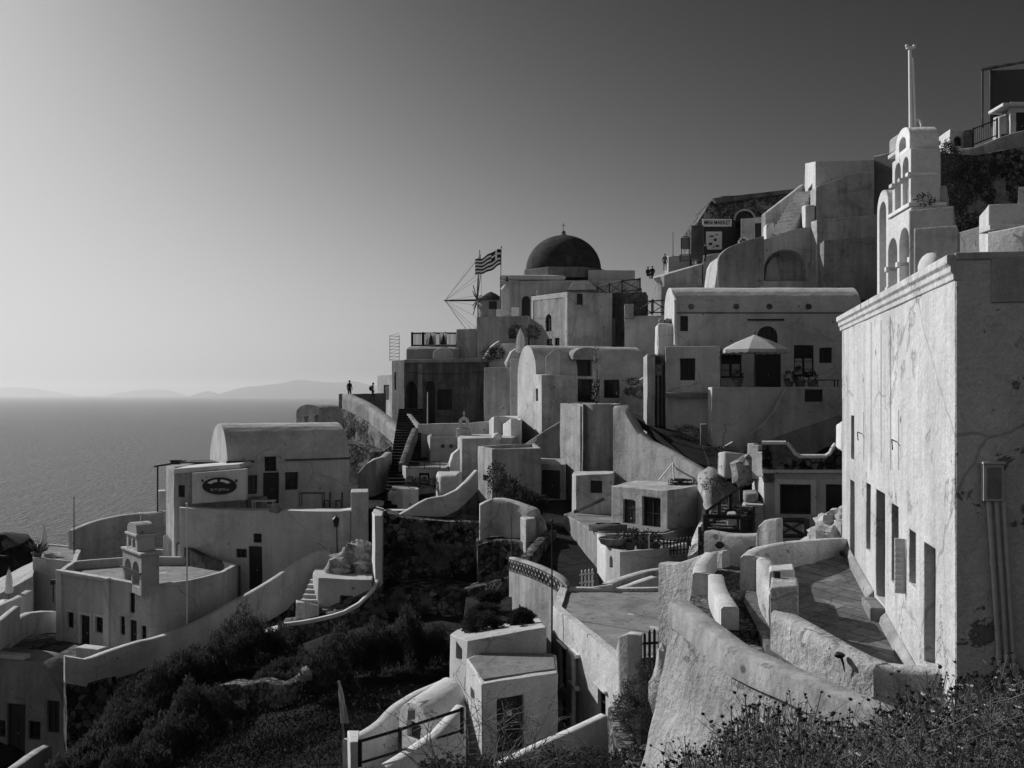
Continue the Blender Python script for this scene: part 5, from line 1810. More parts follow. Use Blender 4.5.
q = XY(487.5, 128); mb.para(P(489, 309, 128.1), (1.0, 0, 0), (0, .25, 0), (0, 0, 1.0)); make('window', mb, 'wood', t)

# flag
b0 = P(500, 322, 110)
t = thing('flagpole', 'flagpole with a striped flag blowing left before the dome church', 'flag', b0)
top = P(501.3, 247, 110)
mb = MB(); mb.tube(b0, top, .06, .035, 8); mb.ball(top, .09, 8); make('pole', mb, 'wood_mid', t, smooth=40)
mb = MB()
fw, fh = 3.05, 2.6
NX, NZ = 54, 36
o_ = P(500.9, 249.5, 110)
for i in range(NX + 1):
    u_ = i / NX
    for k in range(NZ + 1):
        v_ = k / NZ
        x = -fw * (u_ * .93)
        z = -fh * .70 * v_ - 1.15 * u_ ** 1.1 + .14 * math.sin(u_ * 7 + v_ * 1.4) + .06 * math.sin(u_ * 15)
        y = .28 * math.sin(u_ * 8.5 + v_ * 1.2) * (.25 + u_)
        mb.v.append(o_ + Vector((x, y, z)))
for i in range(NX):
    for k in range(NZ):
        mb.f.append((i * (NZ + 1) + k, (i + 1) * (NZ + 1) + k, (i + 1) * (NZ + 1) + k + 1, i * (NZ + 1) + k + 1))
        u_, v_ = (i + .5) / NX, (k + .5) / NZ
        s_ = int(v_ * 9)
        blue = s_ % 2 == 0
        if u_ < .37 and v_ < 5 / 9:
            blue = not (abs(u_ - .185) < .037 or abs(v_ - 2.5 / 9) < .0556)
        mb.m.append(0 if blue else 1)
make('flag_cloth', mb, ['flagblue', 'flagwhite'], t, smooth=60)

# dome church
h = House('dome_church', 'white church with a dark ribbed dome high above the village', 'church', 'white2', .06)
h.block([(500, 111), (606, 107), (640, 107.5), (640, 122), (505, 124)], [Z(281, 111), Z(280, 107), Z(280, 107.5), Z(279, 122), Z(279, 124)], Z(345, 108))
h.op(0, 521.5, 530, 296, 316, kind='dark', arch='round').op(0, 532, 546, 295, 318, kind='dark', depth=.6)
h.build()
dc = P(563.5, 272, 114)
c = MB()
R0 = 37.5 * .114
c.prism([dc + Vector((R0 * 1.14 * math.cos(a), R0 * 1.14 * math.sin(a), 0)) for a in [R(22.5 + 45 * k) for k in range(8)]], Z(281, 113), Z(270.5, 113))
h.part('drum', c, 'greyplaster', bevel=.08)
c = MB()
zb_ = Z(271, 114)
hh = Z(236.5, 114) - zb_
c.lathe(Vector((dc.x, dc.y, zb_)), [(R0 * 1.03, 0), (R0 * 1.03, .12)] + [(R0 * math.cos(a), .12 + hh * math.sin(a)) for a in [PI / 2 * k / 18 for k in range(18)]] + [(.12, .12 + hh)], 48)
dm = h.part('dome', c, 'dome', smooth=30)
c = MB()
q = Vector((dc.x, dc.y, zb_ + hh))
c.lathe(q, [(.42, 0), (.36, .22), (.18, .3), (.26, .46), (.2, .6), (.05, .7)], 12)
c.tube(q + Vector((0, 0, .6)), q + Vector((0, 0, 1.6)), .035, n=6)
c.tube(q + Vector((-.22, 0, 1.25)), q + Vector((.22, 0, 1.25)), .03, n=6)
make('finial', c, 'greyplaster', dm, smooth=40)
c = MB()
c.prism([XY(588, 109.5), XY(635, 109.8), XY(635, 118), XY(588, 118)], Z(281, 109.5), Z(270, 109.5))
h.part('annex', c, 'white', bevel=.05)
c = MB()
A_ = P(499, 279.5, 110.9)
c.para(A_, P(566, 280, 108.3) - A_, (0, 1.2, 0), (0, 0, .0 + .55))
h.part('roof_band', c, 'white', bevel=.25)
c = MB()
c.extrude([P(566, 290, 107.6), P(598, 290, 106.6), P(590, 281.5, 106.8), P(574, 281.5, 107.4)], (0, 1.0, 0))
h.part('gablet', c, 'white', bevel=.04)
for i, (px, y0, y1, D) in enumerate(((505.5, 289, 316, 107.5),)):
    mb = MB(); b0 = P(px, y1, D)
    mb.box(b0 + Vector((0, 0, .35)), (1.9, .9, .7)); mb.box(b0 + Vector((0, 0, (Z(y0, D) - b0.z) / 2)), (.85, .6, Z(y0, D) - b0.z)); mb.lathe(b0 + Vector((0, 0, Z(y0, D) - b0.z)), [(.5, -.1), (.5, .05), (.25, .35), (.06, .5)], 12)
    make('chimney', mb, 'clean', None, bevel=.05, label='tall white chimney standing before the church front', cat='chimney')
h = house('low_block', 'low pale block between the chimney and the arched window house', 'block', [(512, 106), (519, 105.5), (519, 107), (512, 107)], Z(308, 106), Z(318, 106), 'clean')
mb = MB(); mb.tube(P(537, 301, 106), P(537, 291, 106), .06, n=6); mb.ball(P(537, 291, 106), .12, 8)
make('post', mb, 'polewhite', None, label='short pale post before the church doorway', cat='post')
pole('tiny finial post on the church roof corner', 507, 277.5, 281, 110.5, .07, 'iron', 'post')

# house with arched window, sunlit left wall in a white border
h = House('arched_window_house', 'stained white house with an arched window in its sunlit wall', 'house', 'white2', .05)
h.block([(531.5, 101), (567.5, 96), (612, 97.5), (612, 106), (545, 108)], [Z(297, 101), Z(292.5, 96), Z(293, 97.5), Z(293, 106), Z(296, 108)], Z(350, 98))
h.op(0, 545.5, 551.5, 314, 331.5, kind='window', arch='round', bars=(1, 2)).op(0, 546, 552, 339, 346, bars=(0, 0)).op(0, 554.5, 559.5, 338, 346, bars=(1, 0))
h.op(1, 577, 583, 293.5, 305, kind='shutter', bars=(1, 0))
h.build()
A, u, n = h.face(0)
c = MB()
L_ = (h.plan[1] - h.plan[0]).length
zt0, zt1 = Z(297, 101), Z(292.5, 96)
c.extrude([A + n * .03 + Vector((0, 0, zt0 - .4)), A + n * .03 + u * L_ + Vector((0, 0, zt1 - .45)), A + n * .03 + u * L_ + Vector((0, 0, zt1 + .06)), A + n * .03 + Vector((0, 0, zt0 + .06))], -n * .3)
c.para(A + n * .035 + Vector((0, 0, zt0 - 8)), u * .35, -n * .2, (0, 0, 7.55))
c.para(A + n * .035 + u * (L_ - .4) + Vector((0, 0, zt0 - 8)), u * .42, -n * .2, (0, 0, 7.9))
h.part('white_border', c, 'clean', bevel=.03)
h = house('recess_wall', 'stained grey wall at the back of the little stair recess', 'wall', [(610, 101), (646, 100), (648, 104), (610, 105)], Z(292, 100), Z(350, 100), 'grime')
railing('short dark cross braced railing in the stair recess', [(603, 321, 99), (616, 319, 98.5)], 1.35, 'x', 'wood', th=.09)
h = house('gate_block', 'pale stained block below the short railing of the recess', 'block', [(605, 98.6), (615, 98.2), (615, 100), (605, 100.4)], Z(318, 98.4), Z(345, 98.4), 'greyplaster')
railing('dark cross braced railing climbing towards the seated people', [(597, 299, 101), (622, 293, 99), (640, 291, 98.5)], 1.2, 'x', 'wood', th=.09)
h = house('railed_wall', 'plain white wall block below the long cross braced railing', 'wall', [(624.5, 93.5), (672, 92), (690, 92), (690, 98), (625, 98)], Z(316, 93), Z(360, 93), 'white')
railing('long level cross braced railing above the plain white wall', [(633, 315.5, 92.7), (671, 313.5, 91.9)], 1.25, 'x', 'wood', th=.09)
railing('short stair handrail behind the long level railing', [(628, 306, 95), (641, 297, 96)], .8, 'plain', 'wood', th=.08)
h = house('gate_pier', 'pale gate pier with two small holes left of the long level railing', 'pier', [(624.5, 92.5), (633.5, 92.2), (633.5, 93.4), (624.5, 93.5)], Z(304, 92.4), Z(318, 92.4), 'white2')
h = house('terrace_walls', 'sloping pale wall terraces behind the long level railing', 'wall', [(652, 97), (664, 95.5), (702, 94), (706, 99), (655, 101)], [Z(279, 97), Z(275, 95.5), Z(264, 94), Z(262, 99), Z(276, 101)], Z(318, 95), 'white2')
h = house('low_block', 'long pale block under the sloping wall terraces', 'wall', [(661, 94.5), (704, 93), (704, 95), (661, 96)], [Z(287, 94.5), Z(284, 93), Z(284, 95), Z(287, 96)], Z(318, 94), 'greyplaster')
h = house('white_pillar_house', 'bright white pillar block behind the sitting figures below the sign', 'house', [(665, 104), (668.5, 102), (690, 101.5), (692, 106), (667, 107)], [Z(256.5, 104), Z(256.5, 102), Z(255, 101.5), Z(255, 106), Z(256, 107)], Z(290, 102), 'white')

# upper vaulted house behind the big umbrella
zs_ = Z(312.5, 76)
h = House('long_vaulted_house', 'long white vaulted house with round vents behind the open umbrella', 'house', 'white', .05)
h.vault((674.5, 76), (862, 76), 5.2, Z(395, 76), zs_, Z(287, 78) - zs_)
h.op(0, 757, 777.5, 326, 350, kind='window', arch='round', bars=(3, 1)).op(0, 754, 781, 354, 391, kind='door')
h.op(0, 720.5, 741.5, 354, 378, kind='curtained', bars=(1, 2)).op(0, 794, 814, 345, 377, kind='curtained', bars=(1, 3)).op(0, 819.5, 832, 347.5, 363, kind='shutter', bars=(1, 0))
h.op(0, 680, 688, 316, 331, kind='shutter', bars=(1, 1), part=None)
h.build()
c = MB()
c.para(P(674, 313.6, 75.95), (P(862, 313.6, 75.95) - P(674, 313.6, 75.95)), (0, .2, 0), (0, 0, .13))
h.part('eaves_band', c, 'greyplaster', bevel=.03)
for px in (690.5, 735.5, 768.5, 807.5):
    c = MB()
    q = P(px, 307, 76.3)
    c.tube(q + Vector((0, -.35, 0)), q + Vector((0, .6, .1)), .22, n=12)
    h.part('vent', c, 'grime', smooth=40)
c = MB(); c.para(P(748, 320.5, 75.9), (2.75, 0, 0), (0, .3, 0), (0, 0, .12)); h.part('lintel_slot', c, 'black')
h = house('gable_wall', 'thin sunlit wall end at the left of the long vaulted house', 'wall', [(672, 78), (674.3, 75.2), (677, 75.2), (677, 81)], [Z(290, 78), Z(300, 75.2), Z(300, 75.2), Z(288, 81)], Z(345, 76), 'clean')
# front block and tall narrow pieces on its left
h = house('shuttered_house', 'plain white front block with one shuttered window left of the umbrella', 'house', [(665.5, 72.5), (720, 71), (721, 76), (667, 77)], Z(346.5, 72), Z(442, 72), 'white', ops=[((0, 680, 695, 358.5, 380.5), dict(kind='window', bars=(2, 0)))])
h = house('narrow_tower', 'narrow rounded white tower with a pipe left of the shuttered window', 'tower', [(643.5, 75), (647, 72.8), (655, 72.6), (656, 77), (646, 78)], [Z(357, 75), Z(354, 72.8), Z(354, 72.6), Z(354, 77), Z(356, 78)], Z(436, 73), 'white2', bevel=.2)
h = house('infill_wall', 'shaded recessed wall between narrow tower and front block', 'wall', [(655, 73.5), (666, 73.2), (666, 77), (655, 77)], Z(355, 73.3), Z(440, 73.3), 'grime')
mb = MB(); mb.tube(P(658, 440, 73.1), P(658, 375, 73.1), .09, n=8); mb.box(P(658.3, 370, 73.1), (.5, .35, .8)); mb.tube(P(662, 440, 73.1), P(662, 362, 73.1), .05, n=6)
make('downpipe', mb, 'greyplaster', None, smooth=40, label='pale downpipe with hopper head in the recess beside the narrow tower', cat='pipe')
h = house('chimney', 'broad rounded white chimney block topped by a small cowl', 'chimney', [(655, 78), (658, 76.8), (675, 76.6), (674, 80), (657, 80)], [Z(326, 78), Z(322.5, 76.8), Z(323.5, 76.6), Z(323, 80), Z(325, 80)], Z(356, 77), 'white', bevel=.2)
mb = MB(); b0 = P(666, 323, 77.5)
for dx in (-.35, .1, .45): mb.ball(b0 + Vector((dx, 0, .12)), .26, 10)
make('chimney_cowl', mb, 'greyplaster', None, smooth=50, label='small rounded cowl on the broad white chimney block', cat='cowl')
# open umbrella
b0 = P(755, 388, 71)
t = thing('open_umbrella', 'large open pale sun umbrella before the long vaulted house', 'umbrella', b0)
ap = P(754.5, 334.5, 71)
zr_ = Z(350, 71)
rad = 34.5 * .071
rim = [Vector((ap.x + rad * math.cos(R(22.5 + 45 * k)), ap.y + rad * math.sin(R(22.5 + 45 * k)), zr_)) for k in range(8)]
mb = MB()
vs = [ap] + rim
mid = [ap.lerp(r, .55) + Vector((0, 0, .06)) for r in rim]
mb.add([ap] + mid + rim, [(0, 1 + k, 1 + (k + 1) % 8) for k in range(8)] + [(1 + k, 9 + k, 9 + (k + 1) % 8, 1 + (k + 1) % 8) for k in range(8)])
o = make('canopy', mb, 'canvas', t)
sm = o.modifiers.new('s', 'SOLIDIFY'); sm.thickness = .012
mb = MB()
for k in range(8):
    a, b_ = rim[k], rim[(k + 1) % 8]
    for j in range(3):
        p, q = a.lerp(b_, j / 3), a.lerp(b_, (j + 1) / 3)
        m_ = (p + q) / 2
        mb.add([p, q, q - Vector((0, 0, .2)), m_ - Vector((0, 0, .27)), p - Vector((0, 0, .2))], [(0, 1, 2, 3, 4)])
o = make('valance', mb, 'canvas', t)
sm = o.modifiers.new('s', 'SOLIDIFY'); sm.thickness = .012
for k in range(8):
    mb = MB(); mb.tube(ap - Vector((0, 0, .08)), rim[k] - Vector((0, 0, .06)), .022, n=4); make('rib', mb, 'wood_mid', t)
mb = MB(); mb.tube(b0, ap + Vector((0, 0, .12)), .05, n=8); mb.ball(ap + Vector((0, 0, .16)), .09, 8); mb.lathe(b0, [(.4, 0), (.4, .1), (.08, .14)], 14); make('pole', mb, 'wood_mid', t)
slab('house_terrace', [(666, 393, 71), (860, 393, 71), (860, 390, 76), (666, 390, 76)], .3, 'roof')
# terrace retaining walls
h = house('terrace_wall', 'smooth white terrace wall below the open umbrella', 'wall', [(708, 70.4), (712, 69.7), (800, 69.7), (860, 69.7), (860, 71), (708, 71)], Z(387, 68.8), Z(458, 68.6), 'white')
h = House('swept_wall', 'white wall with a sweeping curved left edge before the smooth terrace wall', 'wall', 'white2', .06)
out = [(845, 470), (845, 388), (787, 388), (781, 398), (774, 411), (765, 423), (752, 433), (735, 441), (724, 447), (724, 470)]
W_ = [P(x, y, 68.2) for x, y in out]
h.mb.extrude(W_, (0, .5, 0))
h.plan = [XY(724, 68.2), XY(860, 68.2), XY(860, 69.5), XY(724, 68.7)]
h.op(0, 805, 823, 389.5, 402, kind='dark')
h.build()
c = MB()
c.extrude([P(745, 447, 68.15), P(840, 415, 68.15), P(845, 420, 68.15), P(845, 470, 68.15), P(745, 470, 68.15)], (0, -.08, 0))
h.part('stained_dado', c, 'greyplaster', bevel=.02)
for i, (px, py, D, s_) in enumerate(((738, 388, 70, .4), (789, 388, 70, .42), (800, 388, 70.3, .5), (812, 388, 70.2, .4))):
    pot_plant(['potted plant at the left window behind the terrace wall', 'potted plant right of the main door', 'largest potted plant below the right window', 'small potted plant at the shuttered opening'][i], px, py, D, s_)
table('dark table with cloth at the right end of the umbrella terrace', 826, 390, 70.5, 1.6, .9, .7, 'wood')
h = house('post_block', 'narrow pale stone post at the foot of the smooth terrace wall', 'post', [(700.5, 68), (707.5, 67.8), (707.5, 68.8), (700.5, 69)], Z(424, 68), Z(452, 68), 'greyplaster')
bush('round dark bush at the foot of the plain white front block', 688, 443, 69.5, (1.3, .9, .75), 420, .2, stem=False)
for i, (px, py, D, r_) in enumerate(((668, 447, 70, 1.4), (720, 462, 64, 1.6), (640, 400, 76, 1.0))):
    bush(['low dark growth beside the narrow tower foot', 'low dark growth below the terrace wall post', 'dark shrub beside the vaulted tower house door'][i], px, py, D, (r_, 1.2, .6), 300, .22, group='dark growth on the slope', stem=False)

# vaulted tower house in the middle
zs_ = Z(372, 88)
h = House('vaulted_tower_house', 'white vaulted house with sunlit rounded gable and inset dark doors', 'house', 'white', .06)
h.vault((536, 85.5), (646, 89), 4.6, Z(445, 86), Z(374, 87), Z(345.5, 88) - Z(374, 87))
h.op(0, 577.5, 592, 357, 376, kind='shutter', bars=(1, 0), depth=.5).op(0, 577.5, 600, 379, 402, kind='window', bars=(2, 2), depth=.4).op(0, 604, 619.5, 379.5, 398, bars=(2, 2))
h.build()
A, u, n = h.face(0)
c = MB()
t0, q0 = h.hit(0, 571); t1, q1 = h.hit(0, 600)
c.extrude([A + u * a + n * .5 + Vector((0, 0, b_)) for a, b_ in [(t0, Z(360, 87))] + [((t0 + t1) / 2 - (t1 - t0) / 2 * math.cos(PI * i / 10), Z(356, 87) + (Z(347.5, 87) - Z(356, 87)) * math.sin(PI * i / 10)) for i in range(11)] + [(t1, Z(360, 87))]], -n * 2.2)
h.part('door_hood', c, 'white2', bevel=.05)
h = house('stair_tower', 'sunlit white stair tower with slit windows against the vaulted house', 'tower', [(533, 86), (541.5, 82), (577.5, 82.8), (577, 88), (536, 89)], [Z(374, 86), Z(375, 82), Z(375, 82.8), Z(375, 88), Z(374, 90)], Z(446, 83), 'worn',
      ops=[((0, 535.5, 538, 388.5, 401), dict(kind='dark'))])
h = house('stepped_gable', 'small stepped white gable on top of the sunlit stair tower', 'wall', [(545.5, 83.6), (553, 83.3), (560, 83.4), (560, 84.6), (546, 84.8)], [Z(357, 83.6), Z(349.5, 83.3), Z(349.5, 83.4), Z(349.5, 84.6), Z(357, 84.8)], Z(376, 83.5), 'white')
ribbon('stair_wall', 'pale sloping stair wall right of the vaulted house windows', 'wall', [(619, 402, 84), (628, 392, 84.5), (636, 383, 85), (645, 377, 85.4)], .4, drop=3.5, mat='white2', curve=False)
for i, (px, py, D) in enumerate(((633, 382, 83.6), (630, 392, 83.4))):
    bush(['dark potted bush on the sloping stair wall', 'lower dark bush below the sloping stair wall'][i], px, py + 4, D, (.8, .6, .4), 150, .2, group='bushes on the stair wall', stem=False)
mb = MB(); mb.para(P(532, 389, 82), (0, 0, 0.0), (0, 0, 0), (0, 0, 0)) if False else None
slab('lane', [(612, 404, 80), (700, 440, 70), (760, 470, 60), (735, 520, 47), (712, 520, 47), (712, 478, 58), (640, 420, 70)], .4, 'soil')

# arch house and swept mass above the long vault
h = House('arch_house', 'swelling white house mass with a deep arched recess above the long vault', 'house', 'white2', .08)
out = [(713, 300), (718, 262), (722, 255), (735, 248), (748, 243), (770, 238), (790, 230), (812, 226), (812, 300)]
h.mb.extrude([P(x, y, 84) for x, y in out], (0, 5, 0))
h.plan = [XY(713, 84), XY(812, 84), XY(812, 89), XY(713, 89)]
h.op(0, 764, 807, 249.5, 281, kind='none', depth=1.6, arch='round')
h.build()
c = MB()
A, u, n = h.face(0)
c.extrude([P(764.5, 280.8, 85.2), P(781, 280.8, 85.2), P(776, 257, 85.2), P(772, 258, 85.2), P(767, 265, 85.2)], (0, .3, 0))
h.part('leaning_panel', c, 'white', bevel=.03)
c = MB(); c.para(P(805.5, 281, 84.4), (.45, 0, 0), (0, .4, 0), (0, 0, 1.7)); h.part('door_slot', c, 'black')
ribbon('swept_wall', 'curved stained wall sweeping up to the staircase above the arch house', 'wall', [(718, 262, 83.2), (720, 255, 83.2), (728, 248, 83.3), (740, 243, 83.5), (752, 239, 83.8), (764, 236, 84)], .5, drop=4.2, mat='greyplaster', step=.3)
# staircase wall to the cubes
stairs('white outside staircase climbing to the cube house', (782, 231, 86.3), (806, 192, 90), 1.7, 11, 'white', bot=Z(236, 88))
ribbon('stair_wall', 'sunlit white stair wall climbing to the top cube house', 'wall', [(765.5, 214, 90), (775, 206.5, 90.6), (790, 195, 91.5), (804, 184, 92.3)], .5, drop=4.6, mat='white2', curve=False)
h = house('rounded_block', 'bright white rounded stair foot beside the steps', 'wall', [(763.5, 90), (766.5, 88.2), (774, 88.5), (773, 92)], [Z(227, 90), Z(224, 88.2), Z(222, 88.5), Z(222, 92)], Z(245, 89), 'clean', bevel=.25)
h = house('pillar', 'bright white pillar at the sunlit corner of the cube house', 'pillar', [(802, 86), (805, 84.6), (815, 84.4), (815, 87), (804, 88)], [Z(206, 86), Z(205, 84.6), Z(205, 84.4), Z(205, 87), Z(206, 88)], Z(232, 85), 'clean', bevel=.2)
# cube house on the ridge
h = house('cube_house', 'tall white cube house on the ridge with a sunlit left face', 'house', [(805, 92), (815.5, 86), (874, 87), (874, 95), (812, 98)], [Z(163.5, 92), Z(161.5, 86), Z(160, 87), Z(160, 95), Z(162, 98)], Z(235, 87), 'white', ops=[((0, 808, 812.5, 186, 203), dict(kind='dark'))])
h = House('vault_block', 'stained vaulted block leaning against the tall cube house', 'house', 'worn', .06)
out = [(816, 226), (816, 187), (826, 183.5), (838, 179), (850, 174), (862, 172), (873.5, 172.5), (873.5, 226)]
h.mb.extrude([P(x, y, 84.6) for x, y in out], (0, 1.6, 0))
h.build()
h = house('weathered_block', 'broad weathered white block under the stained vaulted block', 'house', [(811, 84), (817, 82.6), (893, 82), (895, 90), (813, 90)], [Z(222, 84), Z(220, 82.6), Z(213, 82), Z(213, 90), Z(220, 90)], Z(300, 83), 'worn')
h = house('plastered_block', 'dull plastered front block above the right end of the long vault', 'house', [(820, 82), (824, 81.2), (880, 80.5), (884, 84), (820, 84)], [Z(244, 82), Z(240, 81.2), Z(236, 80.5), Z(236, 84), Z(242, 84)], Z(300, 81), 'greyplaster')
h = house('ridge_block', 'darker rendered block on the ridge right of the tall cube house', 'house', [(873, 90), (905, 88), (905, 94), (874, 95)], [Z(157, 90), Z(150, 88), Z(150, 94), Z(156, 95)], Z(240, 88), 'greyplaster')
# mini market building
h = House('shop_building', 'dark rubble shop building with arched window and a long sign', 'shop', 'rubble_light', .04)
out = [(697.5, 300), (697.5, 222), (704, 213), (708, 206), (713, 199), (724, 196), (802, 192), (812, 192), (812, 300)]
h.mb.extrude([P(x, y, 98) for x, y in out], (0, 8, 0))
h.plan = [XY(697.5, 98), XY(812, 98), XY(812, 106), XY(697.5, 106)]
h.op(0, 735, 754, 211, 229, kind='window', arch='round', bars=(2, 1)).op(0, 734, 747, 231, 252, kind='door').op(0, 705, 722, 231.5, 250, kind='none', depth=.4)
h.build()
c = MB()
c.extrude([P(713, 198, 97.2), P(805, 187.5, 97.2), P(805, 191.5, 97.2), P(716, 203, 97.2)], (0, 9.5, 0))
h.part('roof_slab', c, 'grime', bevel=.05)
c = MB()
A_ = P(735 - 1.8, 252, 97.95)
r_ = arc(0, (754 - 735 + 3.6) * .098, 2.0, Z(209, 98) - A_.z, 12)[2:]
ri = arc(.2, (754 - 735 + 3.6) * .098 - .2, 2.0, Z(209, 98) - A_.z - .2, 12)[2:]
for i in range(12):
    c.extrude([A_ + Vector((q[0], 0, q[1])) for q in (r_[i], r_[i + 1], ri[i + 1], ri[i])], (0, -.12, 0))
h.part('arch_surround', c, 'white2')
c = MB()
c.para(P(703, 252, 97.9), (3.15, 0, 0), (0, -.1, 0), (0, 0, Z(228, 97.9) - Z(252, 97.9)))
h.part('shop_front', c, 'wood')
c = MB(); c.para(P(706, 249.5, 97.75), (1.55, 0, 0), (0, -.04, 0), (0, 0, 1.75)); po = h.part('poster', c, 'signboard')
c = MB()
for (x, z, a, b_) in ((.55, 1.3, .5, .14), (.9, .95, .3, .3), (.45, .55, .35, .28), (1.1, .35, .4, .2), (.75, .25, .12, .16), (1.05, 1.45, .3, .1)):
    q = P(706, 249.5, 97.65)
    c.extrude([q + Vector((x + a * .5 * math.cos(2 * PI * k / 12), 0, z + b_ * .5 * math.sin(2 * PI * k / 12))) for k in range(12)], (0, -.02, 0))
make('poster_print', c, 'black', po)
b0 = P(702.5, 226.5, 97.6)
t = thing('shop_sign', 'long pale shop sign lettered MINI MARKET over the shop window', 'sign', P(717, 226.5, 97.6))
mb = MB(); mb.para(b0, (2.86, 0, 0), (0, .1, 0), (0, 0, .74)); make('board', mb, 'signboard', t, bevel=.02)
cu = bpy.data.curves.new('txt', 'FONT'); cu.body = 'MINI MARKET'; cu.size = .52; cu.extrude = .012; cu.align_x = 'CENTER'; cu.align_y = 'CENTER'; cu.offset = .012
to = bpy.data.objects.new('txt', cu); col.objects.link(to)
bpy.context.evaluated_depsgraph_get().update()
me = bpy.data.meshes.new_from_object(to.evaluated_get(bpy.context.evaluated_depsgraph_get()))
bpy.data.objects.remove(to)
wx = max(v.co.x for v in me.vertices) - min(v.co.x for v in me.vertices)
mb = MB(); k_ = 2.55 / wx
mb.v = [b0 + Vector((1.43 + v.co.x * k_, -.02 - v.co.z, .37 + v.co.y * 1.05)) for v in me.vertices]
mb.f = [tuple(p.vertices) for p in me.polygons]; mb.m = [0] * len(mb.f)
make('lettering', mb, 'black', t)
h = house('kiosk', 'small plain white annex with a dark door before the shop arch', 'house', [(741, 95), (766, 94.5), (766, 98), (741, 98)], [Z(219, 95), Z(217, 94.5), Z(217, 98), Z(219, 98)], Z(250, 95), 'white2', ops=[((0, 755, 765, 223, 241), dict(kind='dark'))])
h = house('shop_awning_box', 'dark hanging shop rack left of the shop window', 'rack', [(691, 95.5), (703, 95), (704, 97), (692, 97.5)], Z(224.5, 95), Z(258, 95), 'grime')
h = house('shade_wall', 'shaded plain wall below the shop front', 'wall', [(703, 94), (728, 93.5), (740, 93.5), (740, 97), (703, 97)], [Z(256, 94), Z(253, 93.5), Z(251, 93.5), Z(251, 97), Z(255, 97)], Z(300, 94), 'white2')
t = thing('round_planter', 'round white rimmed planter beside the white annex', 'planter', P(744, 246, 92))
mb = MB(); mb.path([P(743.5, 242.5, 92) + Vector((.42 * math.cos(a), 0, .42 * math.sin(a))) for a in [2 * PI * k / 18 for k in range(19)]], .1, n=6); make('rim', mb, 'clean', t)
mb = MB(); leaf_cloud(mb, P(743.5, 242, 92), (.35, .3, .3), 80, .2); make('foliage', mb, 'leaf', t)
# framed notice board, slim pole on the skyline
b0 = P(685, 256, 101.5)
t = thing('notice_board', 'small framed notice board on two legs against the sky', 'notice board', b0)
mb = MB(); mb.para(P(681.5, 249, 101.5), (.78, 0, 0), (0, .08, 0), (0, 0, 1.15)); make('board', mb, 'greyplaster', t)
mb = MB(); mb.path([P(681.2, 249, 101.45), P(681.2, 238.5, 101.45), P(683, 236.5, 101.45), P(687.5, 236.5, 101.45), P(689.4, 238.5, 101.45), P(689.4, 249, 101.45)], .05, n=5); make('frame', mb, 'iron', t)
for px in (681.6, 689): 
    mb = MB(); mb.tube(P(px, 256, 101.5), P(px, 248, 101.5), .045, n=5); make('leg', mb, 'iron', t)
pole('slim aerial pole on the skyline left of the notice board', 673, 233, 256, 102, .035, 'iron', 'pole')
railing('dark low railing beneath the notice board', [(680, 262, 101), (692, 261, 100)], .7, 'bars', 'iron', th=.06)

# ridge houses at the upper right
h = house('ridge_house', 'white flat house with a tall door at the upper right corner', 'house', [(1004, 66), (1010, 63.5), (1040, 63.5), (1040, 70), (1006, 71)], Z(104, 64), Z(160, 64), 'white', ops=[((1, 1016, 1027, 112, 137), dict(kind='door'))])
c = MB(); c.para(P(1003, 106, 63.3), (3, 0, 0), (0, 2, 0), (0, 0, .22)); h.part('cornice', c, 'clean', bevel=.05)
h = house('ridge_house', 'low white house with a small dark window on the rubble wall crest', 'house', [(993, 66), (999, 64.2), (1011, 64), (1012, 69), (995, 70)], [Z(118, 66), Z(117, 64.2), Z(114, 64), Z(113, 69), Z(117, 70)], Z(160, 64), 'white2', ops=[((1, 1000.8, 1009.5, 134, 144.5), dict(kind='dark'))])
h = house('ridge_block', 'sunlit white gabled block on the crest beside the bell tower', 'house', [(938, 68), (950, 64.5), (965, 64.5), (964, 70), (942, 72)], [Z(138, 68), Z(129, 64.5), Z(130, 64.5), Z(130, 70), Z(136, 72)], Z(165, 65), 'clean', ops=[((1, 954, 962, 136, 146), dict(kind='dark', arch='round'))])
h = house('gatepost', 'dark gatepost left of the iron fence on the crest', 'gatepost', [(964, 64.2), (973, 64), (973, 66), (965, 66)], Z(129, 64), Z(152, 64), 'grime')
railing('thin dark iron fence along the crest of the rubble wall', [(973, 147, 64), (997, 137.5, 63.6)], 1.15, 'bars', 'iron', th=.06)
ribbon('coping_wall', 'pale rough coping wall on top of the rubble wall', 'wall', [(958, 149, 63.5), (975, 147, 63), (998, 138, 62.6), (1015, 132, 62.4), (1040, 127, 62.2)], .8, drop=1.3, mat='worn', rough=.05, curve=False)
ribbon('rubble_wall', 'tall lime rubble wall under the ridge houses at the upper right', 'wall', [(936, 152, 63), (958, 154, 62.6), (975, 155, 62.2), (1000, 150, 62), (1045, 144, 61.8)], 2, bot=Z(240, 62), mat='rubble_light', rough=.25, curve=False)
for i, (px, py, D, r_, n_) in enumerate(((955, 222, 59.5, (1.2, .8, 2.2), 900), (968, 212, 60, (1.2, .8, 2.0), 800), (985, 190, 60.4, (1.3, .7, 1.2), 600), (950, 190, 60.4, (.9, .7, 1.7), 600), (948, 168, 62, (.6, .6, 1.0), 260))):
    bush(['tall dark creeper at the foot of the rubble wall beside the bell tower', 'dark creeper spreading in the middle of the rubble wall', 'thin dark creeper patch high on the rubble wall', 'dark creeper behind the bell tower edge', 'small dark bush on the crest by the gabled block'][i], px, py, D, r_, n_, .2, group='creepers on the rubble wall', stem=False)
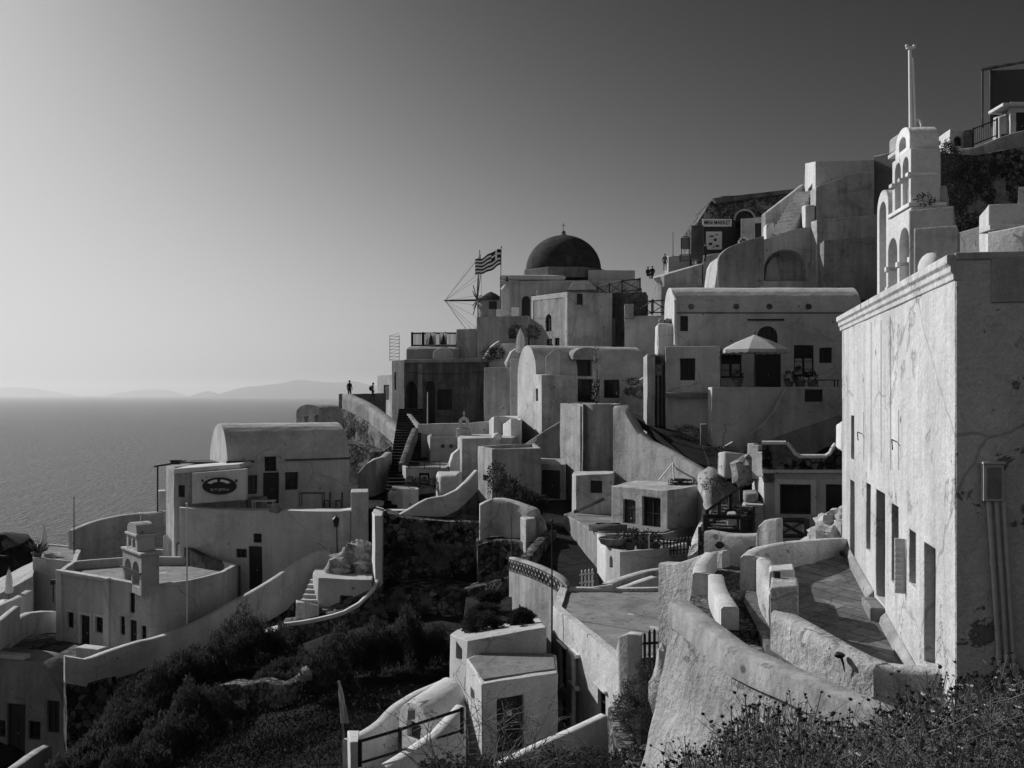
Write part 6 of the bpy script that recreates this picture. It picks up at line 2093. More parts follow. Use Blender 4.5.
# tall shade frame
t = thing('shade_screen', 'tall framed dark shade screen standing on the ridge house', 'screen', P(1003, 120, 70))
mb = MB(); mb.para(P(991.5, 126, 70), P(1030, 126, 68.5) - P(991.5, 126, 70), (0, .06, 0), (0, 0, 3.9)); make('shade_net', mb, 'screen', t)
for px in (982.5, 990.5):
    mb = MB(); mb.tube(P(px, 128, 70), P(px, 69.5, 70), .07, n=6); make('post', mb, 'grime', t)
mb = MB(); mb.tube(P(981.5, 69.5, 70), P(1035, 59.5, 68.5), .12, n=6); make('rail', mb, 'grime', t)
"""ridge done"""
# wall blocks above the captain house roof
h = house('roof_wall', 'sunlit white wall block with a hollow top right of the bell tower', 'wall', [(979.5, 41), (988.5, 38.5), (1045, 38), (1045, 43), (983, 45)], Z(207, 39), Z(255, 38.5), 'white', rim=None)
c = MB(); c.para(P(990, 230, 37.3), (3, -.1, 0), (0, .9, 0), (0, 0, .0 + .2)); h.part('ledge', c, 'clean', bevel=.03)
ribbon('roof_wall', 'rising pale parapet before the white wall block at the right edge', 'wall', [(988, 232, 37.2), (1005, 229, 36.8), (1045, 221, 36.2)], .4, drop=3, mat='clean', curve=False)
h = house('sloping_wall', 'sloping shaded wall between bell tower and white wall block', 'wall', [(940, 46), (985, 44), (985, 46), (940, 48)], [Z(238, 46), Z(225, 44), Z(225, 46), Z(238, 48)], Z(262, 45), 'greyplaster')
h = house('pillar', 'bright white block at the right edge on the rubble wall', 'block', [(1018, 58), (1045, 57.5), (1045, 60), (1018, 60)], Z(187, 58), Z(212, 58), 'clean')

# ================================================================== RIGHT: captain house, bell tower, terrace, lane
AW = 3.81
def wallpt(D): return Vector((AW + .189 * D, D, 0))
Nn, Ff = wallpt(15.0), wallpt(27.0)
ud = (Nn - Ff).normalized()
perp = Vector((-ud.y, ud.x, 0))
if perp.x < 0: perp = -perp
h = House('captain_house', 'tall whitewashed captain house with a moulded cornice and dark doors at the right', 'house', 'captain', .02)
h.wob = .012
h.plan = [Ff, Nn, Nn + perp * 9, Ff + perp * 9]
h.mb.prism(h.plan, -9, 2.02)
K = dict(depth=.28)
h.op(0, 850.8, 854.3, 415.5, 460, kind='window', bars=(0, 2), fm='frame_grey', **K)
h.op(0, 850, 854.5, 481, 559, kind='door', fm='frame_grey', **K)
h.op(0, 866, 870.5, 484, 551, kind='window', bars=(1, 3), fm='black', **K)
h.op(0, 875.6, 885, 491.5, 601, kind='door', **K)
h.op(0, 891.3, 898.2, 505, 585, kind='window', bars=(1, 3), **K)
h.op(0, 908.6, 915.6, 531, 586, kind='window', bars=(1, 3), **K)
h.op(0, 923.6, 935, 545, 668, kind='door', fm='frame_grey', **K)
h.build()
A, u, n = h.face(0)
L_ = (Nn - Ff).length
# cornice: three stepped mouldings
c = MB()
prof = [(0.0, 1.70), (.03, 1.72), (.03, 1.80), (.07, 1.84), (.07, 1.92), (.12, 1.97), (.12, 2.09), (-.25, 2.13), (-.25, 1.70)]
c.extrude([A + n * p + Vector((0, 0, z)) - u * .25 for p, z in prof], u * (L_ + .27))
h.part('cornice', c, 'captain', bevel=.012)
# flaking front face and its pale upper band
c = MB()
A2, u2, n2 = h.face(1)
c.para(A2 + u2 * .02 + n2 * .012 + Vector((0, 0, -9)), u2 * 8.9, -n2 * .1, (0, 0, 11.0))
fw = h.part('render_coat', c, 'captain_front')
c = MB()
c.para(A2 + u2 * .5 + n2 * .045 + Vector((0, 0, Z(303, 14.9))), u2 * 8.3, -n2 * .08, (0, 0, 2.02 - Z(303, 14.9) + .03))
h.part('plaster_band', c, 'white2', bevel=.02)
c = MB()
c.para(A2 + u2 * .0 + n2 * .05 - u2 * .01 + Vector((0, 0, 2.0)), u2 * 8.9, -n2 * .6, (0, 0, .12))
h.part('coping', c, 'worn', bevel=.03)
# plinth along the wall foot
c = MB()
def floorz(D): return -4.19 - .109 * (25.45 - D)
for a, b_ in ((26.8, 22.0), (20.6, 17.3)):
    p, q = wallpt(a), wallpt(b_)
    c.extrude([p + Vector((0, 0, floorz(a) - .3)), p + n * .2 + Vector((0, 0, floorz(a) - .3)), p + n * .12 + Vector((0, 0, floorz(a) + .14)), p + Vector((0, 0, floorz(a) + .26))], (q - p) + Vector((0, 0, floorz(b_) - floorz(a))))
    h.part('plinth', c, 'white2', bevel=.06)
    c = MB()
# conduits down the wall and lamp bracket
for px, y0, y1 in ((872, 322, 470), (882, 320, 462), (891.5, 316, 470), (864.5, 412, 460), (899.5, 410, 470)):
    t_, q = h.hit(0, px)
    c = MB(); c.tube(q + n * .02 + Vector((0, 0, Z(y0, q.y))), q + n * .02 + Vector((0, 0, Z(y1, q.y))), .006, n=5)
    h.part('cable', c, 'steel')
for px, py in ((862, 434), (897, 442)):
    t_, q = h.hit(0, px)
    c = MB(); z_ = Z(py, q.y)
    c.path([q + Vector((0, 0, z_)), q + n * .1 + Vector((0, 0, z_ + .05)), q + n * .14 + u * .25 + Vector((0, 0, z_ + .03)), q + n * .13 + u * .27 + Vector((0, 0, z_ - .14))], .012, n=6)
    h.part('wall_bracket', c, 'iron')
# open shutter leaf
t_, q = h.hit(0, 905.8)
c = MB(); z0_, z1_ = Z(594, q.y), Z(539, q.y)
c.para(q + n * .01 + Vector((0, 0, z0_)), (n * .17 - u * .06), -u * .05, (0, 0, z1_ - z0_))
for k in range(8):
    c.para(q + n * .05 + u * .01 + Vector((0, 0, z0_ + .08 + (z1_ - z0_ - .16) * k / 8)), (n * .13 - u * .04), u * .02, (0, 0, .05))
h.part('shutter', c, 'frame_white')
# doorstep blocks
c = MB(); t_, q = h.hit(0, 880)
c.para(q - u * .55 + Vector((0, 0, Z(622, q.y))), u * 1.15, n * .3, (0, 0, Z(602, q.y) - Z(622, q.y))); h.part('doorstep', c, 'greyplaster', bevel=.04)

# meter box with conduits on the shaded front
A2, u2, n2 = h.face(1)
def fp(px, py, off=0.0):
    t_, q = h.hit(1, px)
    return q + n2 * off + Vector((0, 0, Z(py, q.y)))
b0 = fp(989, 501, .06)
t = thing('meter_box', 'grey metal meter box on the flaking front wall at the right edge', 'meter box', b0)
p_, q_ = fp(980, 500, .05), fp(1000, 500, .05)
mb = MB(); mb.para(p_, q_ - p_, n2 * .14, (0, 0, .55)); make('case', mb, 'steel', t, bevel=.01)
mb = MB(); mb.para(p_ - u2 * .015 + Vector((0, 0, .552)), (q_ - p_) + u2 * .03, n2 * .19, (0, 0, .03)); make('hood', mb, 'steel', t)
mb = MB(); mb.para(p_ + u2 * .05 + n2 * .142 + Vector((0, 0, .04)), (q_ - p_) - u2 * .08, n2 * .012, (0, 0, .46)); make('door', mb, 'frame_grey', t)
for i, (x0, x1) in enumerate(((986.5, 1000), (993.8, 1007.5), (1001, 1014.5))):
    mb = MB(); mb.path([fp(x0, 500, .12), fp(x0 + (x1 - x0) * .5, 600, .11), fp(x1, 706, .1)], .035, n=10)
    for f in (.3, .75):
        q = fp(x0 + (x1 - x0) * f, 500 + 206 * f, .11); mb.tube(q - Vector((0, 0, .03)), q + Vector((0, 0, .03)), .046, n=10)
    make('conduit_pipe', mb, 'steel', None, smooth=40, label=['pale conduit pipe below the meter box, leftmost of three', 'pale conduit pipe below the meter box, middle of three', 'pale conduit pipe below the meter box, rightmost of three'][i], cat='pipe', group='conduit pipes below the meter box')
c = MB()
for (x, y, r_) in ((984, 700, .1), (994, 690, .12), (1010, 683, .1)):
    pass
rock('dark hollow stone lump at the foot of the flaking front wall', 1005, 684, 14.75, .22, 4.4, 'grime')

# bell tower: tiered open arches along the roof edge, stepped masonry at its near end
ZT = lambda py, D: Z(py, D)
tb_, W, L, n_, u_ = gable_tower('bell_tower', 'tall white bell tower of tiered open arches on the captain house roof', 'bell tower', (875, 25.6), (911, 22.7), .95,
    [(.34, 1.0, 1.7, ZT(208, 22.9), [(.39, .64, 1.9, 3.75), (.70, .95, 1.9, 3.85)], 'plain')], 'clean', .02)
def tier(m0, m1, z0, z1, holes, prof='box', name='arch_tier', th=.66, off=0.02):
    out = arc(L * m0, L * m1, z0, z1, 14) if prof == 'arch' else [(L * m0, z0), (L * m1, z0), (L * m1, z1), (L * m0, z1)]
    mb = MB(); mb.extrude([W(q[0], q[1], off) for q in out], -n_ * th)
    o = make(name, mb, 'clean', tb_)
    if holes:
        cu = MB()
        for (a, b_, c0, c1) in holes: cu.extrude([W(q[0], q[1], -.5) for q in arc(L * a, L * b_, c0, c1, 10)], -n_ * (th + 1))
        boolean(o, cu)
    finish(o, 22, .02)
    return o
tier(.0, .335, 1.7, ZT(191, 25.2), [(.07, .27, 1.9, ZT(191, 25.2) - .3)], 'arch', off=.05)
zc0, zc1, zc2 = ZT(208, 22.9) + .003, ZT(153, 23.3), ZT(127, 23.4)
tier(.46, .95, zc0, zc1, [(.53, .69, zc0 + .15, zc1 - .12), (.74, .89, zc0 + .15, zc1 - .12)], off=.04)
tier(.52, .90, zc1 + .003, zc2, [(.62, .80, zc1 + .12, zc2 - .22)], 'arch', off=.06)
def band(m0, m1, z, hh, out_, th=.66):
    mb = MB(); mb.extrude([W(L * m0, z, -out_), W(L * m1, z, -out_), W(L * m1, z + hh, -out_), W(L * m0, z + hh, -out_)], -n_ * (th + out_ * .8)); make('impost', mb, 'clean', tb_, bevel=.015)
for a, b_ in ((.335, .39), (.64, .70), (.95, 1.005)):
    band(a, b_, 3.0, .12, .045)
    band(a, b_, 2.55, .07, .03)
for a, b_ in ((.45, .53), (.69, .74), (.89, .96)): band(a, b_, zc0 + .72, .09, .035)
band(.44, 1.0, zc0 + .0, .09, .05, .8)
# stepped end masonry
def step(plan, z1, z0, mat='white', bv=.03):
    mb = MB(); mb.prism([XY(*p) for p in plan], z0, z1)
    return make('step_block', mb, mat, tb_, bevel=bv)
step([(909, 22.4), (953.5, 22.0), (956, 24), (912, 25)], ZT(208.5, 22.2), 1.5)
step([(907.5, 23.2), (946.5, 22.9), (949, 24.4), (912, 25)], ZT(186, 23), ZT(209, 22.2) - .1, 'white2')
step([(914, 21.3), (957.5, 20.9), (960, 22.0), (914, 22.2)], ZT(226, 21), 1.5, 'white2')
core = step([(906, 24.0), (939.5, 23.7), (941, 25.0), (909, 25.4)], ZT(147, 23.8), ZT(187, 23) - .1)
mb = MB()
q0, q1 = XY(904.5, 23.9), XY(941, 23.6)
for zz, hh in ((ZT(147, 23.8) + .003, .1), (ZT(186, 23) + .003, .06)):
    mb = MB(); mb.para(Vector((q0.x, q0.y, zz)), q1 - q0, Vector((.05, 1.2, 0)), (0, 0, hh)); make('cornice', mb, 'white', tb_, bevel=.015)
# blind arch on the end pier
mb = MB()
a0, a1 = XY(911.5, 23.93), XY(934.5, 23.73)
ue = (a1 - a0).normalized(); ne = Vector((ue.y, -ue.x, 0)); Le = (a1 - a0).length
zb0, zb1 = ZT(185, 23.8), ZT(155.5, 23.8)
ring, rin = arc(0, Le, zb0, zb1, 12), arc(.06, Le - .06, zb0, zb1 - .06, 12)
for i in range(2, 14):
    mb.extrude([a0 + ue * t_ + ne * .05 + Vector((0, 0, z_)) for t_, z_ in (ring[i], ring[i + 1], rin[i + 1], rin[i])], -ne * .12)
for s0 in (0, Le - .06):
    mb.para(a0 + ue * s0 + ne * .05 + Vector((0, 0, zb0)), ue * .06, -ne * .12, (0, 0, ring[2][1] - zb0))
make('blind_arch', mb, 'clean', tb_)
# rounded cap
mb = MB()
p0, p1 = XY(904.5, 24.2), XY(934.5, 23.9)
out = [(0, ZT(147, 24) + .11)] + [((p1 - p0).length * t_, ZT(147, 24) + .11 + (ZT(126, 24) - ZT(147, 24) - .11) * s_) for t_, s_ in ((0.0, .72), (.04, .93), (.12, 1.0), (.8, 1.0), (.9, .86), (.97, .55), (1.0, 0))]
uu = (p1 - p0).normalized()
mb.extrude([p0 + uu * t_ + Vector((0, 0, z_)) for t_, z_ in out], (0, 1.0, 0))
make('cap', mb, 'white2', tb_, bevel=.03)
q = P(911, 125, 24.3)
mb = MB()
mb.tube(q - Vector((0, 0, .1)), P(910, 50, 24.3), .05, .042, 10)
mb.tube(q + Vector((.09, -.03, -.1)), P(912.6, 58, 24.25), .035, .03, 8)
make('mast', mb, 'polewhite', tb_, smooth=40)
mb = MB(); q2 = P(910.6, 46.5, 24.3)
mb.box(q2 + Vector((0, 0, -.03)), (.2, .08, .05))
for dx in (-.09, .09): mb.ball(q2 + Vector((dx, 0, .01)), .045, 8)
make('mast_head', mb, 'polewhite', tb_, smooth=50)
mb = MB(); mb.path([q + Vector((.17 + .09 * math.cos(a), 0, -.08 + .22 * math.sin(a))) for a in [PI * k / 10 for k in range(11)]], .03, n=6); make('mast_bracket', mb, 'polewhite', tb_)
bush('small dark weed growing on the bell tower step', 925, 207, 22.2, (.26, .2, .17), 60, .1, cat='weed', name='weed', stem=False)
mb = MB(); mb.ball(P(931, 268, 20.2), .24, 16, 1.3, sx=.95, sy=1.6)
make('rounded_pinnacle', mb, 'clean', None, smooth=60, label='small sunlit rounded white pinnacle behind the captain house cornice', cat='pinnacle')

# terrace before the captain house
def FP(x, y): return Vector((x, y, floorz(y)))
terr_poly = [(4.9, 19.2), (5.75, 16.2), (7.0, 15.2), (9.2, 27.6), (7.6, 25.0), (5.9, 24.6), (5.1, 22.0)]
mb = MB()
top = [FP(*p) for p in terr_poly]
nT = len(top)
mb.add([q - Vector((0, 0, 2.5)) for q in top] + top, [tuple(range(nT))[::-1], tuple(range(nT, 2 * nT))] + [(i, (i + 1) % nT, nT + (i + 1) % nT, nT + i) for i in range(nT)])
make('house_terrace', mb, 'terrace', kind='structure')
ribbon('parapet_wall', 'long rough white parapet beside the lane below the captain house', 'wall',
       [(770.5, 611, 19.1), (785, 619, 18.6), (800, 627, 18.1), (815, 636, 17.6), (835, 648, 17.0), (855, 658, 16.5), (873, 665, 16.2)], .42, bot=-7.5, mat='rough', step=.18, wob=.012, rough=.04, vstep=.16, toplip=.07)
ribbon('parapet_wall', 'shaded end of the rough parapet meeting the captain house corner', 'wall',
       [(873.5, 665, 16.2), (890, 668, 16.12), (915, 670, 15.98), (960, 672.5, 15.72)], .42, bot=-7.5, mat='rough', step=.18, wob=.012, rough=.04, vstep=.16, toplip=.07)
c = MB()
q = P(842, 657, 16.65)
mb = MB(); mb.ball(q + Vector((-.02, .05, .02)), .09, 12, .55, .3, 2.2, 1.0, .8); mb.path([q + Vector((-.02, .02, .02)), q + Vector((.01, -.01, -.08)), q + Vector((.05, .0, -.26))], .03, .008, 6)
make('drain_spout', mb, 'iron', None, smooth=40, label='dark drain spout with a stain on the rough parapet', cat='spout')
h = house('gate_pillar', 'square white gate pillar at the start of the rough parapet', 'pillar', [(769.5, 19.2), (797.5, 19.2), (797, 20.2), (770.5, 20.2)], Z(586, 19.2), -6.5, 'rough', bevel=.05)
h = house('gate_pillar', 'lower white gate pillar behind the square one', 'pillar', [(769, 20.6), (794, 20.8), (794, 21.6), (769.5, 21.4)], Z(570.5, 20.7), -6.5, 'white', bevel=.05)
mb = MB(); mb.para(P(774.5, 590, 20.0), (.12, 0, 0), (0, .12, 0), (0, 0, .36)); mb.box(P(776, 588, 20.0), (.1, .08, .3))
make('gate_latch', mb, 'iron', None, label='dark iron gate hinge post between the two white gate pillars', cat='gate post')
ribbon('terrace_parapet', 'curved white parapet around the far end of the captain house terrace', 'wall',
       [(769, 592, 20.4), (762, 577, 21.2), (757.5, 563, 22.2), (757, 555, 23.0), (765, 549, 23.9), (782, 545, 24.4), (800, 542.5, 24.8), (825, 540.5, 25.4), (850, 539.5, 26.0)], .36, bot=-7, mat='rough', step=.15, wob=.012, rough=.03, vstep=.2, toplip=.07)
mb = MB(); mb.ball(P(842, 553, 25.35), .07, 8, sy=.5)
make('wall_hole', mb, 'black', None, smooth=50, label='small dark drain hole in the curved terrace parapet', cat='drain hole')

# lane: sloping cobbles between the parapets
mb = MB()
lane = [(3.2, 15.2), (6.6, 13.0), (5.6, 16.6), (4.95, 19.0), (5.05, 21.5), (5.55, 24.0), (6.6, 27.6), (5.4, 28.6), (5.05, 26.5), (4.5, 23.0), (4.15, 20.6), (3.6, 18.8)]
lz = lambda y: floorz(y) - (.12 if y < 20.2 else .0)
n0 = len(lane)
for seg in (([(4.05, 16.9), (4.5, 15.9), (5.3, 14.8), (6.2, 13.6), (6.75, 14.6), (5.9, 16.3), (5.1, 20.15), (3.3, 20.15)], -.16), ([(3.5, 20.16), (4.95, 20.16), (5.1, 22), (5.8, 25), (7.4, 26.2), (7.2, 28.5), (5.2, 28.5), (4.3, 24)], 0.0)):
    top = [Vector((x, y, min(-4.75, floorz(y)) + seg[1])) for x, y in seg[0]]
    k = len(top)
    mb.add([q - Vector((0, 0, 1.2)) for q in top] + top, [tuple(range(k))[::-1], tuple(range(k, 2 * k))] + [(i, (i + 1) % k, k + (i + 1) % k, k + i) for i in range(k)])
make('lane', mb, 'path', kind='structure')
# big flared retaining wall in front
bw = ribbon('flared_wall', 'big rough sunlit retaining wall flaring down at the bottom right', 'wall',
       [(671.5, 603, 19.4), (684, 611, 18.9), (700, 624, 18.2), (718, 638, 17.5), (735, 651, 16.9), (755, 660, 16.4), (780, 671, 15.9), (815, 686, 15.3), (850, 701, 14.8), (890, 717, 14.3), (930, 735, 13.8)], .3, bot=-11.5, mat='rough', step=.2, wob=.012, rough=.07, vstep=.2, batter=2.1, toplip=.07)
C = spline([P(*p) for p in [(671.5, 603, 19.4), (684, 611, 18.9), (700, 624, 18.2), (718, 638, 17.5), (735, 651, 16.9), (755, 660, 16.4), (780, 671, 15.9), (815, 686, 15.3), (850, 701, 14.8), (890, 717, 14.3), (930, 735, 13.8)]], .25)
mb = MB()
rows = []
for i, p in enumerate(C):
    d = C[min(i + 1, len(C) - 1)] - C[max(i - 1, 0)]; d.z = 0; d.normalize()
    nn = Vector((-d.y, d.x, 0))
    if nn.dot(Vector((p.x, p.y, 0))) < 0: nn = -nn
    w_ = .012 * noise.noise(p * 2)
    rows.append([p - nn * (.09 + w_) + Vector((0, 0, -.42 + w_ * 3)), p - nn * (.07 + w_) + Vector((0, 0, 0)), p - nn * .03 + Vector((0, 0, .045)), p + nn * .30 + Vector((0, 0, .045)), p + nn * .34 + Vector((0, 0, 0)), p + nn * .34 + Vector((0, 0, -.42))])
mb.v = [v for r in rows for v in r]
mb.f = [(i * 6 + k, (i + 1) * 6 + k, (i + 1) * 6 + (k + 1) % 6, i * 6 + (k + 1) % 6) for i in range(len(rows) - 1) for k in range(6)] + [tuple(range(6))[::-1], tuple(range((len(rows) - 1) * 6, len(rows) * 6))]
mb.m = [0] * len(mb.f)
make('coping', mb, 'worn', bw, smooth=50)
mb = MB(); mb.ball(P(668, 690, 20.2), .36, 16, 2.4, .35, 6.2)
make('outcrop', mb, 'rough', None, smooth=40, label='rough plastered rock bulge left of the flared retaining wall', cat='rock')
# walls behind the lane
ribbon('lane_wall', 'sunlit white wall with swept top at the left of the lane', 'wall', [(658.5, 563, 29.0), (672, 563.5, 28.6), (686, 560, 28.2), (700, 555, 27.8), (711, 552.5, 27.4), (722, 552, 27.2)], .5, bot=-9.5, mat='rough', step=.25, toplip=.06)
ribbon('lane_wall', 'low white wall along the lane with a square near end', 'wall', [(717, 553, 27.0), (710, 562, 25.2), (708, 574, 23.4), (711, 588, 21.8), (721, 607, 20.2)], .36, bot=-6.8, mat='white', step=.2, side=1, toplip=.05)
ribbon('cross_wall', 'stained white wall across the far end of the lane', 'wall', [(704, 531, 28.6), (722, 534, 28.2), (740, 535.5, 27.9), (757, 535, 27.7)], .5, bot=-8, mat='worn', curve=False, rough=.03)
ribbon('cross_wall', 'rounded white wall end rising beside the cross braced gate', 'wall', [(756, 534, 27.6), (758, 526, 27.5), (764, 520.5, 27.4), (776, 519.5, 27.2)], .5, bot=-8, mat='worn', step=.15)
mb = MB(); mb.ball(P(719.5, 545, 28.15), .13, 12, .8, sy=.35); mb.ball(P(752, 549, 27.65), .08, 10, sy=.4)
make('wall_hole', mb, 'black', None, smooth=50, label='two dark drain holes in the wall across the lane end', cat='drain hole')
railing('dark cross braced gate between the wall end and the whitened rocks', [(776, 538, 29), (806, 538, 29)], .52, 'x', 'wood', th=.1, cat='gate', name='braced_gate')
railing('dark low rail behind the wall across the lane', [(705, 531, 36), (742, 533, 36)], .55, 'plain', 'wood', th=.1)
for i, (px, py, D, r_) in enumerate(((836, 536, 27.5, .38), (824, 537, 27.6, .42), (815, 541, 27.4, .33), (838, 518, 28, .33), (828, 524, 27.9, .34), (846, 530, 27.4, .4))):
    rock(['whitened rock in the pile at the far terrace end, nearest the wall', 'broad whitened rock in the middle of the terrace pile', 'low whitened rock at the left end of the terrace pile', 'whitened block on top of the terrace rock pile', 'rounded whitened rock below the topmost block', 'whitened rock wedged against the captain house wall'][i], px, py, D, r_, i * 2.7 + .4, 'worn', 'whitened rocks of the terrace pile', .85)
# kiosk-like house with scalloped dark parapet
h = House('scalloped_house', 'white house with framed dark windows under a scalloped dark parapet', 'house', 'white', .04)
h.block([(752, 52), (764, 48), (860, 47), (866, 56), (760, 57)], Z(471, 48), -9.5)
h.op(1, 780, 811, 484.5, 514.5, kind='window', bars=(1, 0), surround=.24).op(1, 826, 852, 484.5, 514.5, kind='window', bars=(1, 0), surround=.24)
h.build()
z0_, z1_, zd = Z(470, 48) + .003, Z(444.5, 48), Z(457.5, 48)
c = MB()
out = [(762, 470.0), (762, 444.5), (786, 444.5), (790, 449), (794, 455), (799, 458), (826, 458), (831, 455), (834, 449), (837, 445), (852, 445), (852, 470.0)]
A_, u_, n_ = h.face(1)
def fpt(px, py, off): 
    t_, q = h.hit(1, px); return q + n_ * off + Vector((0, 0, Z(py, q.y)))
c.extrude([fpt(x, y, .05) for x, y in out], -n_ * .4)
h.part('parapet', c, 'rubble')
c = MB()
for a, b_ in zip(out[1:-1], out[2:-1]):
    c.tube(fpt(a[0], a[1] - .3, .12 - .25), fpt(b_[0], b_[1] - .3, .12 - .25), .16, n=8)
h.part('scalloped_coping', c, 'clean', smooth=50)
c = MB(); c.para(fpt(762, 473, .12), fpt(855, 473, .12) - fpt(762, 473, .12), -n_ * .12, (0, 0, .16)); h.part('cornice', c, 'clean', bevel=.02)
c = MB(); c.para(fpt(763, 482, .1), u_ * .5, -n_ * .2, (0, 0, .5)); h.part('corner_block', c, 'grime', bevel=.03)
A3 = h.plan[0]; B3 = h.plan[1]
for i, f in enumerate((.1, .5, .9)):
    q = A3.lerp(B3, f)
    c = MB(); c.box(Vector((q.x, q.y, Z(456, 50) - .3)), (.36, .5, 1.7 - .5 * (i == 2)), .5); h.part('merlon', c, 'white2', bevel=.05)
h = house('parapet_end', 'bright white stepped parapet end against the captain house far edge', 'wall', [(836, 41), (841, 38), (862, 38), (862, 43)], [Z(424, 41), Z(421, 38), Z(421, 38), Z(424, 43)], Z(452, 38), 'clean', bevel=.12)
c = MB(); 
h = house('round_bin_wall', 'rounded pale wall drum on the slope left of the scalloped house', 'wall', [(718, 56), (724, 53.5), (752, 53), (752, 57), (722, 58)], [Z(452, 56), Z(451, 53.5), Z(455, 53), Z(455, 57), Z(452, 58)], Z(478, 54), 'worn', bevel=.3)
mb = MB(); boulder(mb, P(743, 470, 51), .62, 3.3, 1.2)
make('boulder', mb, 'rock', None, smooth=30, label='pale angular boulder leaning at the scalloped house corner', cat='rock')
h = house('stair_drum', 'low pale drum block at the head of the small handrail', 'block', [(741, 50), (745, 48.5), (758, 48.2), (758, 50.5)], Z(493, 48.5), Z(503, 48.5), 'greyplaster', bevel=.15)
h = house('stair_block', 'white stair side block under the small drum', 'wall', [(742, 49), (745, 47.8), (764, 47.6), (764, 50)], Z(504, 48), -9, 'white2')
railing('dark slanting handrail on the steps left of the scalloped house', [(707, 528, 44), (741, 503, 47.8)], .75, 'plain', 'wood', th=.1)
stairs('small dark steps left of the scalloped house', (716, 530, 43.5), (738, 505, 47.5), 1.6, 8, 'path', bot=-9.5)
h = house('stair_post', 'short white post block at the foot of the small handrail', 'post', [(727, 44), (737, 43.8), (737, 44.8), (727, 45)], Z(513.5, 44), -8, 'white', bevel=.06)
for i, (px, py, D, r_) in enumerate(((745, 522, 43, .5), (735, 480, 54, .9), (725, 470, 56, 1.0), (715, 497, 52, .9))):
    bush(['dark plant beside the short white post block', 'dark shrub under the pale boulder', 'dark shrub below the pale wall drum', 'low dark shrub behind the bulging wall end'][i], px, py, D, (r_, r_, r_ * .7), 260, .16, group='shrubs left of the scalloped house', stem=False)

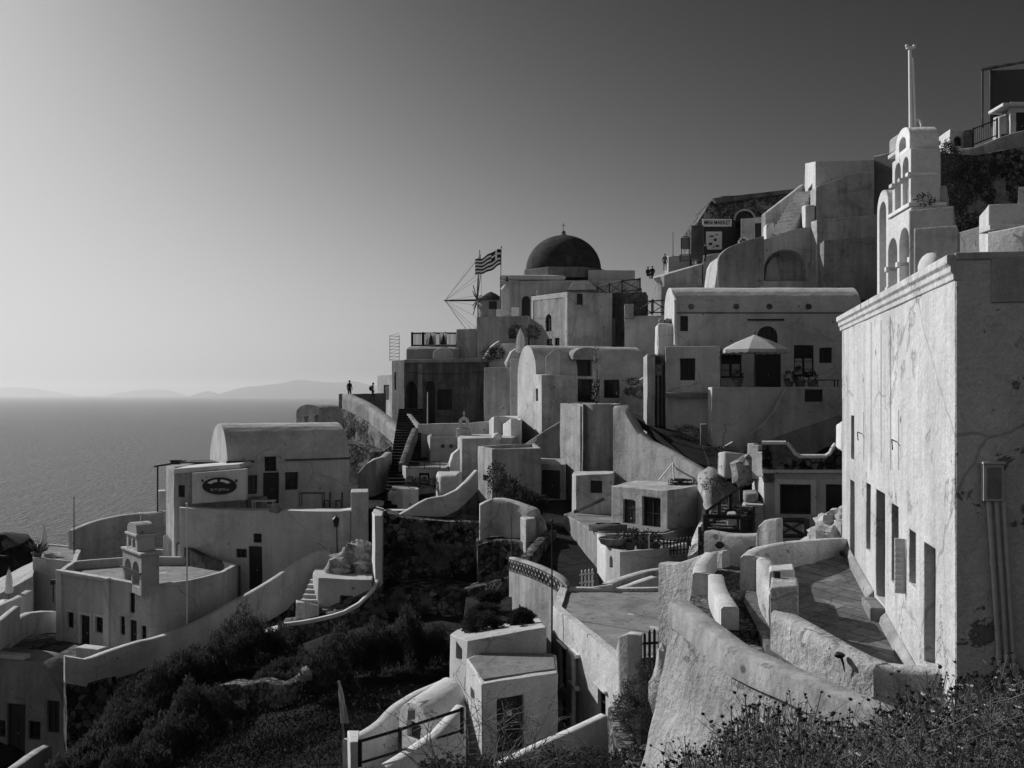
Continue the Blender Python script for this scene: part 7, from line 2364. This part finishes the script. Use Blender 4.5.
# ================================================================== PEOPLE (small figures against the sky)
def person(label, px, py, D, h, face=0.0, pose='stand', coat='cloth_dark', bag=False):
    """feet (or seat) at px, py; one continuous skinned body"""
    b = P(px, py, D)
    t = thing('person', label, 'person', b, 'people on the terraces')
    s = h / 1.75
    J = {'pelvis': (0, 0, .92), 'spine': (0, .01, 1.12), 'chest': (0, 0, 1.32), 'neck': (0, .01, 1.48), 'head': (0, -.02, 1.58), 'crown': (0, -.01, 1.70),
         'lsh': (-.18, 0, 1.40), 'lel': (-.25, .03, 1.14), 'lwr': (-.24, -.06, .90), 'lha': (-.23, -.09, .80),
         'rsh': (.18, 0, 1.40), 'rel': (.25, .03, 1.14), 'rwr': (.24, -.06, .90), 'rha': (.23, -.09, .80),
         'lhip': (-.1, 0, .88), 'lkn': (-.11, -.02, .48), 'lan': (-.12, .03, .09), 'lto': (-.13, -.13, .04),
         'rhip': (.1, 0, .88), 'rkn': (.11, -.02, .48), 'ran': (.12, .03, .09), 'rto': (.13, -.13, .04)}
    if pose == 'walk':
        J.update(lkn=(-.11, -.2, .5), lan=(-.12, -.22, .1), lto=(-.12, -.38, .05), rkn=(.11, .05, .48), ran=(.12, .3, .14), rto=(.12, .2, .04), lel=(-.26, -.02, 1.15), lwr=(-.22, -.2, 1.0), lha=(-.2, -.27, .95), head=(0, -.08, 1.57), crown=(0, -.09, 1.69))
    if pose == 'sit':
        dz = .46
        for k in list(J): J[k] = (J[k][0], J[k][1], J[k][2] - dz)
        J.update(lkn=(-.13, -.42, .46), lan=(-.13, -.40, .06), lto=(-.13, -.56, .02), rkn=(.13, -.42, .46), ran=(.13, -.40, .06), rto=(.13, -.56, .02), lwr=(-.18, -.25, .56), lha=(-.14, -.33, .52), rwr=(.18, -.25, .56), rha=(.14, -.33, .52))
    E = [('pelvis', 'spine'), ('spine', 'chest'), ('chest', 'neck'), ('neck', 'head'), ('head', 'crown'), ('chest', 'lsh'), ('lsh', 'lel'), ('lel', 'lwr'), ('lwr', 'lha'), ('chest', 'rsh'), ('rsh', 'rel'), ('rel', 'rwr'), ('rwr', 'rha'), ('pelvis', 'lhip'), ('lhip', 'lkn'), ('lkn', 'lan'), ('lan', 'lto'), ('pelvis', 'rhip'), ('rhip', 'rkn'), ('rkn', 'ran'), ('ran', 'rto')]
    rad = dict(pelvis=.15, spine=.14, chest=.19, neck=.06, head=.095, crown=.07, lsh=.075, rsh=.075, lel=.05, rel=.05, lwr=.035, rwr=.035, lha=.04, rha=.04, lhip=.1, rhip=.1, lkn=.065, rkn=.065, lan=.045, ran=.045, lto=.04, rto=.04)
    names = list(J)
    m = Matrix.Rotation(face, 3, 'Z')
    me = bpy.data.meshes.new('body')
    me.from_pydata([m @ (Vector(J[k]) * s) for k in names], [(names.index(a), names.index(c)) for a, c in E], [])
    o = bpy.data.objects.new('body', me)
    col.objects.link(o)
    o.modifiers.new('skin', 'SKIN')
    for i, k in enumerate(names):
        r = rad[k] * s
        me.skin_vertices[0].data[i].radius = (r, r * (.8 if k in ('chest', 'spine', 'pelvis') else 1))
        me.skin_vertices[0].data[i].use_root = k == 'pelvis'
    sb = o.modifiers.new('sub', 'SUBSURF'); sb.levels = sb.render_levels = 2
    o.location = b
    dg = bpy.context.evaluated_depsgraph_get(); dg.update()
    new = bpy.data.meshes.new_from_object(o.evaluated_get(dg))
    o.modifiers.clear(); o.data = new
    new.materials.clear()
    new.materials.append(M[coat]); new.materials.append(M['skin']); new.materials.append(M['cloth_dark'])
    hz_ = J['neck'][2] * s; wz = J['pelvis'][2] * s
    for p in new.polygons:
        z = p.center.z
        p.material_index = 1 if z > hz_ + .02 else (2 if z < wz - .02 else 0)
        p.use_smooth = True
    o.location = (0, 0, 0); o.parent = t
    hd = b + m @ (Vector(J['crown']) * s)
    mb = MB(); mb.ball(hd + m @ Vector((0, .02, -.03)), .105 * s, 12, .9); make('hair', mb, 'hair', t, smooth=60)
    if bag:
        q = b + m @ (Vector((.12, .18, J['chest'][2] - .12)) * s)
        mb = MB(); mb.ball(q, .2 * s, 12, 1.2, .15); make('backpack', mb, 'cloth_dark', t, smooth=60)
    return t


person('person in dark clothes standing at the lookout parapet, back to the sea', 349.5, 399, 104.5, 1.95, 2.8)
person('person with a backpack walking past the pale flat house', 372.5, 401, 106, 1.95, 1.4, 'walk', 'cloth_mid', True)
person('left seated person in dark clothes at the head of the braced railing', 648, 279.5, 97, 1.7, .6, 'sit')
person('right seated person in dark clothes at the head of the braced railing', 652.3, 279, 97.2, 1.72, -.4, 'sit')
person('person in dark trousers standing before the bright white pillar block', 665, 271, 98.5, 1.7, .3, 'stand', 'cloth_mid')
person('person in dark clothes walking below the dark shop rack', 705, 262, 92.4, 1.7, .5, 'walk')

# ================================================================== VEGETATION
def scrub_object(name, label, regions, n, size, mat, kind='stuff', blade=False):
    """regions: (x, y, rx, ry, h) mounds in plan; leaves through their volume"""
    mb = MB()
    tot = sum(r[2] * r[3] for r in regions)
    for (x, y, rx, ry, hgt) in regions:
        k = int(n * rx * ry / tot)
        for _ in range(k):
            a = random.uniform(0, 6.283)
            r = math.sqrt(random.random())
            qx, qy = x + rx * r * math.cos(a), y + ry * r * math.sin(a)
            g = tz(qx, qy) if False else None
            mb.v.append(Vector((qx, qy, hgt * math.sqrt(max(0, 1 - r * r)))))
    return mb


def scrub(label, mounds, n, size, mat, name='scrub', up=.9):
    pts, hh = [], []
    tot = sum(r[2] * r[3] for r in mounds)
    for (x, y, rx, ry, h_) in mounds:
        for _ in range(int(n * rx * ry / tot)):
            a = random.uniform(0, 6.283)
            r = math.sqrt(random.random())
            pts.append((x + rx * r * math.cos(a), y + ry * r * math.sin(a)))
            hh.append(h_ * math.sqrt(max(0.02, 1 - r ** 2.4)))
    arr = np.array(pts)
    gz = tz0(arr[:, 0], arr[:, 1])
    mb = MB()
    for (x, y), z, h_ in zip(pts, gz, hh):
        zz = z + tnoise(x, y)
        f = .55 + .75 * noise.noise(Vector((x * .9, y * .9, 2))) + .3 * noise.noise(Vector((x * 2.4, y * 2.4, 7)))
        f = max(.1, f + .35)
        t = random.random() ** .3
        p = Vector((x, y, zz + h_ * f * t))
        d = Vector((random.gauss(0, .55), random.gauss(0, .55), up + random.random() * .6))
        mb.leaf(p, d, size * random.uniform(.18, .34), size * random.uniform(.8, 1.7))
    return make(name, mb, mat, None, kind='stuff', label=label, cat='scrub')


def mound(px, py, D, rx, ry, h_):
    q = XY(px, D)
    return (q.x, q.y, rx, ry, h_)


upper = [mound(262, 640, 50, 1.72, 1.2, 1.89), mound(240, 655, 49, 2.03, 1.28, 2.02), mound(215, 668, 48, 1.87, 1.28, 1.89), mound(192, 682, 47, 1.72, 1.28, 1.76), mound(170, 695, 46, 1.87, 1.28, 1.63), mound(145, 712, 45, 1.87, 1.28, 1.63), mound(120, 735, 43, 1.72, 1.2, 1.51), mound(95, 750, 42, 1.72, 1.2, 1.39), mound(70, 765, 41, 1.56, 1.12, 1.26),
         mound(205, 700, 42, 1.87, 1.12, 1.63), mound(180, 720, 41, 1.72, 1.12, 1.51), mound(155, 740, 40, 1.56, 1.12, 1.39), mound(130, 765, 38, 1.56, 1.12, 1.26), mound(280, 640, 51, 1.17, 0.96, 1.26)]
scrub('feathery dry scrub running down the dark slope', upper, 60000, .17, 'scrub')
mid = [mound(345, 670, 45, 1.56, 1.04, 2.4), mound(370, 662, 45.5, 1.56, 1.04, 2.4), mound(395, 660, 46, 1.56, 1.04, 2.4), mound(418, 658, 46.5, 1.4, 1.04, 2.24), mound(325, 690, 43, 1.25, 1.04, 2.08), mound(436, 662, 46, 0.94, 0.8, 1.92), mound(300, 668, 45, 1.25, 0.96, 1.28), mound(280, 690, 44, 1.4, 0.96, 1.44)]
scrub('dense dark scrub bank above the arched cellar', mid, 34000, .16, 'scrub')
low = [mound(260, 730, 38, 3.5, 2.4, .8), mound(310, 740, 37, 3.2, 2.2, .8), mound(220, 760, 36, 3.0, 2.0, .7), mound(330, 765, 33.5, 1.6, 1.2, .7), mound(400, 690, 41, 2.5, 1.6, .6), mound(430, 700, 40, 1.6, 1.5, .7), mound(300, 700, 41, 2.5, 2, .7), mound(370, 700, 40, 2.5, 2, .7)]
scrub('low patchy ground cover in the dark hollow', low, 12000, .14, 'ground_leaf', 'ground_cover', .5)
# stone terrace edges in the scrub
ribbon('rubble_wall', 'low tumbled stone terrace edge among the scrub', 'wall', [(214, 688, 43.5), (232, 686, 43), (256, 684, 42.6), (278, 686, 42.4), (300, 678, 42.6)], .8, drop=2.6, mat='rubble_light', rough=.3, step=.3, vstep=.3, wob=.12)
rock('small pale stone lying on the tumbled terrace edge', 306, 674, 42.2, .32, 5.5, 'rock')
h = house('cistern_slab', 'little pale plastered cistern top half buried in the scrub', 'cistern', [(259, 54), (264, 53), (279.5, 53.2), (279, 55)], [Z(630, 54), Z(636, 53), Z(630, 53.2), Z(624, 55)], -16, 'white', bevel=.08)
# clinging plants on the rubble terrace
for i, (px, py, D) in enumerate([(420, 545, 62.0), (450, 560, 61.5), (480, 556, 61), (440, 590, 58), (470, 610, 56), (410, 620, 56.5), (495, 590, 56), (398, 560, 62), (430, 640, 53), (465, 530, 62.5)]):
    bush(['thin dark tuft clinging to the rubble terrace below the diagonal parapet', 'dark tuft in the middle of the rubble terrace', 'dark tuft near the right end of the rubble terrace', 'dark growth on the lower rubble ledge', 'dark growth right above the big round bushes', 'dark growth at the left foot of the rubble terrace', 'dark tuft behind the round bushes', 'small dark tuft beside the white pillar wall', 'low dark growth at the foot of the lower ledge', 'dark tuft high under the planter wall'][i],
         px, py, D, (.9 + .3 * (i % 3), .6, .55), 220, .2, mat='leaf', group='tufts on the rubble terrace', stem=False)

# foreground weeds with dry flower heads
def weed_height(px):
    return 0
mb, st, hd, pt = MB(), MB(), MB(), MB()
random.seed(11)
def topline(px):
    pts = [(640, 790), (670, 772), (690, 762), (715, 752), (740, 722), (775, 712), (800, 722), (830, 728), (860, 735), (890, 722), (920, 700), (950, 700), (985, 690), (1030, 686)]
    for (a, b_), (c, d) in zip(pts[:-1], pts[1:]):
        if a <= px <= c: return b_ + (d - b_) * (px - a) / (c - a)
    return 790
stems = []
for i in range(520):
    px = random.uniform(650, 1060)
    D = random.uniform(6.2, 9.6)
    tp = topline(min(px, 1029)) + random.expovariate(1 / 22.0) - 12
    x = (px - CX) * D / F
    g = tz(x, D)
    ztop = (HZ - tp + (random.uniform(8, 34) if random.random() < .12 else 0)) * D / F
    if ztop < g + .12: ztop = g + random.uniform(.12, .4)
    if ztop > g + 1.3: continue
    lean = Vector((random.gauss(0, .26), random.gauss(0, .2), 0))
    b0 = Vector((x, D, g - .05)) - lean * .8
    tip = Vector((x, D, ztop))
    midp = b0.lerp(tip, .55) + Vector((random.gauss(0, .07), random.gauss(0, .06), random.uniform(-.02, .08)))
    st.path([b0, midp, tip], .007, .004, 4)
    L_ = (tip - b0).length
    nb = random.randint(3, 9)
    ends = [tip]
    for k in range(nb):
        q = midp.lerp(tip, random.uniform(.0, .7))
        e = q + Vector((random.gauss(0, .13), random.gauss(0, .11), random.uniform(.03, .2) * L_ + .02))
        st.path([q, q.lerp(e, .6) + Vector((0, 0, -.01)), e], .003, .002, 3)
        ends.append(e)
    for e in ends:
        if random.random() < .6:
            r = random.uniform(.006, .016)
            hd.ball(e, r, 6, .85)
            for k in range(5):
                hd.leaf(e, Vector((random.gauss(0, 1), random.gauss(0, 1), random.gauss(.3, .7))), .008, r * 2.0)
        elif random.random() < .12:
            for k in range(9):
                a = 2 * PI * k / 9
                pt.leaf(e, Vector((math.cos(a), math.sin(a), .5)), .014, .028)
    nl = int(18 * L_ / .5) + 6
    for k in range(nl):
        f = random.random() ** 1.2 * .9
        q = b0.lerp(midp, f / .55) if f < .55 else midp.lerp(tip, (f - .55) / .45)
        q = q + Vector((random.gauss(0, .05), random.gauss(0, .05), random.gauss(0, .02)))
        d = Vector((random.gauss(0, 1), random.gauss(0, 1), random.uniform(.1, 1.0)))
        mb.leaf(q, d, random.uniform(.009, .018), random.uniform(.03, .065))
for i in range(5200):
    px = random.uniform(660, 1060)
    D = random.uniform(6.0, 9.8)
    x = (px - CX) * D / F
    g = tz(x, D)
    tp = topline(min(px, 1029)) + 24
    zmax = min(g + .75, (HZ - tp) * D / F)
    if zmax < g: continue
    z = g + (zmax - g) * random.random() ** .8
    mb.leaf(Vector((x, D, z)), Vector((random.gauss(0, 1), random.gauss(0, 1), random.uniform(0, 1))), random.uniform(.01, .02), random.uniform(.03, .07))
wt = thing('wildflowers', 'tangle of dry wildflowers with dark seed heads in the bottom right corner', 'wildflowers', (3.5, 8, tz(3.5, 8)))
wt['kind'] = 'stuff'
make('leaf_mass', mb, 'leaf_pale', wt)['kind'] = 'stuff'
make('stem_mass', st, 'stem', wt)['kind'] = 'stuff'
make('seedhead_mass', hd, 'seedhead', wt)['kind'] = 'stuff'
make('petal_mass', pt, 'petal', wt)['kind'] = 'stuff'

# dry twiggy brush before the lower house
random.seed(5)
st, lf = MB(), MB()
for i in range(70):
    px = random.uniform(430, 560)
    D = random.uniform(19.5, 23.5)
    x = (px - CX) * D / F
    g = (HZ - 785) * D / F
    hgt = random.uniform(.9, 2.6) if px < 530 else random.uniform(.4, 1.2)
    p = Vector((x, D, g))
    pts = [p]
    d = Vector((random.gauss(0, .35), random.gauss(0, .2), 1))
    for k in range(6):
        d = d + Vector((random.gauss(0, .22), random.gauss(0, .15), -.05 * k))
        p = p + d.normalized() * hgt / 6
        pts.append(p)
        if k > 1:
            e = p + Vector((random.gauss(0, .3), random.gauss(0, .2), random.uniform(0, .35)))
            st.path([p, p.lerp(e, .5) + Vector((0, 0, .05)), e], .006, .003, 3)
            for _ in range(2):
                lf.leaf(p.lerp(e, random.random()), Vector((random.gauss(0, 1), random.gauss(0, 1), .5)), .02, .06)
    st.path(pts, .012, .004, 4)
for i in range(5200):
    px = random.uniform(420, 640)
    D = random.uniform(20.5, 24.5)
    q = P(px, 786, D)
    lim = 762 if px < 540 else 752
    q.z = P(px, random.uniform(lim - 14 * noise.noise(Vector((px * .05, D, 0))) , 790), D).z
    lf.leaf(q, Vector((random.gauss(0, 1), random.gauss(0, 1), random.uniform(0, 1))), random.uniform(.03, .06), random.uniform(.08, .17))
wt = thing('brushwood', 'bare twiggy brush growing before the lower house doorway', 'brush', P(490, 786, 22))
wt['kind'] = 'stuff'
make('twig_mass', st, 'stem', wt)['kind'] = 'stuff'
make('leaf_mass', lf, 'leaf', wt)['kind'] = 'stuff'
